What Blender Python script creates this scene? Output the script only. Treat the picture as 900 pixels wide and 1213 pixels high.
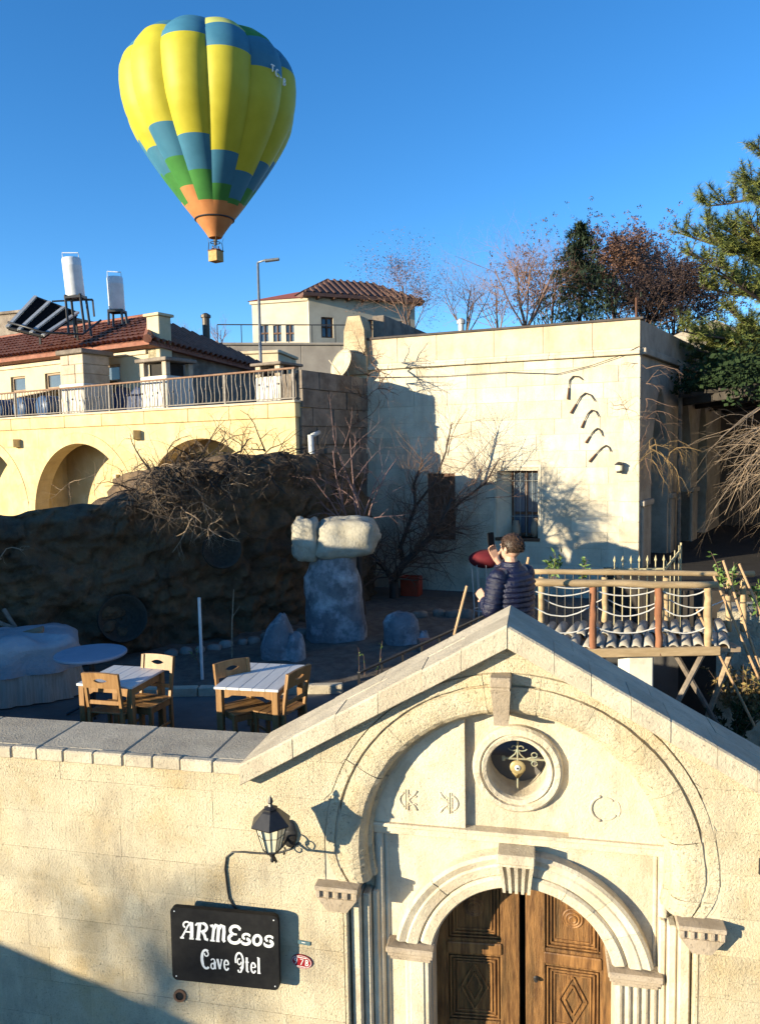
import bpy, math, random
from mathutils import Vector, Matrix
for _o in list(bpy.data.objects): bpy.data.objects.remove(_o)
S = bpy.context.scene
COL = S.collection
PI = math.pi
rad = math.radians
# ------------------------------------------------------------------ camera
F, CX, CY = 900.0, 450.0, 606.5
CAM = Vector((0, 0, 5.6))
_p, _r = rad(-4.8), rad(1.1)
FW = Vector((0, math.cos(_p), math.sin(_p)))
_u0 = Vector((0, -math.sin(_p), math.cos(_p))); _r0 = Vector((1, 0, 0))
RT = _r0 * math.cos(_r) - _u0 * math.sin(_r)
UP = _u0 * math.cos(_r) + _r0 * math.sin(_r)
cd = bpy.data.cameras.new('camera')
cd.sensor_fit = 'VERTICAL'; cd.sensor_height = 36.0; cd.lens = 36.0 * F / 1213.0
cd.clip_start = 0.05; cd.clip_end = 20000
cam = bpy.data.objects.new('camera', cd); COL.objects.link(cam)
cam.matrix_world = Matrix(((RT.x, UP.x, -FW.x, CAM.x), (RT.y, UP.y, -FW.y, CAM.y), (RT.z, UP.z, -FW.z, CAM.z), (0, 0, 0, 1)))
S.camera = cam
# ------------------------------------------------------------------ sky, sun, exposure
SUN_EL = rad(8.8)
SUN_H = Vector((-0.875, -0.485, 0)).normalized()          # horizontal direction towards the sun
w = bpy.data.worlds.new('World'); S.world = w; w.use_nodes = True
nt = w.node_tree; nt.nodes.clear()
sky = nt.nodes.new('ShaderNodeTexSky'); sky.sky_type = 'NISHITA'; sky.sun_disc = False
sky.sun_elevation = rad(15); sky.sun_rotation = math.atan2(SUN_H.x, SUN_H.y)
sky.altitude = 1000; sky.air_density = 1.0; sky.dust_density = 0.0; sky.ozone_density = 4.5
hs = nt.nodes.new('ShaderNodeHueSaturation'); hs.inputs['Saturation'].default_value = 1.16
bg = nt.nodes.new('ShaderNodeBackground'); bg.inputs['Strength'].default_value = 0.112
wo = nt.nodes.new('ShaderNodeOutputWorld')
nt.links.new(sky.outputs[0], hs.inputs['Color']); nt.links.new(hs.outputs[0], bg.inputs[0]); nt.links.new(bg.outputs[0], wo.inputs[0])
sl = bpy.data.lights.new('sun', 'SUN'); sl.energy = 5.0; sl.angle = rad(0.5); sl.color = (1.0, 0.875, 0.64)
so = bpy.data.objects.new('sun', sl); COL.objects.link(so)
_sd = Vector((SUN_H.x * math.cos(SUN_EL), SUN_H.y * math.cos(SUN_EL), math.sin(SUN_EL)))
so.rotation_euler = _sd.to_track_quat('Z', 'Y').to_euler(); so.location = (-20, -20, 30)
S.view_settings.view_transform = 'Standard'; S.view_settings.look = 'None'
S.view_settings.exposure = 1.22; S.view_settings.gamma = 1.0; S.view_settings.use_curve_mapping = False
S.render.resolution_x = 759; S.render.resolution_y = 1024
S.render.engine = 'CYCLES'
S.cycles.max_bounces = 6; S.cycles.diffuse_bounces = 3; S.cycles.transparent_max_bounces = 6

# ------------------------------------------------------------------ pixel helpers (photo pixel -> direction -> point on a known surface)
def ray(x, y): return FW + RT * ((x - CX) / F) - UP * ((y - CY) / F)
def on_plane(x, y, p0, n):
    d = ray(x, y); return CAM + d * ((Vector(p0) - CAM).dot(n) / d.dot(n))
def gz(x, y, z): return on_plane(x, y, (0, 0, z), Vector((0, 0, 1)))
def at(x, y, Y): return on_plane(x, y, (0, Y, 0), Vector((0, 1, 0)))

# ------------------------------------------------------------------ mesh helpers
class MB:
    def __init__(s): s.v = []; s.f = []; s.m = []
    def add(s, vs, fs, m=0):
        b = len(s.v); s.v += [tuple(q) for q in vs]; s.f += [tuple(i + b for i in f) for f in fs]; s.m += [m] * len(fs); return s
    def box(s, x0, x1, y0, y1, z0, z1, ch=0.0, m=0):
        return s.obox(((x0 + x1) / 2, (y0 + y1) / 2, (z0 + z1) / 2), ((x1 - x0) / 2, 0, 0), (0, (y1 - y0) / 2, 0), (0, 0, (z1 - z0) / 2), ch, m)
    def obox(s, c, ax, ay, az, ch=0.0, m=0):
        c, A = Vector(c), [Vector(ax), Vector(ay), Vector(az)]
        if ch <= 0:
            vs = [c + A[0] * i + A[1] * j + A[2] * k for i in (-1, 1) for j in (-1, 1) for k in (-1, 1)]
            return s.add(vs, [(0, 1, 3, 2), (4, 6, 7, 5), (0, 4, 5, 1), (2, 3, 7, 6), (0, 2, 6, 4), (1, 5, 7, 3)], m)
        L = [max(a.length, 1e-6) for a in A]; t = [max(0.0, 1 - min(ch, l * .45) / l) for l in L]
        vs = []; idx = {}
        for i in (-1, 1):
            for j in (-1, 1):
                for k in (-1, 1):
                    for ax_ in range(3):
                        q = [i * t[0], j * t[1], k * t[2]]; q[ax_] = (i, j, k)[ax_]
                        idx[(i, j, k, ax_)] = len(vs); vs.append(c + A[0] * q[0] + A[1] * q[1] + A[2] * q[2])
        fs = []
        for a in range(3):
            b_, d_ = (a + 1) % 3, (a + 2) % 3
            for sg in (-1, 1):
                loop = []
                for (p, q) in ((-1, -1), (1, -1), (1, 1), (-1, 1)):
                    k = [0, 0, 0]; k[a] = sg; k[b_] = p; k[d_] = q; loop.append(idx[(k[0], k[1], k[2], a)])
                fs.append(loop if sg > 0 else loop[::-1])
            for p in (-1, 1):
                for q in (-1, 1):
                    k0 = [0, 0, 0]; k1 = [0, 0, 0]; k0[a] = -1; k1[a] = 1
                    for k in (k0, k1): k[b_] = p; k[d_] = q
                    l = [idx[(*k0, b_)], idx[(*k1, b_)], idx[(*k1, d_)], idx[(*k0, d_)]]
                    fs.append(l if p * q < 0 else l[::-1])
        for i in (-1, 1):
            for j in (-1, 1):
                for k in (-1, 1):
                    l = [idx[(i, j, k, 0)], idx[(i, j, k, 1)], idx[(i, j, k, 2)]]
                    fs.append(l if i * j * k > 0 else l[::-1])
        return s.add(vs, fs, m)
    def beam(s, p0, p1, w, h, up=(0, 0, 1), ch=0.0, m=0):
        p0, p1, up = Vector(p0), Vector(p1), Vector(up); d = (p1 - p0)
        x = d.cross(up)
        if x.length < 1e-6: x = d.cross(Vector((1, 0, 0)))
        x.normalize(); z = x.cross(d).normalized()
        return s.obox((p0 + p1) / 2, x * (w / 2), d / 2, z * (h / 2), ch, m)
    def tube(s, pts, r, seg=6, cap=True, m=0):
        pts = [Vector(p) for p in pts]; n = len(pts)
        rs = r if isinstance(r, (list, tuple)) else [r] * n
        vs = []; fs = []; X = None
        for i, p in enumerate(pts):
            d = (pts[min(i + 1, n - 1)] - pts[max(i - 1, 0)])
            if d.length < 1e-9: d = Vector((0, 0, 1))
            d.normalize()
            if X is None: X = d.orthogonal().normalized()
            else:
                X = X - d * X.dot(d)
                X = X.normalized() if X.length > 1e-6 else d.orthogonal().normalized()
            Y = d.cross(X)
            for k in range(seg):
                a = 2 * PI * k / seg; vs.append(p + (X * math.cos(a) + Y * math.sin(a)) * rs[i])
        for i in range(n - 1):
            for k in range(seg):
                k2 = (k + 1) % seg; fs.append((i * seg + k, i * seg + k2, (i + 1) * seg + k2, (i + 1) * seg + k))
        if cap and seg > 2: fs.append(tuple(range(seg))[::-1]); fs.append(tuple((n - 1) * seg + k for k in range(seg)))
        return s.add(vs, fs, m)
    def lathe(s, prof, seg=16, c=(0, 0, 0), axis=(0, 0, 1), m=0, cap=True):
        c = Vector(c); z = Vector(axis).normalized(); x = z.orthogonal().normalized(); y = z.cross(x)
        vs = []; fs = []
        for (r, h) in prof:
            for k in range(seg):
                a = 2 * PI * k / seg; vs.append(c + z * h + (x * math.cos(a) + y * math.sin(a)) * r)
        for i in range(len(prof) - 1):
            for k in range(seg):
                k2 = (k + 1) % seg; fs.append((i * seg + k, i * seg + k2, (i + 1) * seg + k2, (i + 1) * seg + k))
        if cap: fs.append(tuple(range(seg))[::-1]); fs.append(tuple((len(prof) - 1) * seg + k for k in range(seg)))
        return s.add(vs, fs, m)
    def prism(s, poly, d0, d1, m=0):
        """poly of (x,z), extruded along y from d0 to d1"""
        n = len(poly); vs = [(x, d0, z) for x, z in poly] + [(x, d1, z) for x, z in poly]
        fs = [tuple(range(n)), tuple(range(n, 2 * n))[::-1]] + [(i, (i + n), (i + 1) % n + n, (i + 1) % n) for i in range(n)]
        return s.add(vs, fs, m)
    def ell(s, c, rx, ry, rz, seg=12, rings=8, M=None, m=0, jit=0.0, rng=None):
        vs = []; fs = []
        for i in range(rings + 1):
            t = PI * i / rings
            for k in range(seg):
                a = 2 * PI * k / seg; j = 1 + (rng.uniform(-jit, jit) if rng else 0)
                q = Vector((rx * math.sin(t) * math.cos(a) * j, ry * math.sin(t) * math.sin(a) * j, rz * math.cos(t) * j))
                if M is not None: q = M @ q
                vs.append(Vector(c) + q)
        for i in range(rings):
            for k in range(seg):
                k2 = (k + 1) % seg; fs.append((i * seg + k, (i + 1) * seg + k, (i + 1) * seg + k2, i * seg + k2))
        return s.add(vs, fs, m)
    def mesh(s, name, mats, smooth=False):
        me = bpy.data.meshes.new(name); me.from_pydata(s.v, [], s.f)
        if not isinstance(mats, (list, tuple)): mats = [mats]
        for q in mats: me.materials.append(q)
        if len(mats) > 1: me.polygons.foreach_set('material_index', s.m)
        if smooth: me.polygons.foreach_set('use_smooth', [True] * len(s.f))
        me.validate(); me.update(); return me
    def build(s, name, mats, parent=None, smooth=False, loc=None, rz=None, **kw):
        o = bpy.data.objects.new(name, s.mesh(name, mats, smooth)); COL.objects.link(o)
        if parent is not None: o.parent = parent
        if loc is not None: o.location = loc
        if rz is not None: o.rotation_euler.z = rz
        return tag(o, **kw) if kw else o
def tag(o, label=None, cat=None, group=None, kind=None):
    if label: o['label'] = label
    if cat: o['category'] = cat
    if group: o['group'] = group
    if kind: o['kind'] = kind
    return o
def empty(name, loc=(0, 0, 0), rz=0.0, **kw):
    o = bpy.data.objects.new(name, None); COL.objects.link(o); o.location = loc; o.rotation_euler = (0, 0, rz); o.empty_display_size = .2
    return tag(o, **kw)
def link_mesh(name, me, parent=None, loc=None, **kw):
    o = bpy.data.objects.new(name, me); COL.objects.link(o)
    if parent is not None: o.parent = parent
    if loc is not None: o.location = loc
    return tag(o, **kw) if kw else o
def copy_tree(o, parent=None):
    c = o.copy(); COL.objects.link(c); c.parent = parent
    for ch in list(o.children): copy_tree(ch, c)
    return c

def wall_open(mb, u0, u1, z0, ztop, ops, d0, d1, du=0.06, extra=(), back=True, m=0):
    """vertical wall in (u,d,z) with openings: each op = (a,b,lo(u),hi(u))"""
    us = {u0, u1, *[e for e in extra if u0 < e < u1]}
    n = max(1, int((u1 - u0) / (du * 8)))
    for i in range(n + 1): us.add(u0 + (u1 - u0) * i / n)
    for a, b, lo, hi in ops:
        a_, b_ = max(a, u0), min(b, u1); k = max(2, int((b_ - a_) / du))
        for i in range(k + 1): us.add(a_ + (b_ - a_) * (0.5 - 0.5 * math.cos(PI * i / k)))
    us = sorted(us); us = [u for i, u in enumerate(us) if i == 0 or u - us[i - 1] > 1e-5]
    zt = ztop if callable(ztop) else (lambda u: ztop)
    Q = lambda pts: mb.add(pts, [(0, 1, 2, 3)], m)
    for ua, ub in zip(us, us[1:]):
        mid = (ua + ub) / 2; act = sorted([o for o in ops if o[0] < mid < o[1]], key=lambda o: o[2](mid))
        ba = [z0]; bb = [z0]
        for o in act: ba += [o[2](ua), o[3](ua)]; bb += [o[2](ub), o[3](ub)]
        ba.append(zt(ua)); bb.append(zt(ub))
        for i in range(0, len(ba), 2):
            if ba[i + 1] - ba[i] < 1e-5 and bb[i + 1] - bb[i] < 1e-5: continue
            Q([(ua, d0, ba[i]), (ub, d0, bb[i]), (ub, d0, bb[i + 1]), (ua, d0, ba[i + 1])])
            if back: Q([(ua, d1, ba[i]), (ua, d1, ba[i + 1]), (ub, d1, bb[i + 1]), (ub, d1, bb[i])])
        for i in range(1, len(ba)):
            if i % 2 == 1: Q([(ua, d0, ba[i]), (ub, d0, bb[i]), (ub, d1, bb[i]), (ua, d1, ba[i])])
            else: Q([(ua, d0, ba[i]), (ua, d1, ba[i]), (ub, d1, bb[i]), (ub, d0, bb[i])])
    for a, b, lo, hi in ops:
        for e, sg in ((a, 1), (b, -1)):
            if u0 - 1e-6 <= e <= u1 + 1e-6 and hi(e) - lo(e) > 1e-4:
                l = [(e, d0, lo(e)), (e, d0, hi(e)), (e, d1, hi(e)), (e, d1, lo(e))]; Q(l if sg > 0 else l[::-1])
    for e, sg in ((u0, -1), (u1, 1)):
        l = [(e, d0, z0), (e, d0, zt(e)), (e, d1, zt(e)), (e, d1, z0)]; Q(l if sg > 0 else l[::-1])
    return mb
def block(ua, ub, za, zb, ops=(), ztop=None, d0=0.0, d1=0.03, g=0.003, du=0.05):
    """one ashlar block clipped by arch openings; None when nothing is left"""
    ua += g; ub -= g; za += g; zb -= g
    lo = lambda u: za
    hit = [o for o in ops if o[0] < ub and o[1] > ua and o[2]((max(o[0], ua) + min(o[1], ub)) / 2) < zb and max(o[3](max(o[0], ua) + 1e-4), o[3](min(o[1], ub) - 1e-4), o[3]((max(o[0], ua) + min(o[1], ub)) / 2)) > za]
    us = {ua, ub}
    for o in hit:
        a_, b_ = max(o[0], ua), min(o[1], ub); k = max(1, int((b_ - a_) / du))
        for i in range(k + 1): us.add(a_ + (b_ - a_) * i / k)
        for e in (o[0], o[1]):
            for q in (e - 1e-4, e + 1e-4):
                if ua < q < ub: us.add(q)
    if ztop:
        for i in range(7): us.add(ua + (ub - ua) * i / 6)
    us = sorted(us)
    ivs = []
    for u in us:
        l, h = za, zb
        for o in hit:
            if o[0] <= u <= o[1] and o[2](u) < zb:
                if o[2](u) <= za + 1e-6 or o[3](u) >= zb: l = max(l, o[3](u)) if o[2](u) <= za + 1e-6 else l
                if o[2](u) > za + 1e-6: h = min(h, o[2](u)) if o[3](u) >= zb else h
        if ztop: h = min(h, ztop(u))
        ivs.append((l, max(l, h)))
    mb = MB()
    for (ua_, (la, ha)), (ub_, (lb, hb)) in zip(zip(us, ivs), list(zip(us, ivs))[1:]):
        if ub_ - ua_ < 1e-5 or (ha - la < 1e-3 and hb - lb < 1e-3): continue
        vs = [(ua_, d0, la), (ub_, d0, lb), (ub_, d0, hb), (ua_, d0, ha), (ua_, d1, la), (ub_, d1, lb), (ub_, d1, hb), (ua_, d1, ha)]
        mb.add(vs, [(0, 1, 2, 3), (0, 4, 5, 1), (3, 2, 6, 7), (0, 3, 7, 4), (1, 5, 6, 2)])
    return mb if mb.f else None

# ------------------------------------------------------------------ materials
def N(nt, t, **kw):
    n = nt.nodes.new(t)
    for k, v in kw.items(): setattr(n, k, v)
    return n
def mat(name, c1, c2=None, scale=8.0, rough=0.85, bump=0.0, bscale=40.0, bdist=0.01, metal=0.0, rand=0.0, stain=None, sscale=0.6, samt=0.5, stretch=None, spec=0.3, detail=6.0, pits=0.0, pscale=25.0, coat=0.0, stain2=None, s2scale=1.0, s2amt=.6, s2stretch=(1, 1, 1), lo=.38, hi=.64):
    m = bpy.data.materials.new(name); m.use_nodes = True; nt = m.node_tree; L = nt.links.new
    b = nt.nodes['Principled BSDF']
    b.inputs['Roughness'].default_value = rough; b.inputs['Metallic'].default_value = metal
    b.inputs['Specular IOR Level'].default_value = spec
    if coat: b.inputs['Coat Weight'].default_value = coat
    tc = N(nt, 'ShaderNodeTexCoord'); vec = tc.outputs['Object']
    if stretch:
        mp = N(nt, 'ShaderNodeMapping'); mp.inputs['Scale'].default_value = stretch; L(vec, mp.inputs[0]); vec = mp.outputs[0]
    col = None
    c4 = lambda c: (c[0], c[1], c[2], 1)
    if c2 is None: c2 = tuple(x * .8 for x in c1)
    n1 = N(nt, 'ShaderNodeTexNoise'); n1.inputs['Scale'].default_value = scale; n1.inputs['Detail'].default_value = detail; n1.inputs['Roughness'].default_value = .62; L(vec, n1.inputs['Vector'])
    cr = N(nt, 'ShaderNodeValToRGB'); cr.color_ramp.elements[0].position = lo; cr.color_ramp.elements[1].position = hi
    cr.color_ramp.elements[0].color = c4(c1); cr.color_ramp.elements[1].color = c4(c2); L(n1.outputs['Fac'], cr.inputs[0]); col = cr.outputs[0]
    if stain:
        n2 = N(nt, 'ShaderNodeTexNoise'); n2.inputs['Scale'].default_value = sscale; n2.inputs['Detail'].default_value = 5; n2.inputs['Roughness'].default_value = .65; L(vec, n2.inputs['Vector'])
        r2 = N(nt, 'ShaderNodeValToRGB'); r2.color_ramp.elements[0].position = .48; r2.color_ramp.elements[1].position = .72
        r2.color_ramp.elements[0].color = (0, 0, 0, 1); r2.color_ramp.elements[1].color = (samt,) * 3 + (1,); L(n2.outputs['Fac'], r2.inputs[0])
        mx = N(nt, 'ShaderNodeMixRGB'); L(r2.outputs[0], mx.inputs[0]); L(col, mx.inputs[1]); mx.inputs[2].default_value = c4(stain); col = mx.outputs[0]
    if stain2:
        n4 = N(nt, 'ShaderNodeTexNoise'); n4.inputs['Scale'].default_value = s2scale; n4.inputs['Detail'].default_value = 8; n4.inputs['Roughness'].default_value = .7
        mp2 = N(nt, 'ShaderNodeMapping'); mp2.inputs['Scale'].default_value = s2stretch; mp2.inputs['Location'].default_value = (7.3, 2.1, 4.4); L(tc.outputs['Object'], mp2.inputs[0]); L(mp2.outputs[0], n4.inputs['Vector'])
        r4 = N(nt, 'ShaderNodeValToRGB'); r4.color_ramp.elements[0].position = .50; r4.color_ramp.elements[1].position = .74
        r4.color_ramp.elements[0].color = (0, 0, 0, 1); r4.color_ramp.elements[1].color = (s2amt,) * 3 + (1,); L(n4.outputs['Fac'], r4.inputs[0])
        mx = N(nt, 'ShaderNodeMixRGB'); L(r4.outputs[0], mx.inputs[0]); L(col, mx.inputs[1]); mx.inputs[2].default_value = c4(stain2); col = mx.outputs[0]
    if rand:
        oi = N(nt, 'ShaderNodeObjectInfo'); mr = N(nt, 'ShaderNodeMapRange'); mr.inputs[3].default_value = 1 - rand; mr.inputs[4].default_value = 1 + rand; L(oi.outputs['Random'], mr.inputs[0])
        hv = N(nt, 'ShaderNodeHueSaturation'); L(mr.outputs[0], hv.inputs['Value']); L(col, hv.inputs['Color']); col = hv.outputs[0]
    hgt = None
    if pits:
        vo = N(nt, 'ShaderNodeTexNoise'); vo.inputs['Scale'].default_value = pscale; vo.inputs['Detail'].default_value = 3; vo.inputs['Roughness'].default_value = .7; L(vec, vo.inputs['Vector'])
        rp = N(nt, 'ShaderNodeValToRGB'); rp.color_ramp.elements[0].position = .30; rp.color_ramp.elements[1].position = .40; L(vo.outputs['Fac'], rp.inputs[0])
        mx = N(nt, 'ShaderNodeMixRGB', blend_type='MULTIPLY'); mx.inputs[0].default_value = pits * .6; L(col, mx.inputs[1]); L(rp.outputs[0], mx.inputs[2]); col = mx.outputs[0]; hgt = rp.outputs[0]
    L(col, b.inputs['Base Color'])
    if bump:
        n3 = N(nt, 'ShaderNodeTexNoise'); n3.inputs['Scale'].default_value = bscale; n3.inputs['Detail'].default_value = 6; n3.inputs['Roughness'].default_value = .7; L(vec, n3.inputs['Vector'])
        h = n3.outputs['Fac']
        if hgt is not None:
            ad = N(nt, 'ShaderNodeMath', operation='MULTIPLY_ADD'); L(hgt, ad.inputs[0]); ad.inputs[1].default_value = pits * .5; L(h, ad.inputs[2]); h = ad.outputs[0]
        bp = N(nt, 'ShaderNodeBump'); bp.inputs['Strength'].default_value = bump; bp.inputs['Distance'].default_value = bdist; L(h, bp.inputs['Height']); L(bp.outputs[0], b.inputs['Normal'])
    return m
m_gate = mat('gate_stone', (.66, .57, .395), (.56, .47, .315), scale=2.6, bump=1.0, bscale=58, bdist=.024, rand=.07, stain=(.50, .36, .17), sscale=1.5, samt=.75, stain2=(.31, .255, .185), s2scale=2.1, s2amt=.75, s2stretch=(1.3, 1, .55), pits=.62, pscale=46)
m_carve = mat('carved_stone', (.65, .57, .42), (.55, .47, .335), scale=4, bump=.7, bscale=50, bdist=.016, rand=.06, stain=(.46, .36, .23), sscale=2.2, samt=.75, stain2=(.30, .24, .18), s2scale=3, s2amt=.75, s2stretch=(1.3, 1, .4), pits=.4, pscale=46)
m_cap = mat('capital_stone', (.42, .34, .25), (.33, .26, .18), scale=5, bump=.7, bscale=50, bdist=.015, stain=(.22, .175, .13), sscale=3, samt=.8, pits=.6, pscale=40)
m_cope = mat('coping_stone', (.56, .485, .355), (.45, .385, .28), scale=3, bump=.8, bscale=50, bdist=.016, rand=.08, stain=(.38, .31, .22), sscale=1.6, samt=.65, stain2=(.24, .205, .17), s2scale=4, s2amt=.5, pits=.5, pscale=36)
m_joint = mat('mortar', (.50, .44, .33), (.42, .36, .26), scale=20, bump=.4, bscale=80)
m_dark = mat('dark_interior', (.02, .018, .016), (.03, .026, .022), scale=5)
m_earth = mat('earth', (.16, .12, .085), (.10, .075, .05), scale=3, bump=.8, bscale=14, bdist=.04, stain=(.20, .16, .11), sscale=.7)
m_pave = mat('terrace_paving', (.13, .12, .11), (.09, .083, .075), scale=2, bump=.4, bscale=30, stain=(.075, .068, .06), sscale=.9)
m_iron = mat('black_iron', (.018, .017, .017), (.028, .026, .025), scale=30, rough=.45, spec=.5, bump=.15, bscale=120, bdist=.003)
# ================================================================== THE SETTING: street, terrace, garden
TZ = 2.35      # terrace and garden level
GA = rad(12.0)
GO = at(612, 1000, 5.5); GO.z = 0
GU = Vector((math.cos(GA), -math.sin(GA), 0)); GN = Vector((-math.sin(GA), -math.cos(GA), 0))
def gw(u, d, z): return GO + GU * u - GN * d + Vector((0, 0, z))
# one ground sheet to the horizon: street level in front of the gate wall, rising behind the gardens
def gheight(x, y):
    back = max(0.0, min(1.0, (y - 23) / 26.0)); s = back * back * (3 - 2 * back)
    h = 5.2 * s + 1.0 * math.sin(x * .05 + 1) * s
    return h
xs = [-6000, -1500, -400, -150] + [-90 + 6 * i for i in range(31)] + [150, 400, 1500, 6000]
ys = [-600, -60, -10, 4, 14, 22, 24] + [27 + 3 * i for i in range(14)] + [75, 95, 140, 300, 900, 3000, 9000]
mb = MB(); mb.add([(x, y, gheight(x, y) - (0.0 if y < 60 else 0)) for y in ys for x in xs], [(j * len(xs) + i, j * len(xs) + i + 1, (j + 1) * len(xs) + i + 1, (j + 1) * len(xs) + i) for j in range(len(ys) - 1) for i in range(len(xs) - 1)])
mb.build('ground', m_earth, smooth=True, kind='structure', label='dusty earth ground of the village street and hillside')
# garden and dining terrace, a raised bed of earth behind the gate wall; the sunken passage stays open on its right
def slab(name, poly, z0, z1, m, **kw):
    n = len(poly); mb = MB()
    mb.add([(x, y, z0) for x, y in poly] + [(x, y, z1) for x, y in poly], [tuple(range(n))[::-1], tuple(range(n, 2 * n))] + [(i, (i + 1) % n, (i + 1) % n + n, i + n) for i in range(n)])
    return mb.build(name, m, **kw)
a1 = gw(-9, .52, 0); a2 = gw(-1.45, .52, 0)
rA = Vector((-.25, 7.7)); rB = Vector((1.62, 10.65))
poly = [(a1.x, a1.y), (a2.x, a2.y), (rA.x, a2.y + .25), (rA.x, rA.y), (rB.x, rB.y), (1.75, 11.4), (4.6, 11.6), (4.6, 12.4), (4.6, 24), (-30, 24), (-14, 9)]
slab('garden_terrace', poly, -.2, TZ, m_pave, kind='structure', label='grey paved dining terrace and garden level behind the gate wall')
slab('courtyard', [(4.65, 13.2), (9, 12.6), (16, 9), (16, 26), (4.65, 26)], -.2, 3.02, mat('courtyard_shade_paving', (.045, .038, .032), (.03, .026, .022), scale=3, bump=.3, bscale=20), kind='structure', label='shaded courtyard paving beside the arched loggia')  # paving darkened for the shade of the covered court
# garden soil bed with uneven surface
mb = MB(); R1 = random.Random(3); nx, ny = 46, 30
for j in range(ny + 1):
    for i in range(nx + 1):
        x = -4.6 + 8.4 * i / nx; y = 10.1 + 6.2 * j / ny
        e = min(i, nx - i, j, ny - j) / 3.0; mb.v.append((x, y, TZ + .004 + min(1, e) * (.03 + R1.uniform(0, .05))))
for j in range(ny):
    for i in range(nx):
        x = -4.6 + 8.4 * (i + .5) / nx; y = 10.1 + 6.2 * (j + .5) / ny
        if x > -.1 + (y - 7.7) * .634 - .15 and y < 11.6: continue
        a = j * (nx + 1) + i; mb.f.append((a, a + 1, a + nx + 2, a + nx + 1)); mb.m.append(0)
m_soil = mat('garden_soil', (.15, .125, .10), (.09, .073, .058), scale=6, bump=.8, bscale=30, bdist=.03)
mb.build('garden_soil', m_soil, smooth=True, kind='structure', label='dark bare soil of the rock garden')
# stone edging between terrace and garden
mk = MB(); mk.obox((0, 0, .07), (.235, 0, 0), (0, .06, 0), (0, 0, .07), .015); me = mk.mesh('edging_stone', m_cope)
er = empty('garden_edging', (-3.2, 9.95, TZ), label='low stone edging between dining terrace and rock garden', cat='edging')
for i in range(6): link_mesh('edging_stone', me, er, (i * .485, 0, -.02))
# ================================================================== THE GATE WALL
G = empty('gate_wall', GO, -GA, label='cream stone gate wall with gabled arched portal, carved tympanum and wooden double door', cat='gate')
UC, ZC = -0.035, 2.45
def portal_hi(u):
    a = abs(u - UC)
    return ZC + math.sqrt(max(0, 1.475 ** 2 - a * a)) if a < 1.4749 else 2.1
op_portal = (UC - 1.335, UC + 1.335, lambda u: -1.0, portal_hi)
op_sides = [(UC - 1.474, UC - 1.335, lambda u: 2.12, portal_hi), (UC + 1.335, UC + 1.474, lambda u: 2.12, portal_hi)]
SL = .565; APX = -.06
def under(u):                                    # underside of the gable coping / flat copings
    return max(3.0, 4.135 - SL * abs(u - APX))
# rubble core behind the facing blocks
mb = MB(); wall_open(mb, -9, 6, 0, lambda u: under(u) - .01, [(UC - 1.335, UC + 1.335, lambda u: 0.0, portal_hi)], .006, .5, extra=[APX, APX - 2.02, APX + 2.02])
mb.build('wall_core', m_joint, G)
R2 = random.Random(11)
z = 0.0; row = 0
while z < 4.2:
    h = R2.choice((.29, .31, .33)); u = -9 + R2.uniform(0, .4)
    while u < 6:
        wd = R2.uniform(.5, .78); e = min(u + wd, 6)
        if u < APX < e: e = APX
        if 6 - e < .25: e = 6
        cut = [(u, e)]
        for ua, ub in cut:
            b = block(ua, ub, z, z + h, [op_portal] + op_sides, under, R2.uniform(-.002, .0015), .03, .0009)
            if b: b.build('facing_block', m_gate, G)
        u = e
    z += h; row += 1
# flat coping stones left and right of the gable
u = -9.0
while u < APX - 2.03 - .02:
    e = min(u + R2.uniform(.24, .30), APX - 2.03)
    if APX - 2.03 - e < .12: e = APX - 2.03
    MB().box(u + .002, e - .002, -.05 + R2.uniform(-.006, .004), .018, 3.0, 3.105 + R2.uniform(-.004, .004), .012).build('coping_edge_stone', m_cope, G)
    u = e
u = -9.0
while u < APX - 2.0:
    e = min(u + R2.uniform(.6, .95), APX - 1.85)
    MB().box(u + .002, e - .002, .0195, .62, 2.99, 3.10 + R2.uniform(-.004, .003), .012).build('coping_slab', m_cope, G)
    u = e + .0001
u = APX + 2.03
while u < 6:
    e = u + .5; MB().box(u + .002, e - .002, -.05, .6, 3.0, 3.1, .012).build('coping_slab', m_cope, G); u = e
# raking copings of the gable
def rake(ua, ub, d0, d1, hb, ht, sg, name):
    q = lambda u, z, d: (APX + sg * u, d, z)
    zb = lambda u: 4.135 - SL * u
    g = .0015
    A, B = ua + g, ub - g; c = .008
    mb = MB(); vs = []
    for u in (A, B):
        vs += [q(u, zb(u) + hb, d0 + c), q(u, zb(u) + hb + c, d0), q(u, zb(u) + ht - 2 * c, d0), q(u, zb(u) + ht, d0 + 2 * c), q(u, zb(u) + ht, d1), q(u, zb(u) + hb, d1)]
    fs = [(i, (i + 1) % 6, (i + 1) % 6 + 6, i + 6) for i in range(6)] + [tuple(range(6))[::-1], tuple(range(6, 12))]
    if sg < 0: fs = [f[::-1] for f in fs]
    mb.add(vs, [f[::-1] for f in fs]); return mb.build(name, m_cope, G)
for sg in (-1, 1):
    u = 0.0
    while u < 2.08:
        e = min(u + R2.uniform(.25, .36), 2.10)
        if 2.10 - e < .15: e = 2.10
        o = R2.uniform(-.006, .006)
        rake(u, e, -.12 + o, .25, 0, .172 + R2.uniform(-.004, .004), sg, 'gable_coping_stone'); u = e
    u = 0.0
    while u < 2.08:
        e = min(u + R2.uniform(.45, .6), 2.10)
        if 2.10 - e < .2: e = 2.10
        rake(u, e, .252, .60, -.05, .169 + R2.uniform(-.004, .004), sg, 'gable_coping_slab'); u = e
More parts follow.
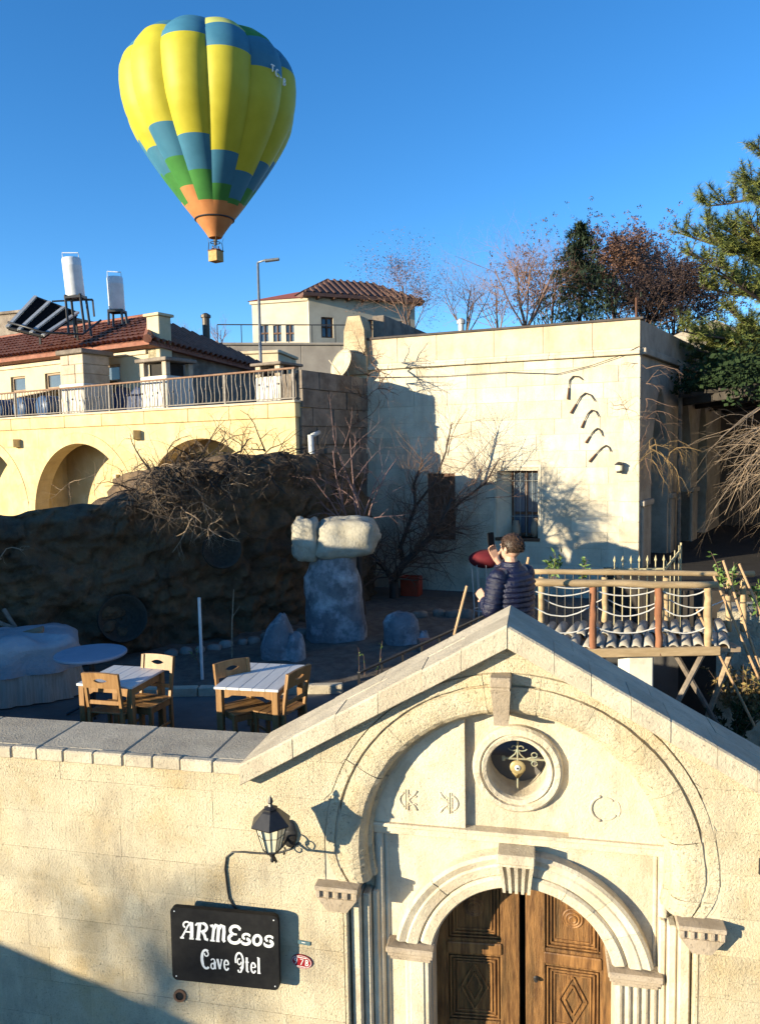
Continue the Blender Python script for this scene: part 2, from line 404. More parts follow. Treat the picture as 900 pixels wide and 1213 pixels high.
# moulded outer arch
PROF = [(1.49, .004), (1.478, .022), (1.468, .022), (1.462, -.003), (1.39, -.006), (1.384, .022), (1.372, .022), (1.366, -.007), (1.30, -.014), (1.245, -.011), (1.195, .003), (1.165, .03), (1.15, .06), (1.145, .12), (1.115, .13), (1.115, .22)]
def arc_pt(t, r):
    """t: 0..1 along the arch from the left corbel over the top to the right corbel"""
    T = -0.22 + t * (1.44)
    if 0 <= T <= 1:
        a = PI * (1 - T); return UC + r * math.cos(a), ZC + r * math.sin(a)
    k = -T if T < 0 else T - 1; k /= .22; s = -1 if T < 0 else 1
    rr = r - .10 * k ** 2 * (1 if r > 1.25 else .3)
    return UC + s * rr, ZC - .285 * k
nv = 15
for i in range(nv):
    t0, t1 = i / nv + .0002, (i + 1) / nv - .0002; mb = MB(); K = 8; np_ = len(PROF); j = R2.uniform(-.004, .004)
    for k in range(K + 1):
        t = t0 + (t1 - t0) * k / K
        for (r, d) in PROF:
            x, zz = arc_pt(t, r + R2.uniform(-.0025, .0025)); mb.v.append((x, d + j + R2.uniform(-.003, .003), zz))
    for k in range(K):
        for q in range(np_ - 1):
            a = k * np_ + q; mb.f.append((a, a + np_, a + np_ + 1, a + 1)); mb.m.append(0)
    mb.build('arch_stone', m_gate, G)
# corbels that carry the arch
def corbel(u0, u1, z1, name, out):
    w_ = u1 - u0; c = (u0 + u1) / 2; mb = MB()
    mb.box(u0, u1, out, .05, z1 - .035, z1, .008)
    mb.box(u0 + .015, u1 - .015, out + .03, .05, z1 - .10, z1 - .035)
    for k in range(5):
        x = u0 + .03 + (w_ - .06) * k / 4; mb.box(x - .02, x + .02, out + .008, out + .04, z1 - .095, z1 - .037, .006)
    mb.prism([(u0 + .02, z1 - .10), (u1 - .02, z1 - .10), (u1 - .10, z1 - .205), (u0 + .10, z1 - .205)][::-1], out + .02, .06)
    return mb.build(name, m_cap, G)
corbel(-1.575, -1.215, 2.17, 'corbel', -.11)
corbel(1.13, 1.46, 2.17, 'corbel', -.13)
# stepped jambs below the corbels
for s, ue in ((-1, UC - 1.335), (1, UC + 1.335)):
    for k, (a, b, d) in enumerate(((0, .035, .0), (.05, .13, .045), (.135, .20, .10), (.205, .255, .15))):
        x0, x1 = sorted((ue - s * (a - .0), ue - s * b)); MB().box(x0, x1, d, .30, 0, 2.02, .012).build('jamb_step', m_gate if k < 1 else m_carve, G)
# recessed wall with oculus and door arch
DC, DR, DZ = .02, .715, 1.435
OC, OZ, OR = -.003, 3.10, .225
def door_hi(u):
    a = abs(u - DC); return DZ + math.sqrt(max(0, DR * DR - a * a)) if a < DR - .02 else DZ + .165
op_door = (DC - DR + .004, DC + DR - .004, lambda u: 0.0, door_hi)
op_ocu = (OC - OR, OC + OR, lambda u: OZ - math.sqrt(max(0, OR * OR - (u - OC) ** 2)), lambda u: OZ + math.sqrt(max(0, OR * OR - (u - OC) ** 2)))
arch_top = lambda u: ZC + math.sqrt(max(.0, 1.18 ** 2 - (u - UC) ** 2)) if abs(u - UC) < 1.15 else 2.6
mb = MB(); wall_open(mb, UC - 1.2, UC + 1.2, 0, arch_top, [op_door, op_ocu], .24, .62, du=.04)
mb.build('recessed_wall', m_carve, G)
# raised side panels of the tympanum leave a sunk niche round the oculus
for a, b in ((UC - 1.16, -.405), (.385, UC + 1.16)):
    mb = MB(); wall_open(mb, a, b, 2.60, lambda u: max(2.61, arch_top(u)), [], .175, .25, du=.02); mb.build('tympanum_panel', m_carve, G)
# oculus ring in stones
pr = [(.225, .40), (.225, .215), (.237, .185), (.265, .175), (.272, .195), (.282, .195), (.29, .175), (.325, .178), (.345, .20), (.35, .25)]
for i in range(8):
    mb = MB(); K = 7
    for k in range(K + 1):
        a = (i + k / K) * PI / 4 + .15
        for r, d in pr: mb.v.append((OC + r * math.cos(a), d + R2.uniform(-.003, .003), OZ + r * math.sin(a)))
    for k in range(K):
        for q in range(len(pr) - 1):
            n_ = len(pr); p = k * n_ + q; mb.f.append((p, p + n_, p + n_ + 1, p + 1)); mb.m.append(0)
    mb.build('oculus_ring_stone', m_carve, G)
# wrought iron cross in the oculus
m_copper = mat('weathered_iron', (.26, .29, .22), (.36, .30, .18), scale=30, rough=.55, metal=.3, bump=.2, bscale=90, bdist=.003)
mb = MB(); d = .33
mb.tube([(OC, d, OZ - OR), (OC, d, OZ + OR - .02)], .008, 6)
mb.tube([(OC - .11, d, OZ + .03), (OC + OR, d, OZ + .035)], .008, 6)
for sx, cx_, cz in ((1, OC, OZ + .075), (-1, OC, OZ + .075)):
    pts = [(cx_ + sx * (.015 + .03 * (k / 10)) * math.cos(k * .6) + sx * .03, d, cz + .045 + (.015 + .01 * k / 10) * math.sin(k * .6)) for k in range(11)]
    mb.tube(pts, .005, 5)
    mb.tube([(cx_, d, cz + .04), (cx_ + sx * .02, d, cz - .005), (cx_ + sx * .06, d, cz - .04)], .006, 5)
for sz in (1, -1):
    pts = [(OC + .13 + .022 * math.cos(k * .6), d, OZ + .035 + sz * (.035 + .02 * math.sin(k * .6))) for k in range(11)]; mb.tube(pts, .005, 5)
    mb.tube([(OC + .07, d, OZ + .035), (OC + .10, d, OZ + .035 + sz * .012), (OC + .13, d, OZ + .035 + sz * .012)], .006, 5)
for x, zz in ((OC - .11, OZ + .03),): mb.box(x - .012, x + .012, d - .012, d + .012, zz - .02, zz + .02, .004)
ir = mb.build('oculus_ironwork', m_copper, G)
mb = MB(); mb.ell((OC, d - .005, OZ - .035), .062, .015, .058, 16, 8); mb.ell((OC, d - .02, OZ - .035), .024, .012, .024, 12, 6, m=1); mb.ell((OC, d - .03, OZ - .035), .010, .006, .010, 10, 6, m=2)
mb.add([(OC - .045, d - .012, OZ - .075), (OC + .045, d - .012, OZ - .075), (OC, d - .006, OZ - .135), (OC, d, OZ - .075)], [(0, 2, 1), (0, 1, 3), (1, 2, 3), (2, 0, 3)])
mb.build('iron_boss', [mat('boss_gold', (.45, .36, .18), (.33, .25, .11), rough=.5, metal=.3), mat('boss_white', (.7, .7, .66)), m_iron], ir, smooth=True)
# relief marks: leaf letters and crescent
def relief(name, strokes):
    mb = MB()
    for pts, r in strokes: mb.tube([(x, .175, zz) for x, zz in pts], r, 6)
    return mb.build(name, m_carve, G, smooth=True)
def arc(cx_, cz, r, a0, a1, n=12, sx=1): return [(cx_ + sx * r * math.cos(rad(a0 + (a1 - a0) * k / n)), cz + r * math.sin(rad(a0 + (a1 - a0) * k / n))) for k in range(n + 1)]
def leafmark(c, s):
    z0 = 2.80
    return [([(c, z0 - .085), (c, z0 + .085)], .010), ([(c - s * .02, z0 - .08), (c - s * .02, z0 + .085)], .008), (arc(c - s * .005, z0, .062, 110, 250, 10, s), .010),
            ([(c, z0), (c + s * .02, z0 + .02), (c + s * .05, z0 + .045), (c + s * .075, z0 + .08)], .010), ([(c, z0), (c + s * .02, z0 - .02), (c + s * .05, z0 - .045), (c + s * .075, z0 - .08)], .010),
            (arc(c + s * .045, z0 + .06, .035, 200, 320, 8, s), .007), (arc(c + s * .045, z0 - .06, .035, 40, 160, 8, s), .007)]
relief('leaf_relief', leafmark(-.86, 1)); relief('leaf_relief', leafmark(-.53, -1))
relief('crescent_relief', [(arc(.645, 2.85, .098, 105, 255, 16), .013), (arc(.655, 2.85, .085, 50, 105, 8), .008), (arc(.655, 2.85, .085, 255, 330, 8), .008), (arc(.66, 2.85, .10, -30, 35, 8), .006)])
# band between tympanum and door wall
mb = MB(); mb.box(UC - 1.19, UC + 1.19, .14, .26, 2.575, 2.605, .006); mb.box(UC - 1.19, UC + 1.19, .165, .26, 2.53, 2.573); mb.box(UC - 1.19, UC + 1.19, .185, .26, 2.50, 2.528, .006)
mb.build('band_moulding', m_carve, G)
for x in (-1.115, 1.085):
    mb = MB(); mb.tube([(x, .235, 0), (x, .235, 2.50)], .042, 10); mb.tube([(x + (.06 if x < 0 else -.06), .245, 0), (x + (.06 if x < 0 else -.06), .245, 2.50)], .018, 8)
    mb.build('frame_bead', m_carve, G, smooth=True)
# door arch: two stepped rings of voussoirs
for ri, (pa) in enumerate(([(.712, .62), (.712, .19), (.73, .165), (.80, .155), (.82, .175), (.825, .19)], [(.828, .24), (.828, .175), (.84, .16), (.915, .14), (.93, .15), (.985, .125), (1.01, .145), (1.015, .24)])):
    nn = 9; a0 = math.asin(.165 / pa[0][0]); 
    for i in range(nn):
        mb = MB(); K = 6; j = R2.uniform(-.003, .004)
        for k in range(K + 1):
            a = a0 + (PI - 2 * a0) * (i + (k / K) * .994 + .003) / nn
            for r, d in pa: mb.v.append((DC + r * math.cos(a), d + j, DZ + r * math.sin(a)))
        n_ = len(pa)
        for k in range(K):
            for q in range(n_ - 1):
                p = k * n_ + q; mb.f.append((p, p + n_, p + n_ + 1, p + 1)); mb.m.append(0)
        mb.build('voussoir', m_carve, G)
# keystones
def keystone(name, c, wt, wb, z1, z0, dt, db, flutes, dk):
    mb = MB(); mb.box(c - wt / 2, c + wt / 2, dt, dk, z1 - .075, z1, .008)
    mb.box(c - wt / 2 + .008, c + wt / 2 - .008, dt + .012, dk, z1 - .10, z1 - .076, .004)
    n_ = 8; ncol = 1 if not flutes else flutes * 2 + 1
    for q in range(ncol):
        f0, f1 = q / ncol, (q + 1) / ncol; sunk = .03 if (flutes and q % 2 == 1) else 0
        vs = []
        for k in range(n_ + 1):
            t = k / n_; zz = z1 - .10 - (z1 - .10 - z0) * t; w_ = wt * .94 + (wb - wt * .94) * t ** .8
            dd = dt + .015 + (db - dt) * (t ** 1.2) + .03 * math.sin(t * PI) + sunk
            xa, xb = c - w_ / 2 + w_ * f0, c - w_ / 2 + w_ * f1
            vs += [(xa, dd, zz), (xb, dd, zz), (xb, dk, zz), (xa, dk, zz)]
        fs = []
        for k in range(n_):
            for e in range(4): fs.append((k * 4 + e, (k + 1) * 4 + e, (k + 1) * 4 + (e + 1) % 4, k * 4 + (e + 1) % 4))
        fs += [(0, 1, 2, 3), tuple(n_ * 4 + e for e in (3, 2, 1, 0))]; mb.add(vs, fs)
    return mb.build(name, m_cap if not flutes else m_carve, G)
keystone('gable_keystone', -.11, .155, .105, 3.92, 3.535, -.135, -.07, 0, .2)
keystone('door_keystone', -.01, .285, .21, 2.495, 2.14, .02, .10, 4, .25)
# imposts and pilasters of the door
def impost(u0, u1, z1, d):
    mb = MB(); mb.box(u0, u1, d, .62, z1 - .05, z1, .010); mb.box(u0 + .012, u1 - .012, d + .02, .6, z1 - .085, z1 - .05, .006); mb.box(u0 + .03, u1 - .03, d + .04, .58, z1 - .125, z1 - .085, .008)
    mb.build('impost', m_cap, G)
impost(-1.045, -.655, 1.605, .075); impost(.675, 1.075, 1.605, .085)
mb = MB(); mb.box(-.90, -.70, .14, .45, 0, 1.482, .012); mb.box(-.86, -.74, .128, .2, 0, 1.482, .01); mb.build('pilaster', m_carve, G)
mb = MB(); mb.box(.735, 1.05, .16, .45, 0, 1.482, .006)
for k in range(5): x = .765 + k * .062; mb.tube([(x, .155, 0), (x, .155, 1.48)], .021, 8)
mb.build('pilaster', m_carve, G)
# double door
m_wood = mat('door_wood', (.29, .145, .048), (.085, .038, .014), scale=9, rough=.5, bump=1.0, bscale=40, bdist=.012, stretch=(3.5, 3.5, .35), stain=(.05, .035, .015), sscale=3.0, samt=.8, spec=.35)
m_wood2 = mat('door_panel_wood', (.31, .155, .052), (.11, .05, .018), scale=9, rough=.5, bump=.6, bscale=40, bdist=.006, stretch=(3.5, 3.5, .35), stain=(.05, .025, .012), sscale=3.0, samt=.8, spec=.35)
def leaf(name, hinge_u, sg, ang):
    D = empty(name, (hinge_u, .47, 0)); D.parent = G; D.rotation_euler.z = ang
    W = .745; X = lambda a, b: (min(sg * a, sg * b), max(sg * a, sg * b))
    def bx(n, a, b, z0, z1, d0, d1, m, ch=.006): x0, x1 = X(a, b); return MB().box(x0, x1, d0, d1, z0, z1, ch).build(n, m, D)
    bx('backing_board', .005, W - .005, .02, 2.26, .03, .06, m_wood)
    bx('stile', 0, .15, .0, 2.28, 0, .06, m_wood); bx('stile', W - .16, W, .0, 2.28, 0, .06, m_wood)
    for z0, z1 in ((1.32, 1.47), (.62, .74), (.0, .16), (2.06, 2.28)): bx('rail', .15, W - .16, z0, z1, .002, .058, m_wood)
    bx('lock_rail_board', .14, W - .15, 1.345, 1.445, -.015, .003, m_wood2, .01)
    c = (.15 + W - .16) / 2
    for z0, z1, kind in ((1.47, 2.06, 0), (.74, 1.32, 1), (.16, .62, 1)):
        for k in range(3):
            i_ = .012 + k * .028; mb = MB()
            a0, a1 = .15 + i_, W - .16 - i_; t = .012
            for (p, q, r, s_) in ((a0, a0 + t, z0 + i_, z1 - i_), (a1 - t, a1, z0 + i_, z1 - i_), (a0, a1, z0 + i_, z0 + i_ + t), (a0, a1, z1 - i_ - t, z1 - i_)):
                x0, x1 = X(p, q); mb.box(x0, x1, .008 + .006 * k, .04, r, s_, .003)
            mb.build('panel_moulding', m_wood2, D)
        if kind == 0:
            mb = MB()
            for R_, h in ((.085, .018), (.06, .026), (.034, .036)): mb.lathe([(R_, 0), (R_, h - .006), (R_ - .008, h), (R_ - .016, h - .004)], 24, (sg * c, .034, 1.74), (0, -1, 0))
            mb.build('rosette', m_wood2, D)
        else:
            zc = (z0 + z1) / 2; mb = MB()
            for hh, ww in ((.21, .11), (.13, .065)):
                P = [(sg * c - ww, zc), (sg * c, zc + hh), (sg * c + ww, zc), (sg * c, zc - hh)]
                for k in range(4):
                    p, q = P[k], P[(k + 1) % 4]; mb.beam((p[0], .024, p[1]), (q[0], .024, q[1]), .014, .014, (0, -1, 0))
            mb.build('diamond_carving', m_wood2, D)
    return D
leaf('door_leaf', -.74, 1, rad(5)); dl = leaf('door_leaf', .795, -1, rad(-2))
mb = MB(); mb.lathe([(.018, 0), (.022, .01), (.012, .02), (.02, .03), (.012, .045)], 12, (-.66, -.0, 1.2), (0, -1, 0)); mb.build('knob', m_iron, dl)
# dark vaulted passage behind the door
mb = MB(); mb.box(-1.3, -1.05, .62, 3.2, 0, 2.9); mb.box(1.25, 1.5, .62, 2.2, 0, 2.9); mb.box(-1.3, 1.5, .5, 1.75, 2.7, 3.08); mb.box(-1.05, 1.25, 1.7, 1.95, 0, 2.9)
mb.build('passage_vault', m_pave, G)
# drain pipe end in the wall
mb = MB(); mb.lathe([(.035, -.012), (.052, -.014), (.055, .01), (.036, .012)], 14, (-2.815, -.006, 1.01), (.1, -1, .05), cap=False); mb.build('drain_pipe_end', mat('clay', (.25, .13, .07)), G)
mb = MB(); mb.lathe([(.038, 0), (.02, .003)], 14, (-2.815, -.008, 1.01), (.1, -1, .05)); mb.build('drain_shade_disc', m_dark, G)  # near-black disc paints the shade inside the pipe
# ------------------------------------------------------------------ lantern on its bracket
m_glassw = mat('lantern_glass', (.78, .72, .52), (.70, .64, .45), rough=.4, spec=.3)
LN = empty('wall_lantern', gw(-1.795, -.01, 2.535), -GA, label='black iron wall lantern with cream glass above the hotel sign', cat='lantern')
LN.scale = (1.15, 1.15, 1.15); lu, ld = -.015, -.31
mb = MB(); mb.lathe([(.055, .0), (.06, .012), (.05, .02), (.02, .03)], 18, (0, 0, .0), (0, -1, 0)); 
vs = MB(); mb.ell((0, -.008, .0), .055, .02, .10, 14, 8); mb.build('wall_plate', m_iron, LN, smooth=True)
mb = MB()
mb.tube([(0, -.01, -.02), (-.03, -.08, -.06), (-.07, -.16, -.075), (lu + .015, ld + .03, -.05), (lu, ld, .02)], .010, 6)
sc = lambda c, r, a0, a1, n=14: [(c[0] * (1) + lu * 0 + (lu / ld) * 0 + (lu * .5) * (r * math.cos(rad(a0 + (a1 - a0) * k / n))) / .14, c[1] + r * math.cos(rad(a0 + (a1 - a0) * k / n)), c[2] + r * math.sin(rad(a0 + (a1 - a0) * k / n))) for k in range(n + 1)]
mb.tube(sc((-.05, -.11, -.02), .04, -90, 220), .006, 5); mb.tube(sc((-.08, -.19, -.03), .028, -90, 230), .005, 5); mb.tube(sc((-.02, -.06, -.10), .022, 90, -220), .005, 5)
mb.build('scroll_bracket', m_iron, LN, smooth=True)
mb = MB(); mb.lathe([(.0, -.075), (.012, -.065), (.016, -.05), (.008, -.04), (.02, -.02), (.014, -.005), (.05, .005), (.052, .02)], 12, (lu, ld, .03)); mb.build('base_finial', m_iron, LN, smooth=True)
zb, zt_, rb, rt_ = .05, .235, .058, .112; ns = 6; mb = MB(); mg = MB()
ring = lambda r, zz: [(lu + r * math.cos(2 * PI * (k + .25) / ns), ld + r * math.sin(2 * PI * (k + .25) / ns), zz) for k in range(ns)]
a, b = ring(rb, zb), ring(rt_, zt_)
for k in range(ns):
    k2 = (k + 1) % ns; mb.tube([a[k], b[k]], .004, 5); mb.tube([a[k], a[k2]], .006, 5); mb.tube([b[k], b[k2]], .006, 5)
    L3 = lambda p, q, t: tuple(p[i] + (q[i] - p[i]) * t for i in range(3))
    m0, m1 = L3(a[k], a[k2], .5), L3(b[k], b[k2], .5); mb.tube([m0, m1], .002, 4); mb.tube([L3(a[k], b[k], .55), L3(a[k2], b[k2], .55)], .002, 4)
    ai, bi, ci, di = [L3(q, (lu, ld, q[2]), .04) for q in (a[k], a[k2], b[k2], b[k])]; mg.add([ai, bi, ci, di], [(0, 1, 2, 3)])
mb.build('lantern_frame', m_iron, LN)
mg.build('glass_panes', m_glassw, LN)
mb = MB(); mb.lathe([(.137, .228), (.140, .236), (.10, .275), (.062, .312), (.045, .322), (.05, .332), (.018, .345), (.012, .36), (.02, .372), (.016, .39), (.003, .412)], 6, (lu, ld, 0)); mb.build('lantern_roof', m_iron, LN)
def gcable(pts, r=.006, d=-.012): return [gw(u, d, zz) for u, zz in pts]
cb = [(-1.72, 2.46), (-1.80, 2.40), (-1.90, 2.36), (-1.99, 2.345), (-2.10, 2.34), (-2.20, 2.34), (-2.29, 2.33), (-2.345, 2.28), (-2.36, 2.18), (-2.352, 2.08), (-2.345, 2.0), (-2.335, 1.93), (-2.30, 1.87), (-2.27, 1.84)]
mb = MB(); mb.tube(gcable(cb), .0075, 6); mb.build('lantern_cable', m_iron, smooth=True, label='thin black cable running from lantern down to the hotel sign', cat='cable')
# ------------------------------------------------------------------ hotel sign with drawn lettering
m_signb = mat('sign_black', (.010, .010, .011), (.015, .015, .015), rough=.6, scale=20, spec=.15)
m_signw = mat('sign_white', (.78, .78, .75), (.72, .72, .70), rough=.6)
SG = empty('hotel_sign', gw(-2.335, -.115, 1.58), -GA + rad(1.0), label='black board sign reading ARMEsos Cave Otel in white letters', cat='sign')
SG.rotation_euler = (0, rad(.6), -GA + rad(3.0))
SW, SH = .455, .315
def rrect(w_, h_, r, n=6):
    P = []
    for cx_, cz, a0 in ((w_ - r, h_ - r, 0), (-w_ + r, h_ - r, 90), (-w_ + r, -h_ + r, 180), (w_ - r, -h_ + r, 270)):
        P += [(cx_ + r * math.cos(rad(a0 + 90 * k / n)), cz + r * math.sin(rad(a0 + 90 * k / n))) for k in range(n + 1)]
    return P
mb = MB(); mb.prism(rrect(SW, SH, .045)[::-1], -.025, .02); mb.build('sign_board', m_signb, SG)
MB().box(-.36, -.30, .02, .112, -.2, .2).build('mounting_rail', m_iron, SG); MB().box(.30, .36, .02, .09, -.2, .2).build('mounting_rail', m_iron, SG)
for x in (-SW + .035, SW - .035):
    for zz in (-SH + .035, SH - .035): mb = MB(); mb.lathe([(.006, 0), (.005, .003), (.001, .004)], 8, (x, -.025, zz), (0, -1, 0)); mb.build('screw', m_signw, SG)
def ribbon(mb, pts, ws, d=-.0275):
    """flat lettering stroke: centre line with varying width"""
    n = len(pts); vs = []
    for i, (x, zz) in enumerate(pts):
        a, b = pts[max(i - 1, 0)], pts[min(i + 1, n - 1)]; dx, dz = b[0] - a[0], b[1] - a[1]; l = math.hypot(dx, dz) or 1
        w_ = (ws if not isinstance(ws, (list, tuple)) else ws[min(i * len(ws) // n, len(ws) - 1)]) / 2
        vs += [(x - dz / l * w_, d - .0001 * (len(mb.f) % 7), zz + dx / l * w_), (x + dz / l * w_, d - .0001 * (len(mb.f) % 7), zz - dx / l * w_)]
    mb.add(vs, [(2 * i, 2 * i + 1, 2 * i + 3, 2 * i + 2) for i in range(n - 1)])
def ca(cx_, cz, rx, rz, a0, a1, n=12): return [(cx_ + rx * math.cos(rad(a0 + (a1 - a0) * k / n)), cz + rz * math.sin(rad(a0 + (a1 - a0) * k / n))) for k in range(n + 1)]
# letter strokes in a box 0..w x 0..1
T, t = .20, .10
LET = {
 'A': (.82, [([(.62, .97), (.68, .5), (.70, .04)], T), ([(.62, .97), (.42, .75), (.22, .3), (.10, .05)], t), ([(.25, .40), (.68, .40)], t * .9), ([(.0, .03), (.24, .03)], t), ([(.56, .03), (.84, .03)], t), (ca(.33, .80, .20, .17, 10, 250, 10), t)]),
 'R': (.86, [([(.24, .03), (.26, .97)], T), ([(.1, .03), (.40, .03)], t), ([(.02, .80), (.10, .93), (.26, .95), (.48, .97)], t), (ca(.46, .73, .25, .23, 90, -90, 10), T * .85), ([(.30, .50), (.50, .50)], t), ([(.48, .48), (.62, .30), (.70, .08), (.86, .05)], T * .85)]),
 'M': (1.06, [([(.22, .03), (.24, .70), (.14, .90), (.02, .84)], T * .8), ([(.08, .03), (.36, .03)], t), ([(.24, .72), (.36, .95), (.52, .90), (.54, .60), (.54, .03)], T * .9), ([(.55, .72), (.68, .95), (.84, .90), (.88, .60), (.88, .12), (.98, .03)], T * .9), ([(.44, .03), (.66, .03)], t)]),
 'E': (.78, [(ca(.44, .74, .30, .24, 20, 250, 12), T * .85), (ca(.44, .26, .34, .25, 120, 340, 12), T * .9), ([(.30, .51), (.56, .52)], t), ([(.70, .76), (.70, .92)], t), ([(.74, .12), (.76, .30)], t)]),
 's': (.62, [(ca(.32, .44, .22, .15, 30, 250, 10), .13), (ca(.30, .17, .24, .16, 80, -150, 10), .17), ([(.50, .45), (.52, .58)], .08), ([(.05, .05), (.05, .2)], .08)]),
 'o': (.66, [(ca(.32, .30, .23, .27, 0, 360, 20), .16)]),
 'C': (.62, [(ca(.40, .50, .32, .50, 60, 305, 20), .12), (ca(.44, .80, .14, .13, 90, -190, 12), .07), ([(.20, .95), (.14, .5), (.20, .2)], .09)]),
 'a': (.44, [([(.36, .02), (.36, .42)], .12), (ca(.22, .42, .14, .13, 0, 160, 8), .07), (ca(.2, .16, .13, .15, 0, 360, 14), .075), ([(.36, .04), (.44, .04)], .06)]),
 'v': (.42, [([(.06, .56), (.22, .04)], .12), ([(.22, .04), (.37, .56)], .06), ([(.0, .56), (.15, .56)], .05), ([(.29, .56), (.43, .56)], .05)]),
 'e': (.42, [(ca(.22, .29, .16, .27, 10, 330, 16), .09), ([(.08, .30), (.38, .32)], .05)]),
 'O': (.66, [(ca(.34, .60, .27, .42, 200, -80, 22), .10), (ca(.34, .55, .13, .16, 0, -300, 14), .07), ([(.61, .6), (.58, .25), (.42, -.02), (.28, -.02), (.24, .1)], .09)]),
 't': (.34, [([(.16, .82), (.16, .08), (.28, .03)], .11), ([(.04, .56), (.30, .56)], .06)]),
 'l': (.26, [([(.13, .03), (.13, .86)], .12), ([(.03, .86), (.13, .86)], .06), ([(.03, .03), (.25, .03)], .06)]),
}
def write(text, x, zz, h, sx, shear, name, gap=.02):
    mb = MB()
    for ch in text:
        if ch == ' ': x += .22 * h * sx; continue
        w_, st = LET[ch]
        for pts, ww in st: ribbon(mb, [(x + (px + shear * pz) * h * sx, zz + pz * h) for px, pz in pts], ww * h)
        x += (w_ + gap) * h * sx
    print(name, 'ends', x); return mb.build(name, m_signw, SG)
write('ARMEsos', -.375, .055, .150, .92, .12, 'painted_lettering', .05)
write('Cave', -.205, -.185, .158, .74, .0, 'painted_lettering', .06)
write('Otel', .085, -.185, .158, .74, .0, 'painted_lettering', .06)
# house number plate and street tag
m_red = mat('plate_red', (.32, .015, .02), (.25, .01, .015), rough=.35, spec=.5); m_whitep = mat('plate_white', (.75, .72, .68))
NP = empty('house_number_plate', gw(-1.725, -.006, 1.455), -GA, label='small red oval house number plate beside the hotel sign', cat='plate')
NP.rotation_euler = (0, rad(5), -GA)
mb = MB(); mb.prism([(x, z_) for x, z_ in ca(0, 0, .088, .058, 0, 360, 28)][::-1][1:], -.006, .004); mb.build('plate', m_red, NP)
mb = MB(); ribbon(mb, ca(0, 0, .081, .051, 0, 360, 28), .004, -.0078); 
for x0, st in ((-.060, [ca(.012, .012, .010, .012, 0, 360, 10), [(.022, .012), (.018, -.012), (.008, -.026)]]), (-.012, [[(.0, .022), (.026, .022), (.008, -.026)]]), (.034, [[(.002, -.026), (.002, .024)], ca(.004, .012, .016, .011, 90, -90, 8), ca(.004, -.013, .019, .012, 90, -90, 8)])):
    for pts in st: ribbon(mb, [(x0 + x, z_) for x, z_ in pts], .008, -.0078)
ribbon(mb, [(-.04, .036), (.04, .036)], .007, -.0078); ribbon(mb, [(-.035, -.039), (.035, -.039)], .005, -.0078)
mb.build('painted_number', m_whitep, NP)
ST = empty('street_tag', gw(-1.70, -.004, 1.615), -GA, label='tiny blue green metal tag above the red number plate', cat='plate'); ST.rotation_euler = (0, rad(4), -GA)
mb = MB(); mb.box(-.052, .052, -.005, .003, -.016, .016, .002); mb.build('plate', mat('tag_teal', (.10, .17, .19), rough=.4), ST)
mb = MB(); ribbon(mb, [(-.02, .004), (.01, .004)], .007, -.0062); mb.build('painted_mark', m_whitep, ST)
# lantern bracket just entering on the right of the wall
mb = MB(); mb.tube([gw(1.70, 0, 2.62), gw(1.72, -.06, 2.60), gw(1.80, -.12, 2.56)], .012, 6); mb.tube([gw(1.70, .01, 2.66), gw(1.70, .01, 2.54)], .022, 6)
mb.build('iron_hook', m_iron, label='small black iron hook fixed to the gate wall', cat='hook')
# ================================================================== WALL FRAMES
class WF:
    def __init__(s, px, py, Y, deg):
        a = rad(deg); s.o = at(px, py, Y); s.o.z = 0; s.a = a
        s.u = Vector((math.cos(a), -math.sin(a), 0)); s.n = Vector((-math.sin(a), -math.cos(a), 0))
    def uz(s, x, y, d=0.0):
        p = on_plane(x, y, s.o - s.n * d, s.n); return (p - s.o).dot(s.u), p.z
    def P(s, u, d, z): return s.o + s.u * u - s.n * d + Vector((0, 0, z))
def rect_op(a, b, z0, z1): return (a, b, lambda u: z0, lambda u: z1)
def round_op(c, R, zc, z0=0.0): return (c - R + 1e-3, c + R - 1e-3, lambda u: z0, lambda u: zc + math.sqrt(max(0, R * R - (u - c) ** 2)))
def courses(parent, m, u0, u1, z0, z1, ops, hs, ls, rng, d=(-.004, .003), g=.002, th=.03, name='ashlar_block'):
    z = z0; n = 0
    while z < z1 - .02:
        h = rng.choice(hs); e2 = z + h
        if z1 - e2 < .12: e2 = z1
        u = u0 - rng.uniform(0, ls[0]) * 0
        first = True
        while u < u1 - .001:
            e = u + rng.uniform(*ls) * (.6 if first and n % 2 else 1); first = False
            if u1 - e < ls[0] * .5: e = u1
            segs = [(u, e)]
            for o in ops:                               # split at rectangular openings
                if o[2]((o[0] + o[1]) / 2) <= z + .02 and o[3]((o[0] + o[1]) / 2) >= e2 - .02 and abs(o[3](o[0] + .01) - o[3]((o[0] + o[1]) / 2)) < .01:
                    segs = [q for a, b in segs for q in ((a, min(b, o[0])), (max(a, o[1]), b)) if q[1] - q[0] > .03]
            for a, b in segs:
                bb = block(a, b, z, e2, ops, None, rng.uniform(*d), th, g)
                if bb: bb.build(name, m, parent); n += 1
            u = e
        z = e2
    return n
m_white = mat('pale_ashlar', (.62, .555, .42), (.53, .465, .345), scale=3, bump=.5, bscale=30, bdist=.025, rand=.10, stain=(.43, .345, .225), sscale=1.0, samt=.75, stain2=(.33, .27, .195), s2scale=1.6, s2amt=.75, s2stretch=(1.6, 1, .35))
m_parap = mat('parapet_plaster', (.56, .47, .34), (.49, .40, .27), scale=2, bump=.4, bscale=25, bdist=.02, stain=(.40, .30, .19), sscale=1.2, samt=.7, stain2=(.30, .235, .16), s2scale=2, s2amt=.6, s2stretch=(1.4, 1, .4))
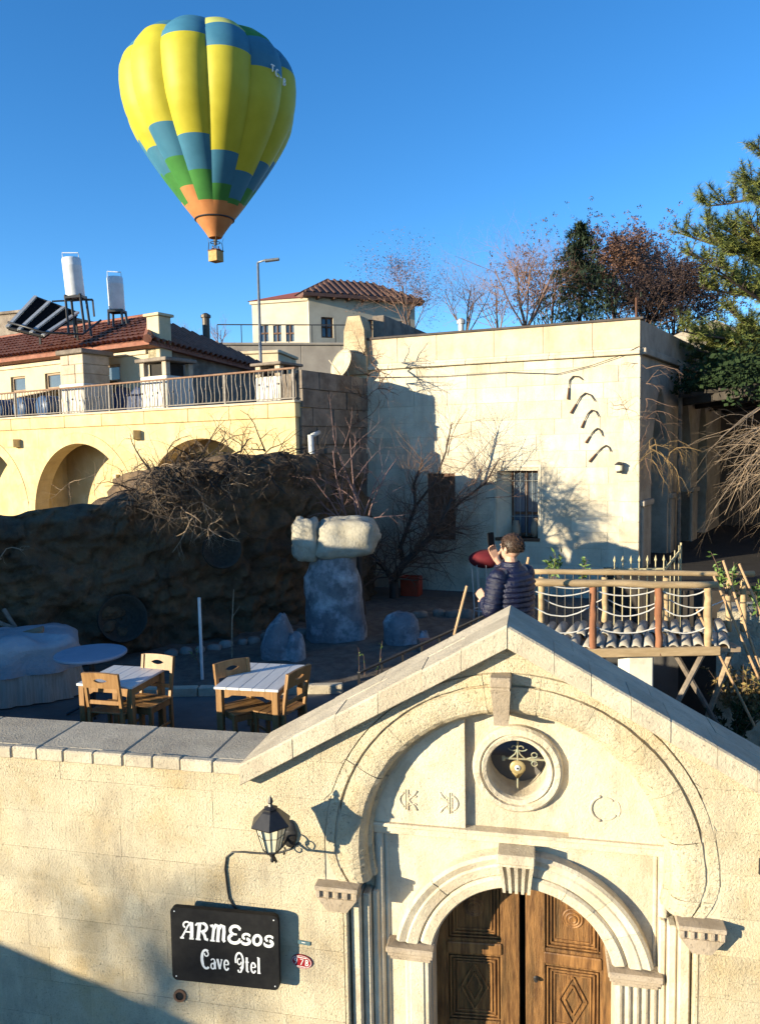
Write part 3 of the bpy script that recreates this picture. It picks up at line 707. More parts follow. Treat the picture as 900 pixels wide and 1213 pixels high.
m_yellow = mat('yellow_ashlar', (.58, .455, .245), (.51, .38, .18), scale=2.5, bump=.3, bscale=35, bdist=.012, rand=.07, stain=(.46, .30, .12), sscale=.8, samt=.55, stain2=(.26, .19, .12), s2scale=2.2, s2amt=.55, s2stretch=(1.2, 1, .5))
m_grey = mat('grey_stone', (.24, .20, .16), (.15, .12, .095), scale=3, bump=.7, bscale=18, bdist=.03, rand=.15, stain=(.09, .07, .055), sscale=1.5, samt=.7)
m_brown = mat('brown_wood', (.13, .06, .03), (.08, .035, .018), scale=8, rough=.6, bump=.3, bscale=40, stretch=(4, 4, .5))
m_glass = mat('window_glass', (.10, .13, .16), (.07, .09, .12), rough=.08, spec=.6, scale=2)
m_curtain = mat('curtain', (.42, .42, .40), (.32, .32, .30), scale=6, stretch=(8, 8, .2))
# ================================================================== BIG PALE HOUSE
B = WF(757, 500, 15.5, 22)
BR = empty('pale_stone_house', B.o, -B.a, label='large pale stone house with flat parapet roof and arched side loggia', cat='house')
RB = random.Random(5)
opsB = [rect_op(-2.965, -2.03, 3.60, 5.08), rect_op(-4.56, -3.87, 3.50, 5.03)]
mb = MB(); wall_open(mb, -6.3, -.002, 1.8, 7.40, opsB, .012, .45); mb.build('wall_core', m_joint, BR)
courses(BR, m_white, -6.3, 0, 2.3, 7.38, opsB, (.33, .35, .38), (.62, 1.05), RB, d=(-.007, .005), g=.0038)
# cornice and parapet
for i in range(7): MB().box(-6.3 + .9 * i + .001, -5.4 + .9 * i - .001, -.10, .4, 7.385, 7.46, .012).build('cornice_stone', m_white, BR); MB().box(-6.3 + .9 * i + .001, -5.4 + .9 * i - .001, -.05, .4, 7.462, 7.52, .008).build('cornice_stone', m_white, BR)
u = -6.3
while u < -.01:
    e = min(0, u + RB.uniform(.8, 1.3)); e = 0 if -e < .4 else e
    MB().box(u + .001, e - .001, -.01, .42, 7.522, 8.075, .01).build('parapet_stone', m_parap, BR); u = e
MB().box(-6.0, .06, -.05, .5, 8.077, 8.125, .01).build('roof_edge', mat('roof_tar', (.09, .075, .065), (.06, .05, .045), scale=6), BR)
MB().box(-6.3, -.1, .45, 9, 7.6, 7.8).build('flat_roof', m_grey, BR)
# corner quoins
z = 2.3; k = 0
while z < 7.3:
    h = .42; wq = .12 if z < 4.9 else .055
    MB().box(-.30 - .1 * (k % 2), .012, -.012 if z < 4.9 else -.004, .35, z + .002, min(z + h, 7.38) - .002, .012).build('quoin_stone', m_white, BR); z += h; k += 1
# left window: closed wooden shutter; right window: deep reveal, casement and grille
def window(u0, u1, z0, z1, dep, shutter):
    W = empty('window', ((u0 + u1) / 2, 0, z0)); W.parent = BR; hw = (u1 - u0) / 2; h = z1 - z0
    mb = MB()
    for a in ((-hw, -hw + .02, 0, h), (hw - .02, hw, 0, h)): mb.box(a[0], a[1], .003, dep, a[2], a[3])
    mb.box(-hw, hw, .003, dep, h - .02, h); mb.build('window_reveal', m_white, W)
    MB().box(-hw - .02, hw + .02, -.03, dep, -.07, 0, .01).build('sill', m_brown if not shutter else m_white, W)
    if not shutter:
        for a in (-1, 1): MB().box(*sorted((a * (hw + .002), a * (hw + .05))), -.014, .01, -.0, h + .05, .006).build('surround', m_white, W)
        MB().box(-hw - .05, hw + .05, -.014, .01, h + .052, h + .10, .006).build('surround', m_white, W)
    MB().box(-hw, hw, dep + .10, dep + .12, 0, h).build('curtain' if not shutter else 'backing', m_curtain if not shutter else m_brown, W)
    if shutter:
        for a in range(4): x = -hw + 2 * hw * a / 4; MB().box(x + .004, x + 2 * hw / 4 - .004, dep - .02, dep + .03, .02, h - .02, .006).build('shutter_board', m_brown, W)
        for zz in (.3, h - .3): MB().box(-hw + .02, hw - .02, dep - .045, dep - .02, zz - .05, zz + .05, .005).build('shutter_rail', m_brown, W)
    else:
        c0 = -hw + .29; cm = (c0 + hw) / 2
        mb = MB(); mb.add([(-hw + .02, .02, 0), (c0, dep, 0), (c0, dep, h - .02), (-hw + .02, .02, h - .02), (-hw + .02, dep, 0), (-hw + .02, dep, h - .02)], [(0, 1, 2, 3), (4, 0, 3, 5), (1, 4, 5, 2), (3, 2, 5), (0, 4, 1)]); mb.build('splayed_jamb', m_white, W)
        for x in (c0 + .03, cm, hw - .03): MB().box(x - .03, x + .03, dep - .03, dep + .03, .02, h - .02, .006).build('casement_stile', m_brown, W)
        for zz in (.05, h * .35, h - .05): MB().box(c0 + .06, hw - .06, dep - .02, dep + .02, zz - .03, zz + .03, .005).build('casement_rail', m_brown, W)
        for a, b in ((c0 + .06, cm - .03), (cm + .03, hw - .06)): MB().box(a, b, dep + .0, dep + .006, .05, h - .05).build('pane', m_glass, W)
        mgp = mat('grille_paint', (.30, .30, .27), rough=.5)
        for k in range(5): x = c0 + .07 + k * (hw - c0 - .12) / 4; mb = MB(); mb.tube([(x, dep - .07, .0), (x, dep - .07, h)], .008, 6); mb.build('grille_bar', mgp, W)
        for zz in (.45, h - .25): mb = MB(); mb.tube([(c0 - .03, dep - .07, zz), (hw, dep - .07, zz)], .007, 6); mb.build('grille_bar', mgp, W)
    return W
window(-2.965, -2.03, 3.60, 5.08, .30, False); window(-4.56, -3.87, 3.50, 5.03, .08, True)
# clay pots standing in the window
for x, r, s in ((-2.55, .10, 1.1), (-2.13, .10, 1.3)):
    mb = MB(); mb.lathe([(r * .5, 0), (r, .10 * s), (r * 1.02, .18 * s), (r * .62, .29 * s), (r * .66, .33 * s)], 14, B.P(x, .12, 3.602)); mb.build('clay_jar', mat('jar_clay%d' % int(r * 100), (.32, .24, .17), (.24, .17, .11), scale=6, bump=.2), smooth=True, label='rounded clay jar standing in the %s corner of the barred window' % ('splayed' if s < 1.2 else 'squared'), cat='jar')
m_courtshade = mat('court_shade_stone', (.08, .068, .056), (.05, .042, .035), scale=2, bump=.6, bscale=10)  # darkened so that the court's shade sits in the colour
m_logg = mat('shaded_loggia_stone', (.40, .34, .265), (.31, .26, .20), scale=3, bump=.4, bscale=30, rand=.08, stain=(.13, .11, .09), sscale=.9, samt=.7)  # house stone darkened for the loggia side's shade, with dirt stains
# side loggia: wall with pointed arches running back from the corner
SD = WF(757, 500, 15.5, 22); SD.a = rad(-56.6); SD.u = Vector((math.cos(SD.a), -math.sin(SD.a), 0)); SD.n = Vector((-math.sin(SD.a), -math.cos(SD.a), 0))
LG = empty('loggia', (0, 0, 0), 0); LG.parent = BR; LG.rotation_euler.z = -SD.a + B.a; 
def pointed(c, hw, zs, rise, z0=2.3): return (c - hw, c + hw, lambda u: z0, lambda u: zs + rise * (1 - (abs(u - c) / hw) ** 1.7))
opsS = [pointed(1.75, .78, 5.4, 1.4), pointed(4.25, .82, 5.4, 1.4), pointed(6.55, .7, 5.4, 1.4)]
mb = MB(); wall_open(mb, .05, 9.5, 2.3, 7.40, opsS, .012, .45, du=.09); mb.build('loggia_wall', m_logg, LG)
courses(LG, m_logg, .06, 9.4, 4.2, 7.38, opsS, (.35, .4), (.7, 1.1), RB, d=(-.003, .002), g=.0012)
MB().box(.06, 9.5, -.10, .4, 7.385, 7.52, .012).build('cornice', m_logg, LG)
MB().box(.06, 9.5, -.01, .42, 7.522, 8.075, .01).build('parapet', m_logg, LG)
for c in (.5, 3.0, 5.4):
    mb = MB(); mb.box(c - .33, c + .33, -.05, .5, 2.3, 4.3, .02); mb.box(c - .40, c + .40, -.09, .55, 4.3, 4.42, .015); mb.build('pier', m_logg, LG)
MB().box(.3, 9.5, 2.6, 2.8, 2.3, 7.4).build('inner_wall', m_courtshade, LG); MB().box(.5, 9.5, .45, 2.7, 7.2, 7.39).build('ceiling', m_courtshade, LG); MB().box(.3, .5, .46, 2.6, 2.3, 7.19).build('inner_end_wall', m_courtshade, LG)  # loggia inside coloured darker so the arches read as shaded
for c in (1.75, 4.25): MB().box(c - .5, c + .5, 2.55, 2.62, 3.0, 5.0, .01).build('inner_door', m_brown, LG)
mb = MB(); mb.tube([SD.P(3.05, -.14, 7.4) - B.o] * 1 + [SD.P(3.05, -.14, 2.4) - B.o], .05, 8); dp = mb.build('drain_pipe', m_grey, BR); dp.matrix_parent_inverse = Matrix.Rotation(B.a, 4, 'Z')
mb = MB(); mb.obox((17.5, 16.5, 4.9), (3.0, 0, 0), (0, 9, 0), (0, 0, 4.9), .04); mb.build('sky_blocker', m_logg, label='unseen stone block added to keep skylight off the loggia side', cat='house')  # added out of view to cut the skylight on the loggia
# courtyard back wall beyond the loggia
mb = MB(); mb.obox((13.0, 23.6, 5.0), (5.0, 0, 0), (0, .3, 0), (0, 0, 2.8), .03); mb.build('courtyard_wall', m_courtshade, label='stone wall, coloured darker for its shade, closing the shaded courtyard beside the loggia', cat='wall')
m_finial = mat('finial_stone', (.50, .40, .26), (.40, .30, .18), scale=3, bump=.8, bscale=16, bdist=.04, stain=(.30, .22, .13), sscale=3)
# side parapet and gable stone at the left end
mb = MB(); mb.box(-5.95, -5.65, .35, 9, 7.6, 8.68, .02); mb.build('side_parapet', m_grey, BR)
for zz, w0, w1, z1 in ((7.3, .30, .27, 7.95), (7.953, .26, .25, 8.30), (8.303, .25, .15, 8.62)):
    mb = MB(); mb.add([(-6.2 + s * ww, d, q) for q, ww in ((zz, w0), (z1, w1)) for s, d in ((-1, -.16), (1, -.16), (1, .3), (-1, .3))], [(0, 1, 5, 4), (1, 2, 6, 5), (2, 3, 7, 6), (3, 0, 4, 7), (4, 5, 6, 7), (0, 3, 2, 1)]); mb.build('corner_finial_stone', m_finial, BR)
# sickles hung on the wall
zx = lambda x, y: (420 + x * .4222, 360 + y * .4222)
SK = [[(597, 268), (600, 232), (602, 214), (612, 203), (628, 204), (641, 214)], [(605, 307), (622, 278), (633, 260), (646, 250), (662, 256), (675, 275)], [(635, 348), (645, 325), (653, 308), (664, 298), (676, 302), (685, 318)],
      [(647, 390), (660, 370), (669, 357), (680, 349), (690, 356), (696, 373)], [(657, 443), (678, 418), (692, 404), (704, 397), (713, 403), (718, 416)]]
m_steel = mat('dull_steel', (.10, .085, .07), (.06, .05, .04), scale=20, rough=.55, metal=.5)
SKL = ['topmost sickle with the widest handle tip hung on the pale wall', 'second sickle down, largest curved blade on the pale wall', 'middle sickle of the five hung on the pale wall', 'fourth sickle down on the pale wall, short curved blade', 'lowest sickle of the five, hung nearest the wall lamp']
for pts, lb in zip(SK, SKL):
    q = [B.uz(*zx(*p), -.03) for p in pts]
    r_ = empty('sickle', B.P(q[0][0], -.03, q[0][1]), 0, label=lb, cat='sickle', group='sickles hung on the pale wall')
    W3 = [B.P(a, -.03, b) - r_.location for a, b in q]
    mb = MB(); mb.tube([W3[0], W3[0].lerp(W3[1], .9)], [.024, .016], 8); mb.build('handle', m_brown, r_)
    # blade: flat tapered crescent
    sm = []
    for i in range(1, len(W3) - 1):
        for k in range(4): sm.append(W3[i].lerp(W3[i + 1], k / 4))
    sm.append(W3[-1]); mb = MB(); n_ = len(sm)
    mb.tube([W3[0].lerp(W3[1], .9)] + sm, [.009] + [.008 + .008 * math.sin(PI * i / n_) for i in range(n_ - 1)] + [.003], 4); mb.build('blade', m_steel, r_)
m_galvv = mat('vent_metal', (.40, .40, .40), rough=.5, metal=.3)
# small wall lamp
wl = B.uz(733, 551, -.1); WL = empty('house_lamp', B.P(wl[0], -.02, wl[1]), -B.a, label='small dark wall lamp beside the corner of the pale house', cat='lamp')
mb = MB(); mb.box(-.04, .04, 0, .02, -.08, .06, .005); mb.tube([(0, 0, .04), (0, -.07, .06), (0, -.10, .05)], .012, 6); mb.build('bracket', m_iron, WL)
mb = MB(); mb.lathe([(.05, -.12), (.07, -.10), (.075, .0)], 12, (0, -.10, 0)); mb.build('lamp_glass', m_glassw, WL)
mb = MB(); mb.lathe([(.095, 0), (.09, .02), (.04, .06), (.012, .07)], 12, (0, -.10, 0)); mb.lathe([(.05, -.16), (.056, -.12)], 12, (0, -.10, 0)); mb.build('lamp_cap', m_iron, WL)
rp = at(753, 378, 15.75); mb = MB(); mb.tube([Vector((rp.x, 15.75, 8.0)), Vector((rp.x, 15.75, 8.55))], .022, 6); mb.build('roof_pole', m_brown, label='short thin pole on the roof corner of the pale house', cat='pole')
rp = at(546, 390, 17.6); mb = MB(); mb.lathe([(.07, -.5), (.07, .12), (.10, .12), (.10, .20), (.03, .25)], 10, rp); mb.build('roof_vent', m_galvv, label='small metal vent pipe on the flat roof edge', cat='vent')
# cable along the cornice
mb = MB(); cps = [B.uz(x, y, -.06) for x, y in ((440, 447), (520, 446), (600, 441), (660, 443), (700, 433), (735, 421), (757, 410))]; mb.tube([B.P(a, -.06, b) for a, b in cps], .007, 5)
mb.build('wall_cable', m_iron, label='thin dark cable strung below the cornice of the pale house', cat='cable')
# ================================================================== YELLOW ARCADE WING WITH TERRACE
A = WF(350, 500, 15.5, 31)
AR = empty('arcade_wing', A.o, -A.a, label='yellow stone arcade wing with round arches below a railed terrace', cat='building')
RA = random.Random(8)
arches = [(-10.95, 1.84, 4.02), (-6.76, 1.84, 4.02), (-2.62, 1.86, 4.03)]
opsA = [round_op(c, R, zc, 2.0) for c, R, zc in arches]
mb = MB(); wall_open(mb, -15, -.002, 2.0, 6.26, opsA, .012, .40, du=.12); mb.build('wall_core', m_yellow, AR)
courses(AR, m_yellow, -15, 0, 3.0, 6.25, [round_op(c, R + .27, zc, 2.0) for c, R, zc in arches], (.34, .38), (.7, 1.2), RA, d=(-.003, .003), g=.0015)
for c, R, zc in arches:                                     # voussoir rings
    for i in range(15):
        mb = MB(); K = 3; pa = [(R, .40), (R, -.012), (R + .265, -.012), (R + .265, .02)]
        for k in range(K + 1):
            a = PI * (i + .006 + .988 * k / K) / 15
            for r, d in pa: mb.v.append((c + r * math.cos(a), d, zc + r * math.sin(a)))
        for k in range(K):
            for q in range(3): p = k * 4 + q; mb.f.append((p, p + 4, p + 5, p + 1)); mb.m.append(0)
        mb.build('voussoir', m_yellow, AR)
# ledge stones
u = -15.0
while u < -.02:
    e = u + RA.uniform(.8, 1.5); e = .04 if e > -.5 else e
    MB().box(u + .002, e - .002, -.05 + RA.uniform(-.004, .004), .5, 6.262, 6.55, .012).build('ledge_stone', m_yellow, AR); u = e
MB().box(-15, .06, -.09, .5, 6.552, 6.60, .01).build('ledge_cap', m_parap, AR)
MB().box(-15, 0, .4, 6.0, 6.35, 6.58).build('terrace_floor', m_pave, AR)
# porch behind the arches
MB().box(-15, -.1, 1.1, 1.3, 2.0, 6.34).build('porch_back_wall', m_yellow, AR)
for x in (-14.9, -8.95, -4.75, -.35): MB().box(x, x + .25, .4, 1.1, 2.0, 6.34).build('porch_cross_wall', m_yellow, AR)
for c in (-6.1, -3.2):
    MB().box(c - .5, c + .5, 1.02, 1.1, 2.6, 4.95, .01).build('porch_door', m_brown, AR)
    for s in (-1, 1): MB().box(c + s * .55 - .05, c + s * .55 + .05, .98, 1.1, 2.6, 5.05, .01).build('porch_door_frame', m_parap, AR)
# drain spouts
for px, py in ((18, 525), (158, 515)):
    uu, zz = A.uz(px, py)
    mb = MB(); mb.box(uu, uu + .26, -.22, .02, zz - .11, zz + .10, .015); mb.build('spout_stone', m_yellow, AR)
    mb = MB(); mb.box(uu - .22, uu - .06, -.016, .03, zz - .06, zz + .08); mb.build('putlog_shade_block', m_dark, AR)  # dark block on the wall stands in for a hole's shade
# railing
RL = empty('terrace_railing', A.P(-14.8, .05, 6.60), -A.a, label='wrought iron railing with rusty handrail along the arcade terrace', cat='railing')
m_rust = mat('rusty_handrail', (.16, .085, .05), (.22, .13, .08), scale=12, rough=.7)
m_rail = mat('railing_paint', (.22, .19, .16), (.13, .11, .09), scale=16, rough=.6)
mb = MB(); mb.box(0, 14.8, -.03, .03, .63, .67, .008); mb.build('handrail', m_rust, RL); MB().box(0, 14.8, -.015, .015, .04, .065, .004).build('bottom_rail', m_rail, RL)
for k in range(9): MB().box(k * 1.84, k * 1.84 + .05, -.025, .025, 0, .65, .005).build('rail_post', m_rail, RL)
mb = MB()
for k in range(118):
    x = .10 + k * .125; pts = [(x + (.025 * math.sin(t_ / 10 * 2 * PI) if k % 2 else 0), 0, .05 + .59 * t_ / 10) for t_ in range(11)]
    mb.tube(pts, .010, 4, cap=False)
    if k % 4 == 2: mb.ell((x, 0, .36), .028, .028, .028, 6, 4)
mb.build('balusters', m_rail, RL, kind='stuff')
# chimney pillars on the terrace
def pillar(px0, px1, pyt, dep, label, brick):
    ua, zt1 = A.uz(px0, pyt, dep); ub, _ = A.uz(px1, pyt, dep); w_ = (ub - ua) * .72
    r_ = empty('chimney_pillar', A.P(ua, dep, 6.58), -A.a, label=label, cat='chimney', group='chimney pillars on the arcade terrace'); H = zt1 - 6.58
    if brick:
        MB().box(-.04, w_ + .04, -.04, w_, 0, H * .48, .02).build('plastered_base', m_whiteb, r_)
        nz = 3; rr = random.Random(2)
        for k in range(nz):
            z0 = H * .48 + (H * .44) * k / nz; z1 = H * .48 + (H * .44) * (k + 1) / nz; sp = rr.uniform(.35, .65) * w_
            MB().box(0, sp - .004, 0, w_ - .04, z0 + .004, z1 - .003, .012).build('chimney_block', m_block, r_); MB().box(sp + .004, w_, .006, w_ - .04, z0 + .004, z1 - .003, .012).build('chimney_block', m_block, r_)
        MB().box(.03, w_ - .03, .03, w_ - .07, H * .45, H * .93).build('mortar_core', m_joint, r_)
    else:
        MB().box(0, w_, 0, w_, 0, H * .66, .02).build('plastered_shaft', m_whiteb, r_)
        for x in (0, w_ - .14):
            for y in (0, w_ - .14): MB().box(x, x + .14, y, y + .14, H * .66, H * .92, .01).build('cap_leg', m_block, r_)
        MB().box(.16, w_ - .16, .16, w_ - .16, H * .66, H * .90).build('flue', m_dark, r_)
    MB().box(-.08, w_ + .08, -.08, w_ + .06, H * .93, H, .015).build('cap_slab', m_grey, r_)
m_whiteb = mat('whitewash', (.70, .66, .58), (.60, .55, .46), scale=4, bump=.4, bscale=25, stain=(.40, .35, .27), sscale=2)
m_block = mat('chimney_blocks', (.46, .38, .28), (.36, .28, .20), scale=5, bump=.5, bscale=30, rand=.15)
pillar(71, 108, 416, .25, 'chimney pillar with bare stone block top on the arcade terrace', True)
pillar(165, 209, 426, .25, 'whitewashed chimney pillar with open cap beside the red tiled house', False)
pillar(302, 343, 431, .2, 'whitewashed chimney pillar at the corner end of the terrace railing', False)
# things stored on the terrace
m_bluet = mat('blue_tarp', (.025, .045, .11), (.018, .03, .08), scale=4, bump=.5, bscale=8, bdist=.05, rough=.5)
ua, zz = A.uz(113, 475, 1.1); ub, _ = A.uz(168, 475, 1.1)
mb = MB(); nn = 14
for j in range(nn + 1):
    for i in range(nn + 1):
        x = (ub - ua) * i / nn; h = .62 + .10 * math.sin(i * 1.1) + .05 * math.sin(i * 2.7 + 1)
        y = -.03 * math.sin(i * 2.1 + j * .5) if j < nn * .6 else (j - nn * .6) / nn * 2.2
        mb.v.append((x, y, h * min(1, j / (nn * .6)) + (.0 if j < nn * .6 else -.02 * (j - nn * .6))))
for j in range(nn):
    for i in range(nn): a = j * (nn + 1) + i; mb.f.append((a, a + 1, a + nn + 2, a + nn + 1)); mb.m.append(0)
mb.build('tarpaulin', m_bluet, smooth=True, loc=A.P(ua, 1.1, 6.58), rz=-A.a, label='dark blue tarpaulin over stored things behind the terrace railing', cat='tarpaulin')
m_barrel = mat('blue_barrel', (.05, .10, .20), (.04, .08, .16), rough=.4)
for px, lb in ((5, 'blue plastic drum behind the railing, farthest from the chimney pillars'), (33, 'blue plastic drum behind the railing, middle of three'), (60, 'blue plastic drum behind the railing beside the block chimney')):
    u_, z_ = A.uz(px, 490, .7); mb = MB(); mb.lathe([(.0, -.5), (.27, -.5), (.29, -.47), (.29, -.1), (.30, -.08), (.29, -.06), (.29, .47), (.27, .5), (0, .5)], 18, A.P(u_, .95, 6.88), A.n, cap=False); mb.build('plastic_drum', m_barrel, smooth=True, label=lb, cat='drum', group='blue drums on the terrace')
# lean-to awning on the terrace
AW = empty('lean_to_awning', A.P(-11.5, 1.9, 6.58), -A.a, label='weathered timber lean-to roof sheltering the far end of the terrace', cat='awning')
m_timber = mat('weathered_timber', (.36, .27, .18), (.24, .17, .11), scale=8, stretch=(.4, 4, 4), bump=.3, bscale=40)
for k in range(7): MB().box(0, 4.6, -1.0 + k * .3, -1.0 + k * .3 + .29, 0, .03, .004).build('roof_board', m_timber, AW)
for o in list(AW.children): o.rotation_euler = (0, rad(-4.5), 0); o.location = (0, 0, .55)
for x in (.2, 2.3, 4.4): MB().box(x, x + .07, -.9, -.83, 0, .55 + x * .078, .008).build('awning_post', m_timber, AW)
# return wall of rough dark blocks at the end of the terrace
r0 = Vector((A.o.x + .14, A.o.y + .06, 0)); r1 = B.P(-5.95, .1, 0); dv = (r1 - r0); ang = math.atan2(dv.y, dv.x)
RW = empty('rough_return_wall', r0, ang, label='rough dark stone wall between arcade wing and pale house', cat='wall'); LR = dv.length
MB().box(0, LR, .06, .5, 2.0, 7.15).build('wall_core', m_grey, RW)
courses(RW, m_grey, 0, LR, 5.7, 7.22, [], (.33, .38, .42), (.4, .75), RA, d=(-.03, .03), g=.008, th=.12, name='rough_block')
courses(RW, m_grey, 0, LR, 2.3, 5.69, [], (.4, .5, .6), (.5, .9), RA, d=(-.05, .05), g=.012, th=.12, name='rough_block')
mb = MB(); mb.tube([Vector((.12, -.10, 5.9)), Vector((.12, -.12, 5.4)), Vector((.14, -.14, 5.0))], .06, 8); mb.tube([Vector((.14, -.12, 5.88)), Vector((.42, -.10, 5.95))], .05, 8); pp = mb.build('plastic_pipe', mat('pipe_white', (.55, .55, .52), rough=.4), loc=r0, rz=ang, smooth=True, label='pale plastic drain pipe on the dark rough wall', cat='pipe')
# satellite dish
ds = at(409, 433, 17.6); mb = MB(); mb.lathe([(.0, .0), (.15, .02), (.28, .07), (.36, .13), (.365, .135), (.28, .085), (.15, .035), (0, .015)], 20, ds, (-.75, -.6, .35), cap=False); mb.tube([ds, ds + Vector((.12, .1, -.5))], .025, 6)
mb.tube([ds + Vector((-.05, -.05, -.3)), ds + Vector((-.35, -.28, .1))], .012, 5); mb.build('satellite_dish', mat('dish_paint', (.50, .42, .30), (.42, .34, .22)), smooth=True, label='cream satellite dish above the rough return wall', cat='dish')
# ================================================================== RED TILED HOUSE BEHIND THE TERRACE
H = WF(186, 440, 19.6, 31)
HR = empty('red_tiled_house', H.o, -H.a, label='cream house with red tiled roof, water tanks and solar panels', cat='house')
m_cream = mat('cream_render', (.52, .45, .30), (.46, .39, .25), scale=2, bump=.2, bscale=30, stain=(.36, .29, .18), sscale=1.2)
m_tile = mat('roof_tile', (.27, .105, .065), (.18, .07, .045), scale=7, bump=.4, bscale=30, stain=(.30, .16, .11), sscale=3, rough=.8)
ops = [rect_op(*q) for q in ((-.55, -.05, 7.55, 7.95), (-2.1, -1.35, 7.5, 7.95), (-4.5, -3.8, 7.45, 7.9), (-6.1, -5.4, 7.45, 7.9), (-8.6, -7.8, 7.45, 7.9))]
mb = MB(); wall_open(mb, -14, 0, 5.0, 8.42, ops, 0, .3); mb.build('front_wall', m_cream, HR)
for a, b, lo, hi in ops:
    z0, z1 = lo(0), hi(0); W = empty('window', ((a + b) / 2, .1, z0)); W.parent = HR; hw = (b - a) / 2; h = z1 - z0
    for x in (-hw, hw - .06): MB().box(x, x + .06, -.04, .04, 0, h, .005).build('frame', m_timber, W)
    for zq in (0, h - .06): MB().box(-hw + .06, hw - .06, -.04, .04, zq, zq + .06, .005).build('frame', m_timber, W)
    MB().box(-hw + .05, hw - .05, 0, .02, .05, h - .05).build('pane', m_glass, W)
gw_ = [(0.002, 5.0), (0.002, 8.28), (2.1, 8.10), (4.6, 7.84), (4.6, 5.0)]
mb = MB(); mb.add([(x, y, z) for x in (0.0, -.25) for y, z in gw_], [(0, 1, 2, 3, 4), (9, 8, 7, 6, 5)] + [(i, i + 5, (i + 1) % 5 + 5, (i + 1) % 5) for i in range(5)]); mb.build('gable_wall', m_grey, HR)
def tiles(u0, u1, y0, z0, y1, z1, sp, r, m, parent, name='roof_tiles', cut=None):
    mb = MB(); n = int((u1 - u0) / sp); L = math.hypot(y1 - y0, z1 - z0); rows = max(2, int(L / .33)); rr = random.Random(4)
    ny, nz = -(z1 - z0) / L, (y1 - y0) / L
    for i in range(n):
        x = u0 + sp * (i + .5); 
        for k in range(rows):
            if cut and x > cut[0] and (k + .7) / rows > (cut[1] - x) / (cut[1] - cut[0]): break
            ta, tb = k / rows, (k + 1.15) / rows; j = rr.uniform(-.012, .012); lift = rr.uniform(0, .012)
            for s in (0, 1):
                t_ = (ta, min(tb, 1.01))[s]; rq = r * (1.0 if s == 0 else .82); o = (.028 if s == 0 else 0) + lift
                for q in range(5):
                    a = PI * q / 4; c_, s_ = math.cos(a) * rq, math.sin(a) * rq + o
                    mb.v.append((x + c_ + j, y0 + (y1 - y0) * t_ + ny * s_, z0 + (z1 - z0) * t_ + nz * s_))
            b = len(mb.v) - 10
            for q in range(4): mb.f.append((b + q, b + q + 1, b + q + 6, b + q + 5)); mb.m.append(0)
    return mb.build(name, m, parent, kind='stuff')
HE = -2.3
mb = MB(); mb.add([(-14.2, -.4, 8.38), (.2, -.4, 8.38), (.2, 4.8, 7.92), (-14.2, 4.8, 7.92), (-14.2, 2.1, 9.52), (HE, 2.1, 9.52), (-14.2, -.4, 8.28), (.2, -.4, 8.28), (.2, 4.8, 7.82), (-14.2, 4.8, 7.82)],
  [(0, 1, 5, 4), (1, 2, 5), (2, 3, 4, 5), (0, 4, 3, 9, 6), (0, 6, 7, 1), (1, 7, 8, 2), (2, 8, 9, 3), (6, 9, 8, 7)]); ROOF = mb.build('roof', m_tile, HR)
tiles(-14.2, .2, -.45, 8.39, 2.1, 9.54, .19, .085, m_tile, ROOF, cut=(HE, .2)); tiles(-14.2, HE, 4.8, 7.94, 2.1, 9.54, .19, .085, m_tile, ROOF)
mb = MB()
for k in range(26):                                       # tile rolls on the hip end
    y = -.35 + 5.1 * (k + .5) / 26; z0 = 8.40 - .46 * (k + .5) / 26; f = min(1, (y + .4) / 2.5, (4.8 - y) / 2.7); mb.tube([(.24, y, z0), (.2 + (HE - .2) * f, y + (2.1 - y) * 0, z0 + f * (9.54 - z0) * .98)], .085, 6, cap=False)
mb.build('hip_tiles', m_tile, ROOF, kind='stuff')
mb = MB()
for a, b in (((.2, -.45, 8.42), (HE, 2.1, 9.56)), ((HE, 2.1, 9.56), (-14.2, 2.1, 9.56))): mb.tube([a, b], .11, 8)
mb.build('ridge_tiles', m_tile, ROOF, kind='stuff')
mb = MB(); mb.box(-.30, .14, .0, .42, 7.3, 9.05, .015); mb.box(-.36, .20, -.06, .48, 9.05, 9.12, .01); mb.build('chimney', m_cream, HR)
mb = MB(); mb.box(-14, -.31, -.06, .0, 8.12, 8.24, .01); mb.build('eave_band', m_parap, HR)
# flue pipe beyond
fp = at(245, 405, 23.5); mb = MB(); mb.tube([fp + Vector((0, 0, -.8)), fp + Vector((0, 0, .75))], .11, 10); mb.lathe([(.15, .72), (.15, .80), (.05, .86)], 10, fp); mb.build('flue_pipe', m_steel, smooth=False, label='tall metal flue pipe rising behind the red tiled roof', cat='flue')
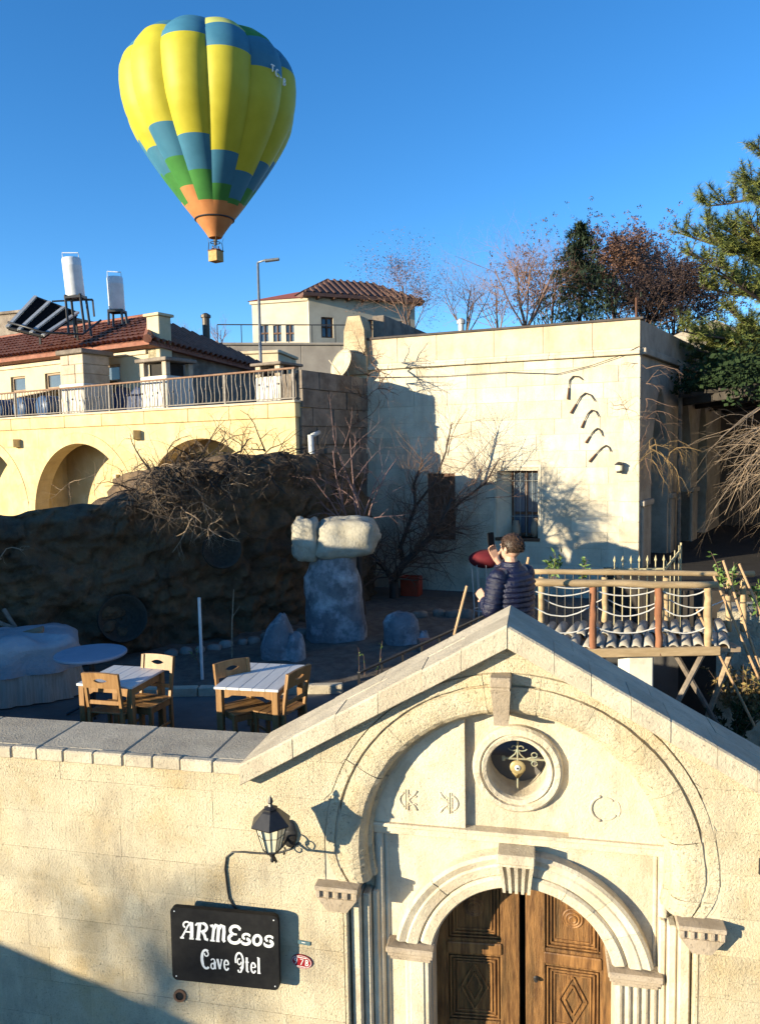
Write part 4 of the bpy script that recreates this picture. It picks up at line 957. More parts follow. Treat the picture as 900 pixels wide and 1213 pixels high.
# water tanks on stands
m_tank = mat('tank_white', (.62, .64, .66), (.52, .54, .56), scale=5, rough=.35, spec=.5, bump=.1, bscale=10)
def tank(px, pyb, pyt, wpx, Y, pys, label, tilt):
    b = at(px, pyb, Y); h = (pyb - pyt) * Y / F; r_ = wpx * Y / F / 2; st = (pys - pyb) * Y / F
    T_ = empty('water_tank', b, 0, label=label, cat='tank', group='water tanks on the red tiled roof'); T_.rotation_euler = (0, rad(tilt), 0)
    mb = MB(); mb.lathe([(0, 0), (r_ * .95, 0), (r_, .03), (r_, h * .78), (r_ * 1.015, h * .79), (r_, h * .80), (r_, h - .04), (r_ * .95, h), (0, h + .03)], 24, cap=False); mb.build('tank_body', m_tank, T_, smooth=True)
    mb = MB(); mb.tube([(-r_ * .9, 0, h), (-r_ * .9, 0, h + .17), (r_ * .85, 0, h + .13), (r_ * .85, 0, h)], .014, 5); mb.build('vent_pipe', m_tank, T_)
    for k in range(4):
        a = PI / 4 + k * PI / 2; x, y = r_ * 1.15 * math.cos(a), r_ * 1.15 * math.sin(a); mb = MB(); mb.beam((x, y, r_ * 1.2 - .25), (x * 1.1, y * 1.1, -st), .05, .05); mb.build('stand_leg', m_iron, T_)
    mb = MB(); 
    for k in range(4):
        a, c = PI / 4 + k * PI / 2, PI / 4 + (k + 1) * PI / 2; mb.beam((r_ * 1.2 * math.cos(a), r_ * 1.2 * math.sin(a), -.03), (r_ * 1.2 * math.cos(c), r_ * 1.2 * math.sin(c), -.03), .06, .06)
    mb.build('stand_frame', m_iron, T_)
tank(90, 352, 308, 21, 20.8, 396, 'white water tank on a tall black stand beside the solar panels', -4)
tank(139, 368, 330, 18, 21.6, 385, 'white water tank standing on the roof ridge, farther from the solar panels', -1.5)
mb = MB(); t0 = at(62, 357, 20.6); t1 = at(100, 355, 20.8); mb.beam(t0, t1, .04, .04); t2 = at(110, 355, 20.8); mb.beam(t1, t2, .05, .05); mb.beam(t2, at(112, 375, 20.8), .04, .04); mb.build('tank_pipework', m_iron, label='black pipework running from tank stand over the solar panels', cat='pipe')
# solar water panels
SPo = at(9, 388, 19.75); q = [at(9, 388, 19.75), at(52, 398, 19.6), at(93, 371, 21.3), at(42, 352, 21.4)]
SP = empty('solar_panel_rack', SPo, 0, label='tilted rack of three black solar water panels on the red roof', cat='solar panel')
q = [p - SPo for p in q]; nrm = (q[1] - q[0]).cross(q[3] - q[0]).normalized()
L2 = lambda s, t_: q[0].lerp(q[1], s).lerp(q[3].lerp(q[2], s), t_)
m_abs = mat('solar_black', (.008, .008, .009), (.012, .012, .013), rough=.9, spec=.0, scale=20); m_alu = mat('aluminium', (.55, .55, .53), (.45, .45, .43), rough=.4, metal=.4)
for k in range(3):
    s0, s1 = k / 3 + .01, (k + 1) / 3 - .01; vs = [L2(s0, .01), L2(s1, .01), L2(s1, .99), L2(s0, .99)]
    mb = MB(); mb.add(vs + [p - nrm * .08 for p in vs], [(0, 1, 2, 3), (7, 6, 5, 4), (0, 4, 5, 1), (1, 5, 6, 2), (2, 6, 7, 3), (3, 7, 4, 0)]); mb.build('absorber', m_abs, SP)
for k in range(4): mb = MB(); s = min(max(k / 3, .01), .99); mb.beam(L2(s, -.01) + nrm * .02, L2(s, 1.01) + nrm * .02, .085, .05, nrm); mb.build('side_rail', m_alu, SP)
for k in (0.0, 1.0): mb = MB(); mb.beam(L2(0, k), L2(1, k), .05, .05, nrm); mb.build('cross_rail', m_iron, SP)
for s in (.05, .95): mb = MB(); p = L2(s, .97); mb.beam(p, Vector((p.x, p.y + .1, -.2)), .05, .05); mb.build('rack_leg', m_iron, SP)
mb = MB(); t_ = L2(.02, .02); mb.tube([L2(0, .05) + nrm * .1, L2(.5, .02) + nrm * .12, L2(1, .0) + nrm * .1, L2(1, .0) + Vector((.8, .5, .1)), L2(1, .3) + Vector((1.0, .6, .3))], .03, 6); mb.build('hose', m_iron, SP, smooth=True)
from mathutils import noise
def nz(x, y, z, s): return noise.noise(Vector((x * s, y * s, z * s)))
# ================================================================== ROCK WALL OF THE GARDEN
m_rock = mat('dark_rock', (.16, .105, .06), (.075, .05, .03), scale=2.6, bump=1.0, bscale=14, bdist=.07, stain=(.25, .165, .085), sscale=1.3, samt=.8, stain2=(.04, .03, .022), s2scale=2.5, s2amt=.8)
path = [(-7.9, 6.4, 4.9), (-7.5, 7.4, 5.2), (-7.0, 8.6, 5.27), (-6.75, 9.2, 5.05), (-6.55, 9.7, 4.85), (-6.3, 10.2, 5.2), (-6.1, 10.5, 5.45), (-5.85, 10.85, 5.1), (-5.68, 11.04, 4.72), (-5.0, 11.36, 4.76), (-4.2, 11.8, 4.80), (-3.75, 12.05, 5.0), (-3.45, 12.25, 5.34), (-2.8, 12.75, 5.45), (-2.2, 13.3, 5.52), (-1.5, 13.9, 5.55), (-.9, 14.6, 5.5), (-.45, 15.6, 5.35), (-.15, 16.9, 5.2)]
def pl(t):
    k = min(int(t), len(path) - 2); f = t - k; return [path[k][i] + (path[k + 1][i] - path[k][i]) * f for i in range(3)]
mb = MB(); NU, NV, NB = 330, 62, 12
for i in range(NU + 1):
    t_ = (len(path) - 1) * i / NU; x, y, zt_ = pl(t_); a = pl(max(0, t_ - .3)); b = pl(min(len(path) - 1.001, t_ + .3)); dx, dy = b[0] - a[0], b[1] - a[1]; l = math.hypot(dx, dy); nx_, ny_ = dy / l, -dx / l
    zt_ += .10 * nz(x, y, 3, 2.3)
    for j in range(NV + 1):
        f = j / NV; zz = 2.2 + (zt_ - 2.2) * f
        wv = Vector((x * 1.1, y * 1.1, zz * 1.9)); vd = noise.voronoi(Vector((x * 1.3 + .5 * nz(x, y, zz, 2), y * 1.3, zz * 2.6 + .5 * nz(x, y, zz, 2.6))))[0]
        o = -.10 * max(0, .15 - (vd[1] - vd[0])) / .15 + .20 * (noise.ridged_multi_fractal(wv, .9, 2.1, 6, 1.0, 2.0) - 1.0) * .55 + .09 * noise.fractal(wv * 3.1, .7, 2.1, 4) + .17 * nz(x, y, zz, .9) + .15 * nz(x, y, zz, 2.2) + .10 * abs(nz(x, y, zz, 5.0)) - .25 * f * f - (.25 if f > .93 else 0) * (f - .93) / .07
        mb.v.append((x + nx_ * o, y + ny_ * o, zz))
    for j in range(1, NB + 1):
        q = j / NB * 2.2; mb.v.append((x - nx_ * (q + .5), y - ny_ * (q + .5), zt_ + .08 * nz(x - q, y, 1, 2.0) - (.2 * q if t_ < 10 else .1 * q)))
M_ = NV + NB + 1
for i in range(NU):
    for j in range(M_ - 1): a = i * M_ + j; mb.f.append((a, a + M_, a + M_ + 1, a + 1)); mb.m.append(0)
mb.build('rock_wall', m_rock, smooth=True, label='tall dark natural rock face behind the garden, overgrown with dry vines', cat='rock wall')
# foot stones along the rock
m_stone = mat('garden_stone', (.26, .23, .20), (.17, .15, .13), scale=6, bump=.6, bscale=20, rand=.2)
def rock(name, c, rx, ry, rz, seed, m, sub=18, amp=.18, flat=.25, **kw):
    mb = MB(); R = random.Random(seed); ox = R.uniform(0, 50); seg, rings = sub, sub * 2 // 3; vs = []
    for i in range(rings + 1):
        t_ = PI * i / rings
        for k in range(seg):
            a = 2 * PI * k / seg; v = Vector((math.sin(t_) * math.cos(a), math.sin(t_) * math.sin(a), math.cos(t_)))
            s_ = 1 / max(abs(v.x) ** 4.5 + abs(v.y) ** 4.5 + abs(v.z) ** 4.5, .05) ** (1 / 4.5)
            d = s_ * (1 + amp * noise.noise(v * 1.3 + Vector((ox, 0, 0))) + amp * .5 * noise.noise(v * 3.1 + Vector((0, ox, 0))) + amp * .25 * noise.noise(v * 7 + Vector((0, 0, ox))))
            vs.append((c[0] + v.x * rx * d, c[1] + v.y * ry * d, max(c[2] + v.z * rz * d, c[2] - rz * (1 - flat * 0))))
    fs = []
    for i in range(rings):
        for k in range(seg): k2 = (k + 1) % seg; fs.append((i * seg + k, (i + 1) * seg + k, (i + 1) * seg + k2, i * seg + k2))
    mb.add(vs, fs); return mb.build(name, m, smooth=True, **kw)
RS = random.Random(21)
for k in range(12):
    x, y = -3.3 + k * .19 + RS.uniform(-.04, .04), 11.75 + k * .13 + RS.uniform(-.05, .05)
    rock('foot_stone', (x, y, TZ + .06), RS.uniform(.07, .12), .08, RS.uniform(.07, .10), k + 5, m_stone, 10, .2, label='small pale stone in the row along the foot of the rock face', cat='stone', group='row of stones at the foot of the rock face')
for k in range(7):
    x, y = .75 + k * .30 + RS.uniform(-.05, .05), 14.2 + RS.uniform(-.1, .1)
    rock('border_stone', (x, y, TZ + .07), RS.uniform(.10, .16), .10, RS.uniform(.08, .13), k + 45, m_grey, 10, .25, label='rough stone bordering the soil bed under the bare tree', cat='stone', group='border stones under the bare tree')
# ================================================================== FAIRY CHIMNEY SCULPTURES
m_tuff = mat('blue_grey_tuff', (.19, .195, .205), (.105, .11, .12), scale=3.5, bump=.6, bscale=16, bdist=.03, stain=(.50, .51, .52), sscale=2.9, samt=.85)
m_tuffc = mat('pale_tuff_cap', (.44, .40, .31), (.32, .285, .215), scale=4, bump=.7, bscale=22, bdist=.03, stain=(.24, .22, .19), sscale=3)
def column(parent, name, c, prof, seed, m, seg=22):
    R = random.Random(seed); ox = R.uniform(0, 40); mb = MB(); vs = []
    n_ = len(prof); K = 5; P = []
    for i in range(n_ - 1):
        for k in range(K): f = k / K; P.append(tuple(prof[i][q] + (prof[i + 1][q] - prof[i][q]) * f for q in range(5)))
    P.append(prof[-1])
    for (zz, rx, ry, cx_, cy_) in P:
        for k in range(seg):
            a = 2 * PI * k / seg; s_ = 1 / max(abs(math.cos(a)) ** 2.8 + abs(math.sin(a)) ** 2.8, .2) ** (1 / 2.8)
            d = s_ * (1 + .10 * noise.noise(Vector((math.cos(a) * 1.2 + ox, math.sin(a) * 1.2, zz * 1.6))) + .05 * noise.noise(Vector((math.cos(a) * 4 + ox, math.sin(a) * 4, zz * 5))) - .08 * max(0, math.cos(a * 2.5 + ox)) ** 6)
            vs.append((c[0] + cx_ + rx * d * math.cos(a), c[1] + cy_ + ry * d * math.sin(a), c[2] + zz + .02 * math.sin(a * 3 + ox)))
    fs = [(i * seg + k, i * seg + (k + 1) % seg, (i + 1) * seg + (k + 1) % seg, (i + 1) * seg + k) for i in range(len(P) - 1) for k in range(seg)]
    fs.append(tuple((len(P) - 1) * seg + k for k in range(seg))); mb.add(vs, fs); return mb.build(name, m, parent, smooth=True)
fc = gz(399, 758, TZ); sx = 12.64 / F
FC = empty('fairy_chimney', fc, 0, label='mushroom shaped stone sculpture with two boulders resting on its top', cat='sculpture')
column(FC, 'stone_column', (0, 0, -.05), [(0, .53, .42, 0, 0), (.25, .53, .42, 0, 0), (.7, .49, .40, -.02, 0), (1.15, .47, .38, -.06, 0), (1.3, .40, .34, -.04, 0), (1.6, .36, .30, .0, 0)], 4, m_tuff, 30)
def crock(px, py, wx, wy, seed, dy, yd, lab):
    c = at(px, py, fc.y + dy) ; return rock('cap_boulder', c, wx * sx / 2, yd, wy * sx / 2, seed, m_tuffc, 30, .22, label=lab, cat='boulder')
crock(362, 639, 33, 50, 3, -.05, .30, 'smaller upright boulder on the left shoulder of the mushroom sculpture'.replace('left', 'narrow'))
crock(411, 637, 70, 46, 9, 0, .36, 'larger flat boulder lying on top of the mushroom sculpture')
r1_ = gz(336, 782, TZ); R1 = empty('small_fairy_chimney', r1_, 0, label='pointed low stone sculpture standing behind the dining tables', cat='sculpture')
s1 = r1_.y / F
column(R1, 'tall_stone', (-.06, 0, -.05), [(0, .27, .26, 0, 0), (.3, .27, .25, -.02, 0), (.55, .19, .18, -.0, 0), (.74, .07, .08, .05, 0), (.78, .03, .03, .06, 0)], 12, m_tuff)
column(R1, 'short_stone', (.20, -.08, -.05), [(0, .16, .2, 0, 0), (.3, .15, .17, 0, 0), (.45, .10, .11, .01, 0), (.50, .04, .04, .01, 0)], 17, m_tuff)
r2_ = gz(478, 764, TZ); R2_ = empty('small_fairy_chimney', r2_, 0, label='squat rounded stone sculpture on the bare soil beside the tree', cat='sculpture')
column(R2_, 'twin_stone', (-.03, 0, -.05), [(0, .30, .26, .02, 0), (.2, .30, .25, 0, 0), (.45, .29, .22, -.02, 0), (.56, .22, .16, -.02, 0), (.60, .10, .08, -.02, 0)], 25, m_tuff)
column(R2_, 'side_stone', (.30, -.05, -.05), [(0, .13, .16, 0, 0), (.16, .13, .14, 0, 0), (.27, .07, .08, .02, 0), (.29, .03, .03, .02, 0)], 31, m_tuff)
# ================================================================== DINING TABLES AND CHAIRS
m_oak = mat('chair_wood', (.34, .19, .075), (.24, .125, .045), scale=7, rough=.45, bump=.25, bscale=50, bdist=.004, stretch=(4, 4, .6), stain=(.16, .075, .025), sscale=2.5, spec=.4)
m_top = mat('table_top_paint', (.66, .66, .64), (.58, .58, .56), scale=5, rough=.4, stretch=(4, .6, 1), spec=.4, stain=(.48, .46, .42), sscale=2)
def table(c, rz, w_, d_, label):
    T_ = empty('dining_table', c, rz, label=label, cat='table', group='wooden dining tables on the terrace'); h = .74
    n_ = 5
    for k in range(n_): x = -w_ / 2 + w_ * k / n_; MB().box(x + .002, x + w_ / n_ - .002, -d_ / 2, d_ / 2, h - .028, h, .004).build('top_board', m_top, T_)
    for sx_ in (-1, 1):
        for sy in (-1, 1): mb = MB(); x, y = sx_ * (w_ / 2 - .05), sy * (d_ / 2 - .05); mb.box(x - .035, x + .035, y - .035, y + .035, 0, h - .028, .006); mb.build('leg', m_oak, T_)
    for sy in (-1, 1):
        P = [(-w_ / 2 + .085, h - .03), (w_ / 2 - .085, h - .03), (w_ / 2 - .085, h - .13), (w_ / 2 - .15, h - .12), (w_ / 2 - .19, h - .095), (-w_ / 2 + .19, h - .095), (-w_ / 2 + .15, h - .12), (-w_ / 2 + .085, h - .13)]
        mb = MB(); mb.prism(P[::-1], sy * (d_ / 2 - .05) - .012, sy * (d_ / 2 - .05) + .012); mb.build('apron', m_oak, T_)
    for sx_ in (-1, 1): MB().box(sx_ * (w_ / 2 - .05) - .012, sx_ * (w_ / 2 - .05) + .012, -d_ / 2 + .085, d_ / 2 - .085, h - .12, h - .03, .004).build('apron', m_oak, T_)
    return T_
def chair_proto():
    C_ = empty('dining_chair', (0, 0, 0)); hw = .20
    for s in (-1, 1):
        mb = MB(); mb.box(s * hw - .022, s * hw + .022, -.20, -.156, 0, .43, .005); mb.build('front_leg', m_oak, C_)
        mb = MB(); mb.beam((s * hw, .19, 0), (s * hw, .185, .45), .04, .042, (0, 1, 0), .005); mb.beam((s * hw, .185, .448), (s * hw, .255, .90), .04, .036, (0, 1, 0), .005); mb.build('rear_leg', m_oak, C_)
        MB().box(s * hw - .010, s * hw + .010, -.16, .17, .36, .42, .003).build('seat_rail', m_oak, C_)
        MB().box(s * hw - .010, s * hw + .010, -.16, .17, .14, .17, .003).build('stretcher', m_oak, C_)
    for k in range(4): y = -.215 + k * .105; MB().box(-hw - .03, hw + .03, y, y + .097, .432, .45, .005).build('seat_slat', m_oak, C_)
    MB().box(-hw + .02, hw - .02, -.19, -.168, .35, .42, .003).build('seat_rail', m_oak, C_)
    mb = MB(); ew, eh, zc = .085, .026, .085
    wall_open(mb, -hw - .02, hw + .02, 0, lambda u: .165 + .012 * (1 - (u / .22) ** 2), [(-ew, ew, lambda u: zc - eh * max(0, 1 - (u / ew) ** 2), lambda u: zc + eh * max(0, 1 - (u / ew) ** 2))], -.013, .013, du=.012)
    cr = mb.build('crest_rail', m_oak, C_); cr.location = (0, .238, .735); cr.rotation_euler.x = rad(-9)
    MB().box(-hw + .02, hw - .02, .196, .212, .54, .585, .003).build('back_rail', m_oak, C_)
    return C_
t1c = Vector((-2.95, 8.43, TZ)); t2c = Vector((-1.36, 8.33, TZ))
table(t1c, rad(-14), .69, .72, 'white topped wooden table nearer the tarpaulin covered pile'); table(t2c, rad(-12), .73, .94, 'white topped wooden table nearer the gable coping')
cp = chair_proto()
def crest_at(px, py): return gz(px, py, TZ + .82)
CH = [((120, 806), rad(180 - 14), 'wooden chair with its back to the parapet, lit crest, at the first table'), ((187, 784), rad(-20), 'wooden chair on the garden side of the table by the covered pile'),
      ((275, 791), rad(38), 'wooden chair on the garden side of the table nearer the gable'), ((353, 801), rad(-118), 'dark shaded wooden chair between table and gable coping')]
for i, (p, rz, lb) in enumerate(CH):
    o = cp if i == 0 else copy_tree(cp); q = crest_at(*p); bk = Vector((-math.sin(rz), math.cos(rz), 0)) * .245
    o.location = (q.x - bk.x, q.y - bk.y, TZ); o.rotation_euler.z = rz; tag(o, lb, 'chair', 'wooden dining chairs on the terrace')
# round table
rtc = gz(108, 774, 3.10); m_blue = mat('blue_oilcloth', (.26, .31, .38), (.22, .27, .34), scale=5, rough=.45, spec=.4, stain=(.34, .38, .42), sscale=4)
RTB = empty('round_table', (rtc.x, rtc.y, TZ), 0, label='round pale blue topped table behind the dining chairs', cat='table')
mb = MB(); mb.lathe([(0, .72), (.42, .72), (.435, .735), (.435, .755), (.425, .765), (0, .766)], 40, cap=False); mb.build('table_top', m_blue, RTB)
mb = MB(); mb.tube([(0, 0, .03), (0, 0, .72)], .035, 10); mb.build('column', m_iron, RTB)
for k in range(4): a = k * PI / 2 + .4; mb = MB(); mb.tube([(0, 0, .12), (.15 * math.cos(a), .15 * math.sin(a), .08), (.32 * math.cos(a), .32 * math.sin(a), .015)], .018, 6); mb.build('foot', m_iron, RTB)
# covered pile of furniture
m_tarp = mat('pale_tarpaulin', (.34, .35, .37), (.28, .29, .31), scale=3, rough=.5, bump=.6, bscale=5, bdist=.06, spec=.4); m_skirt = mat('striped_cloth', (.40, .35, .29), (.30, .26, .21), scale=14, stretch=(3, 3, .1), bump=.3, bscale=12)
tp = gz(30, 850, TZ)
TP = empty('covered_furniture', (tp.x - .75, tp.y + .85, TZ), rad(26), label='pile of furniture covered with pale tarpaulin and a gathered cloth skirt', cat='covered pile')
def drape(z0, z1, hx, hy, fold, nf, m, name, closed, flare):
    mb = MB(); n_ = 96; rows = 12; P = []
    for j in range(rows + 1):
        f = j / rows
        for k in range(n_):
            a = 2 * PI * k / n_; s_ = 1 / max(abs(math.cos(a)) ** 5 + abs(math.sin(a)) ** 5, .05) ** .2
            g_ = 1 + flare * (1 - f) + fold * (1 - f) * math.sin(a * nf + math.sin(a * 3)) + .03 * noise.noise(Vector((math.cos(a) * 2, math.sin(a) * 2, f * 2 + z0)))
            mb.v.append((hx * s_ * g_ * math.cos(a), hy * s_ * g_ * math.sin(a), z0 + (z1 - z0) * f))
    for j in range(rows):
        for k in range(n_): mb.f.append((j * n_ + k, j * n_ + (k + 1) % n_, (j + 1) * n_ + (k + 1) % n_, (j + 1) * n_ + k)); mb.m.append(0)
    if closed:
        prev = rows * n_
        for q, (sc_, dz) in enumerate(((.92, .06), (.72, .09), (.45, .12), (.2, .10))):
            b = len(mb.v)
            for k in range(n_):
                x, y, zz = mb.v[rows * n_ + k]; mb.v.append((x * sc_, y * sc_, z1 + dz + .09 * noise.noise(Vector((x * sc_ * 3.2, y * sc_ * 3.2, 3))) + .03 * noise.noise(Vector((x * sc_ * 9, y * sc_ * 9, 3)))))
            for k in range(n_): mb.f.append((prev + k, prev + (k + 1) % n_, b + (k + 1) % n_, b + k)); mb.m.append(0)
            prev = b
        mb.f.append(tuple(prev + k for k in range(n_))); mb.m.append(0)
    return mb.build(name, m, TP, smooth=True)
drape(.02, .52, 1.0, .62, .045, 34, m_skirt, 'cloth_skirt', False, .07); drape(.40, .74, 1.02, .64, .05, 17, m_tarp, 'tarpaulin_cover', True, .04)
m_plank = mat('raw_plank', (.34, .20, .12), (.24, .14, .08), scale=8, stretch=(.5, 5, 5), bump=.3, bscale=30)
pp = at(20, 757, 10.2); mb = MB(); mb.beam(at(-25, 768, 10.0), at(52, 746, 10.2), .16, .05, (0, -.3, 1), .006); mb.build('plank', m_plank, label='reddish raw plank lying across the tarpaulin pile', cat='plank')
for k, (a, b, lb) in enumerate((((-30, 740), (22, 758), 'grey pole lying lowest on the covered pile'), ((-20, 730), (26, 748), 'grey pole lying uppermost on the covered pile'), ((5, 722), (24, 752), 'short grey pole leaning against the plank on the pile'))):
    mb = MB(); mb.tube([at(*a, 10.5 + k * .12), at(*b, 10.35 + k * .12)], .032, 8); mb.build('pole', m_grey, label=lb, cat='pole', group='poles on the covered pile')
# white marker pole and thin cane in the garden
b = gz(240, 808, TZ); mb = MB(); mb.tube([b + Vector((0, 0, -.02)), at(236, 708, b.y)], .022, 8); mb.build('white_pole', mat('white_paint', (.68, .68, .66), (.55, .55, .53), scale=8), label='slim white painted pole standing at the garden edge', cat='pole')
b = gz(275, 784, TZ); mb = MB(); mb.tube([b, at(275, 740, b.y), at(277, 698, b.y)], [.014, .011, .006], 6); mb.tube([at(276, 730, b.y), at(284, 718, b.y)], [.006, .003], 4); mb.build('thin_cane', m_timber, label='thin bare cane stuck upright in the garden soil', cat='cane')
# iron handrail along the edge of the sunken passage
h0, h1 = gz(425, 797, 3.25), gz(590, 722, 3.25); HRL = empty('passage_handrail', (h0.x, h0.y, TZ), 0, label='low black iron handrail along the sunken passage beside the garden', cat='railing'); L_ = h1 - h0
mb = MB(); mb.beam((0, 0, .9), (L_.x, L_.y, .9), .035, .02); mb.build('handrail', m_iron, HRL); mb = MB(); mb.beam((0, 0, .72), (L_.x, L_.y, .72), .018, .012); mb.build('lower_rail', m_iron, HRL)
for k in range(9): q = L_ * (k / 8); MB().box(q.x - .012, q.x + .012, q.y - .012, q.y + .012, 0, .9).build('baluster', m_iron, HRL)
mb = MB(); nm = 16
for j in range(nm + 1):
    for i in range(nm + 1):
        p = h0.lerp(h1, .02 + .8 * i / nm); f = j / nm; e = math.sin(PI * i / nm) ** .4 * math.sin(PI * min(1, .08 + .92 * f)) ** .5
        mb.v.append((p.x - .04 - .75 * f, p.y + .12 + .42 * f, TZ - .02 + .30 * e + .04 * noise.noise(Vector((p.x * 5, f * 6, 2)))))
for j in range(nm):
    for i in range(nm): a = j * (nm + 1) + i; mb.f.append((a, a + 1, a + nm + 2, a + nm + 1)); mb.m.append(0)
mb.build('soil_mound', mat('pale_soil', (.26, .21, .15), (.17, .135, .095), scale=8, bump=.8, bscale=30, bdist=.03), smooth=True, kind='structure', label='low soil mound beside the passage handrail')
mound = lambda f, t_: TZ + .30 * math.sin(PI * min(1, max(0, t_ / .8))) ** .4 * math.sin(PI * min(1, .08 + .92 * f)) ** .5
# leaf litter and rubble beside the handrail
m_leaf = mat('dry_leaf', (.36, .17, .04), (.26, .13, .04), scale=30, rand=.25, rough=.8); mb = MB(); RL_ = random.Random(9)
for k in range(520):
    t_ = RL_.random(); p = h0.lerp(h1, t_ * .75); f_ = RL_.random(); x, y = p.x - .04 - .75 * f_, p.y + .12 + .42 * f_; zz = mound(f_, t_ * .75) + RL_.uniform(0, .05); s_ = RL_.uniform(.02, .05)
    a = Vector((RL_.uniform(-1, 1), RL_.uniform(-1, 1), RL_.uniform(-.4, .4))).normalized() * s_; c = a.orthogonal().normalized() * s_ * .6
    mb.add([(x - a.x, y - a.y, zz - a.z), (x + c.x, y + c.y, zz + c.z), (x + a.x, y + a.y, zz + a.z), (x - c.x, y - c.y, zz - c.z)], [(0, 1, 2, 3)])
mb.build('leaf_litter', m_leaf, kind='stuff', label='dry orange leaf litter along the passage railing', cat='leaves')
mb = MB()
for k in range(150):
    t_ = RL_.random(); p = h0.lerp(h1, t_ * .8); f_ = RL_.random(); x, y = p.x - .04 - .75 * f_, p.y + .12 + .42 * f_; mb.ell((x, y, mound(f_, t_ * .8) - .0), RL_.uniform(.02, .06), RL_.uniform(.02, .06), RL_.uniform(.015, .04), 6, 4, None, 0, .25, RL_)
mb.build('gravel', m_stone, kind='stuff', label='pale rubble and gravel along the passage railing', cat='gravel')
b = gz(505, 762, TZ + .15); mb = MB(); mb.obox((b.x, b.y, TZ + .12), (.13, .02, 0), (-.02, .08, 0), (0, 0, .10), .012); mb.build('loose_brick', mat('brick_red', (.34, .17, .12), (.26, .12, .085), scale=8, bump=.3), label='single reddish brick lying beside the passage handrail', cat='brick')
m_bask = mat('old_wicker', (.05, .04, .03), (.032, .026, .02), scale=20)
# round basket shapes hung on the rock face
for px, py, r, Y, lb in ((262, 652, .30, 12.35, 'old woven basket hanging on the rock face under the vines'), (145, 733, .36, 11.75, 'dark round wicker tray leaning low against the rock face')):
    c = at(px, py, Y); bs = empty('wicker_basket', c, 0, label=lb, cat='basket', group='baskets on the rock face'); bs.rotation_euler = (rad(75), 0, rad(25))
    mb = MB(); pr_ = [(.02, 0), (.45 * r, .0), (.8 * r, .08), (r, .22), (r * 1.04, .22), (.84 * r, .06)]; mb.lathe(pr_, 24, (0, 0, -.1), cap=False); mb.build('basket_bowl', m_bask, bs, smooth=True)
    for k in range(5): q = .2 + k * .19; mb = MB(); rr = q * r * 1.05; mb.tube([(rr * math.cos(a * PI / 12), rr * math.sin(a * PI / 12), -.1 + .24 * max(0, q - .4) ** 1.3 - .005) for a in range(25)], .013, 5); mb.build('weave_ring', m_bask, bs, smooth=True)
# red seat with metal legs and an orange crate by the pale house
c = at(573, 690, 13.6); c.z = TZ; SS = empty('red_armchair', (at(576, 660, 13.6).x, 13.6, TZ), rad(12), label='red cushioned chair with thin metal legs by the pale house', cat='chair')
m_redc = mat('red_cushion', (.14, .012, .016), (.10, .008, .012), scale=6, bump=.3, bscale=20, rough=.8); zc_ = at(576, 662, 13.6).z
mb = MB(); mb.ell((0, 0, zc_ - TZ), .33, .26, .17, 20, 10); mb.build('cushion', m_redc, SS, smooth=True)
for k in range(10): a = 2 * PI * k / 10; mb = MB(); mb.tube([(.29 * math.cos(a), .23 * math.sin(a), zc_ - TZ - .08), (.24 * math.cos(a), .19 * math.sin(a), .3), (.27 * math.cos(a), .22 * math.sin(a), 0)], .008, 5); mb.build('wire_leg', m_alu, SS)
mb = MB(); mb.tube([(.25 * math.cos(a * PI / 8), .2 * math.sin(a * PI / 8), .3) for a in range(17)], .008, 5); mb.build('wire_ring', m_alu, SS)
c = at(487, 684, 16.6); m_or = mat('orange_plastic', (.40, .05, .02), (.32, .04, .015), rough=.45); mb = MB(); OB = empty('orange_crate', (c.x, 16.6, TZ), rad(-20), label='orange red plastic crate at the foot of the pale house', cat='crate')
for s in (-1, 1): MB().box(s * .2 - .01, s * .2 + .01, -.15, .15, 0, .42, .004).build('crate_side', m_or, OB); MB().box(-.19, .19, s * .15 - .01, s * .15 + .01, 0, .42, .004).build('crate_side', m_or, OB)
MB().box(-.19, .19, -.14, .14, 0, .02).build('crate_bottom', m_or, OB); MB().box(-.23, .23, -.18, -.13, .38, .43, .006).build('crate_rim', m_or, OB)
# ================================================================== BRANCH GROWTH
def rvec(R): return Vector((R.gauss(0, 1), R.gauss(0, 1), R.gauss(0, 1))).normalized()
def limb(R, p, d, L, n, wob, grav):
    pts = [p.copy()]; d = d.normalized()
    for i in range(n):
        d = (d + rvec(R) * wob + Vector((0, 0, grav))).normalized(); pts.append(pts[-1] + d * (L / n))
    return pts, d
def grow(mb, R, p, d, L, r, depth, kids, ratio, wob, grav, seg=(6, 5, 4, 3, 3, 3), spread=.75, lvl=0, tipr=.25, out=None):
    n = max(3, 5 - lvl // 2); pts, de = limb(R, p, d, L, n, wob, grav)
    rs = [r * (1 - (1 - tipr) * i / n) for i in range(n + 1)]
    mb[min(lvl, len(mb) - 1)].tube(pts, rs, seg[min(lvl, len(seg) - 1)], cap=False)
    if out is not None and depth <= 1: out.append((pts[-1], de)); out.append((pts[n // 2], de))
    if depth <= 0: return
    k = kids if isinstance(kids, int) else kids[min(lvl, len(kids) - 1)]
    for i in range(k):
        f = .25 + .75 * (i + R.random() * .8) / k; f = min(f, 1.0); q = f * n; j = min(int(q), n - 1); pp = pts[j].lerp(pts[j + 1], q - j)
        dl = (pts[j + 1] - pts[j]).normalized(); s = rvec(R); s = (s - dl * s.dot(dl)).normalized()
        nd = dl * (1 - spread * .55) + s * spread
        grow(mb, R, pp, nd, L * ratio * R.uniform(.75, 1.2), r * (1 - (1 - tipr) * f) * .62, depth - 1, kids, ratio, wob, grav, seg, spread, lvl + 1, tipr, out)
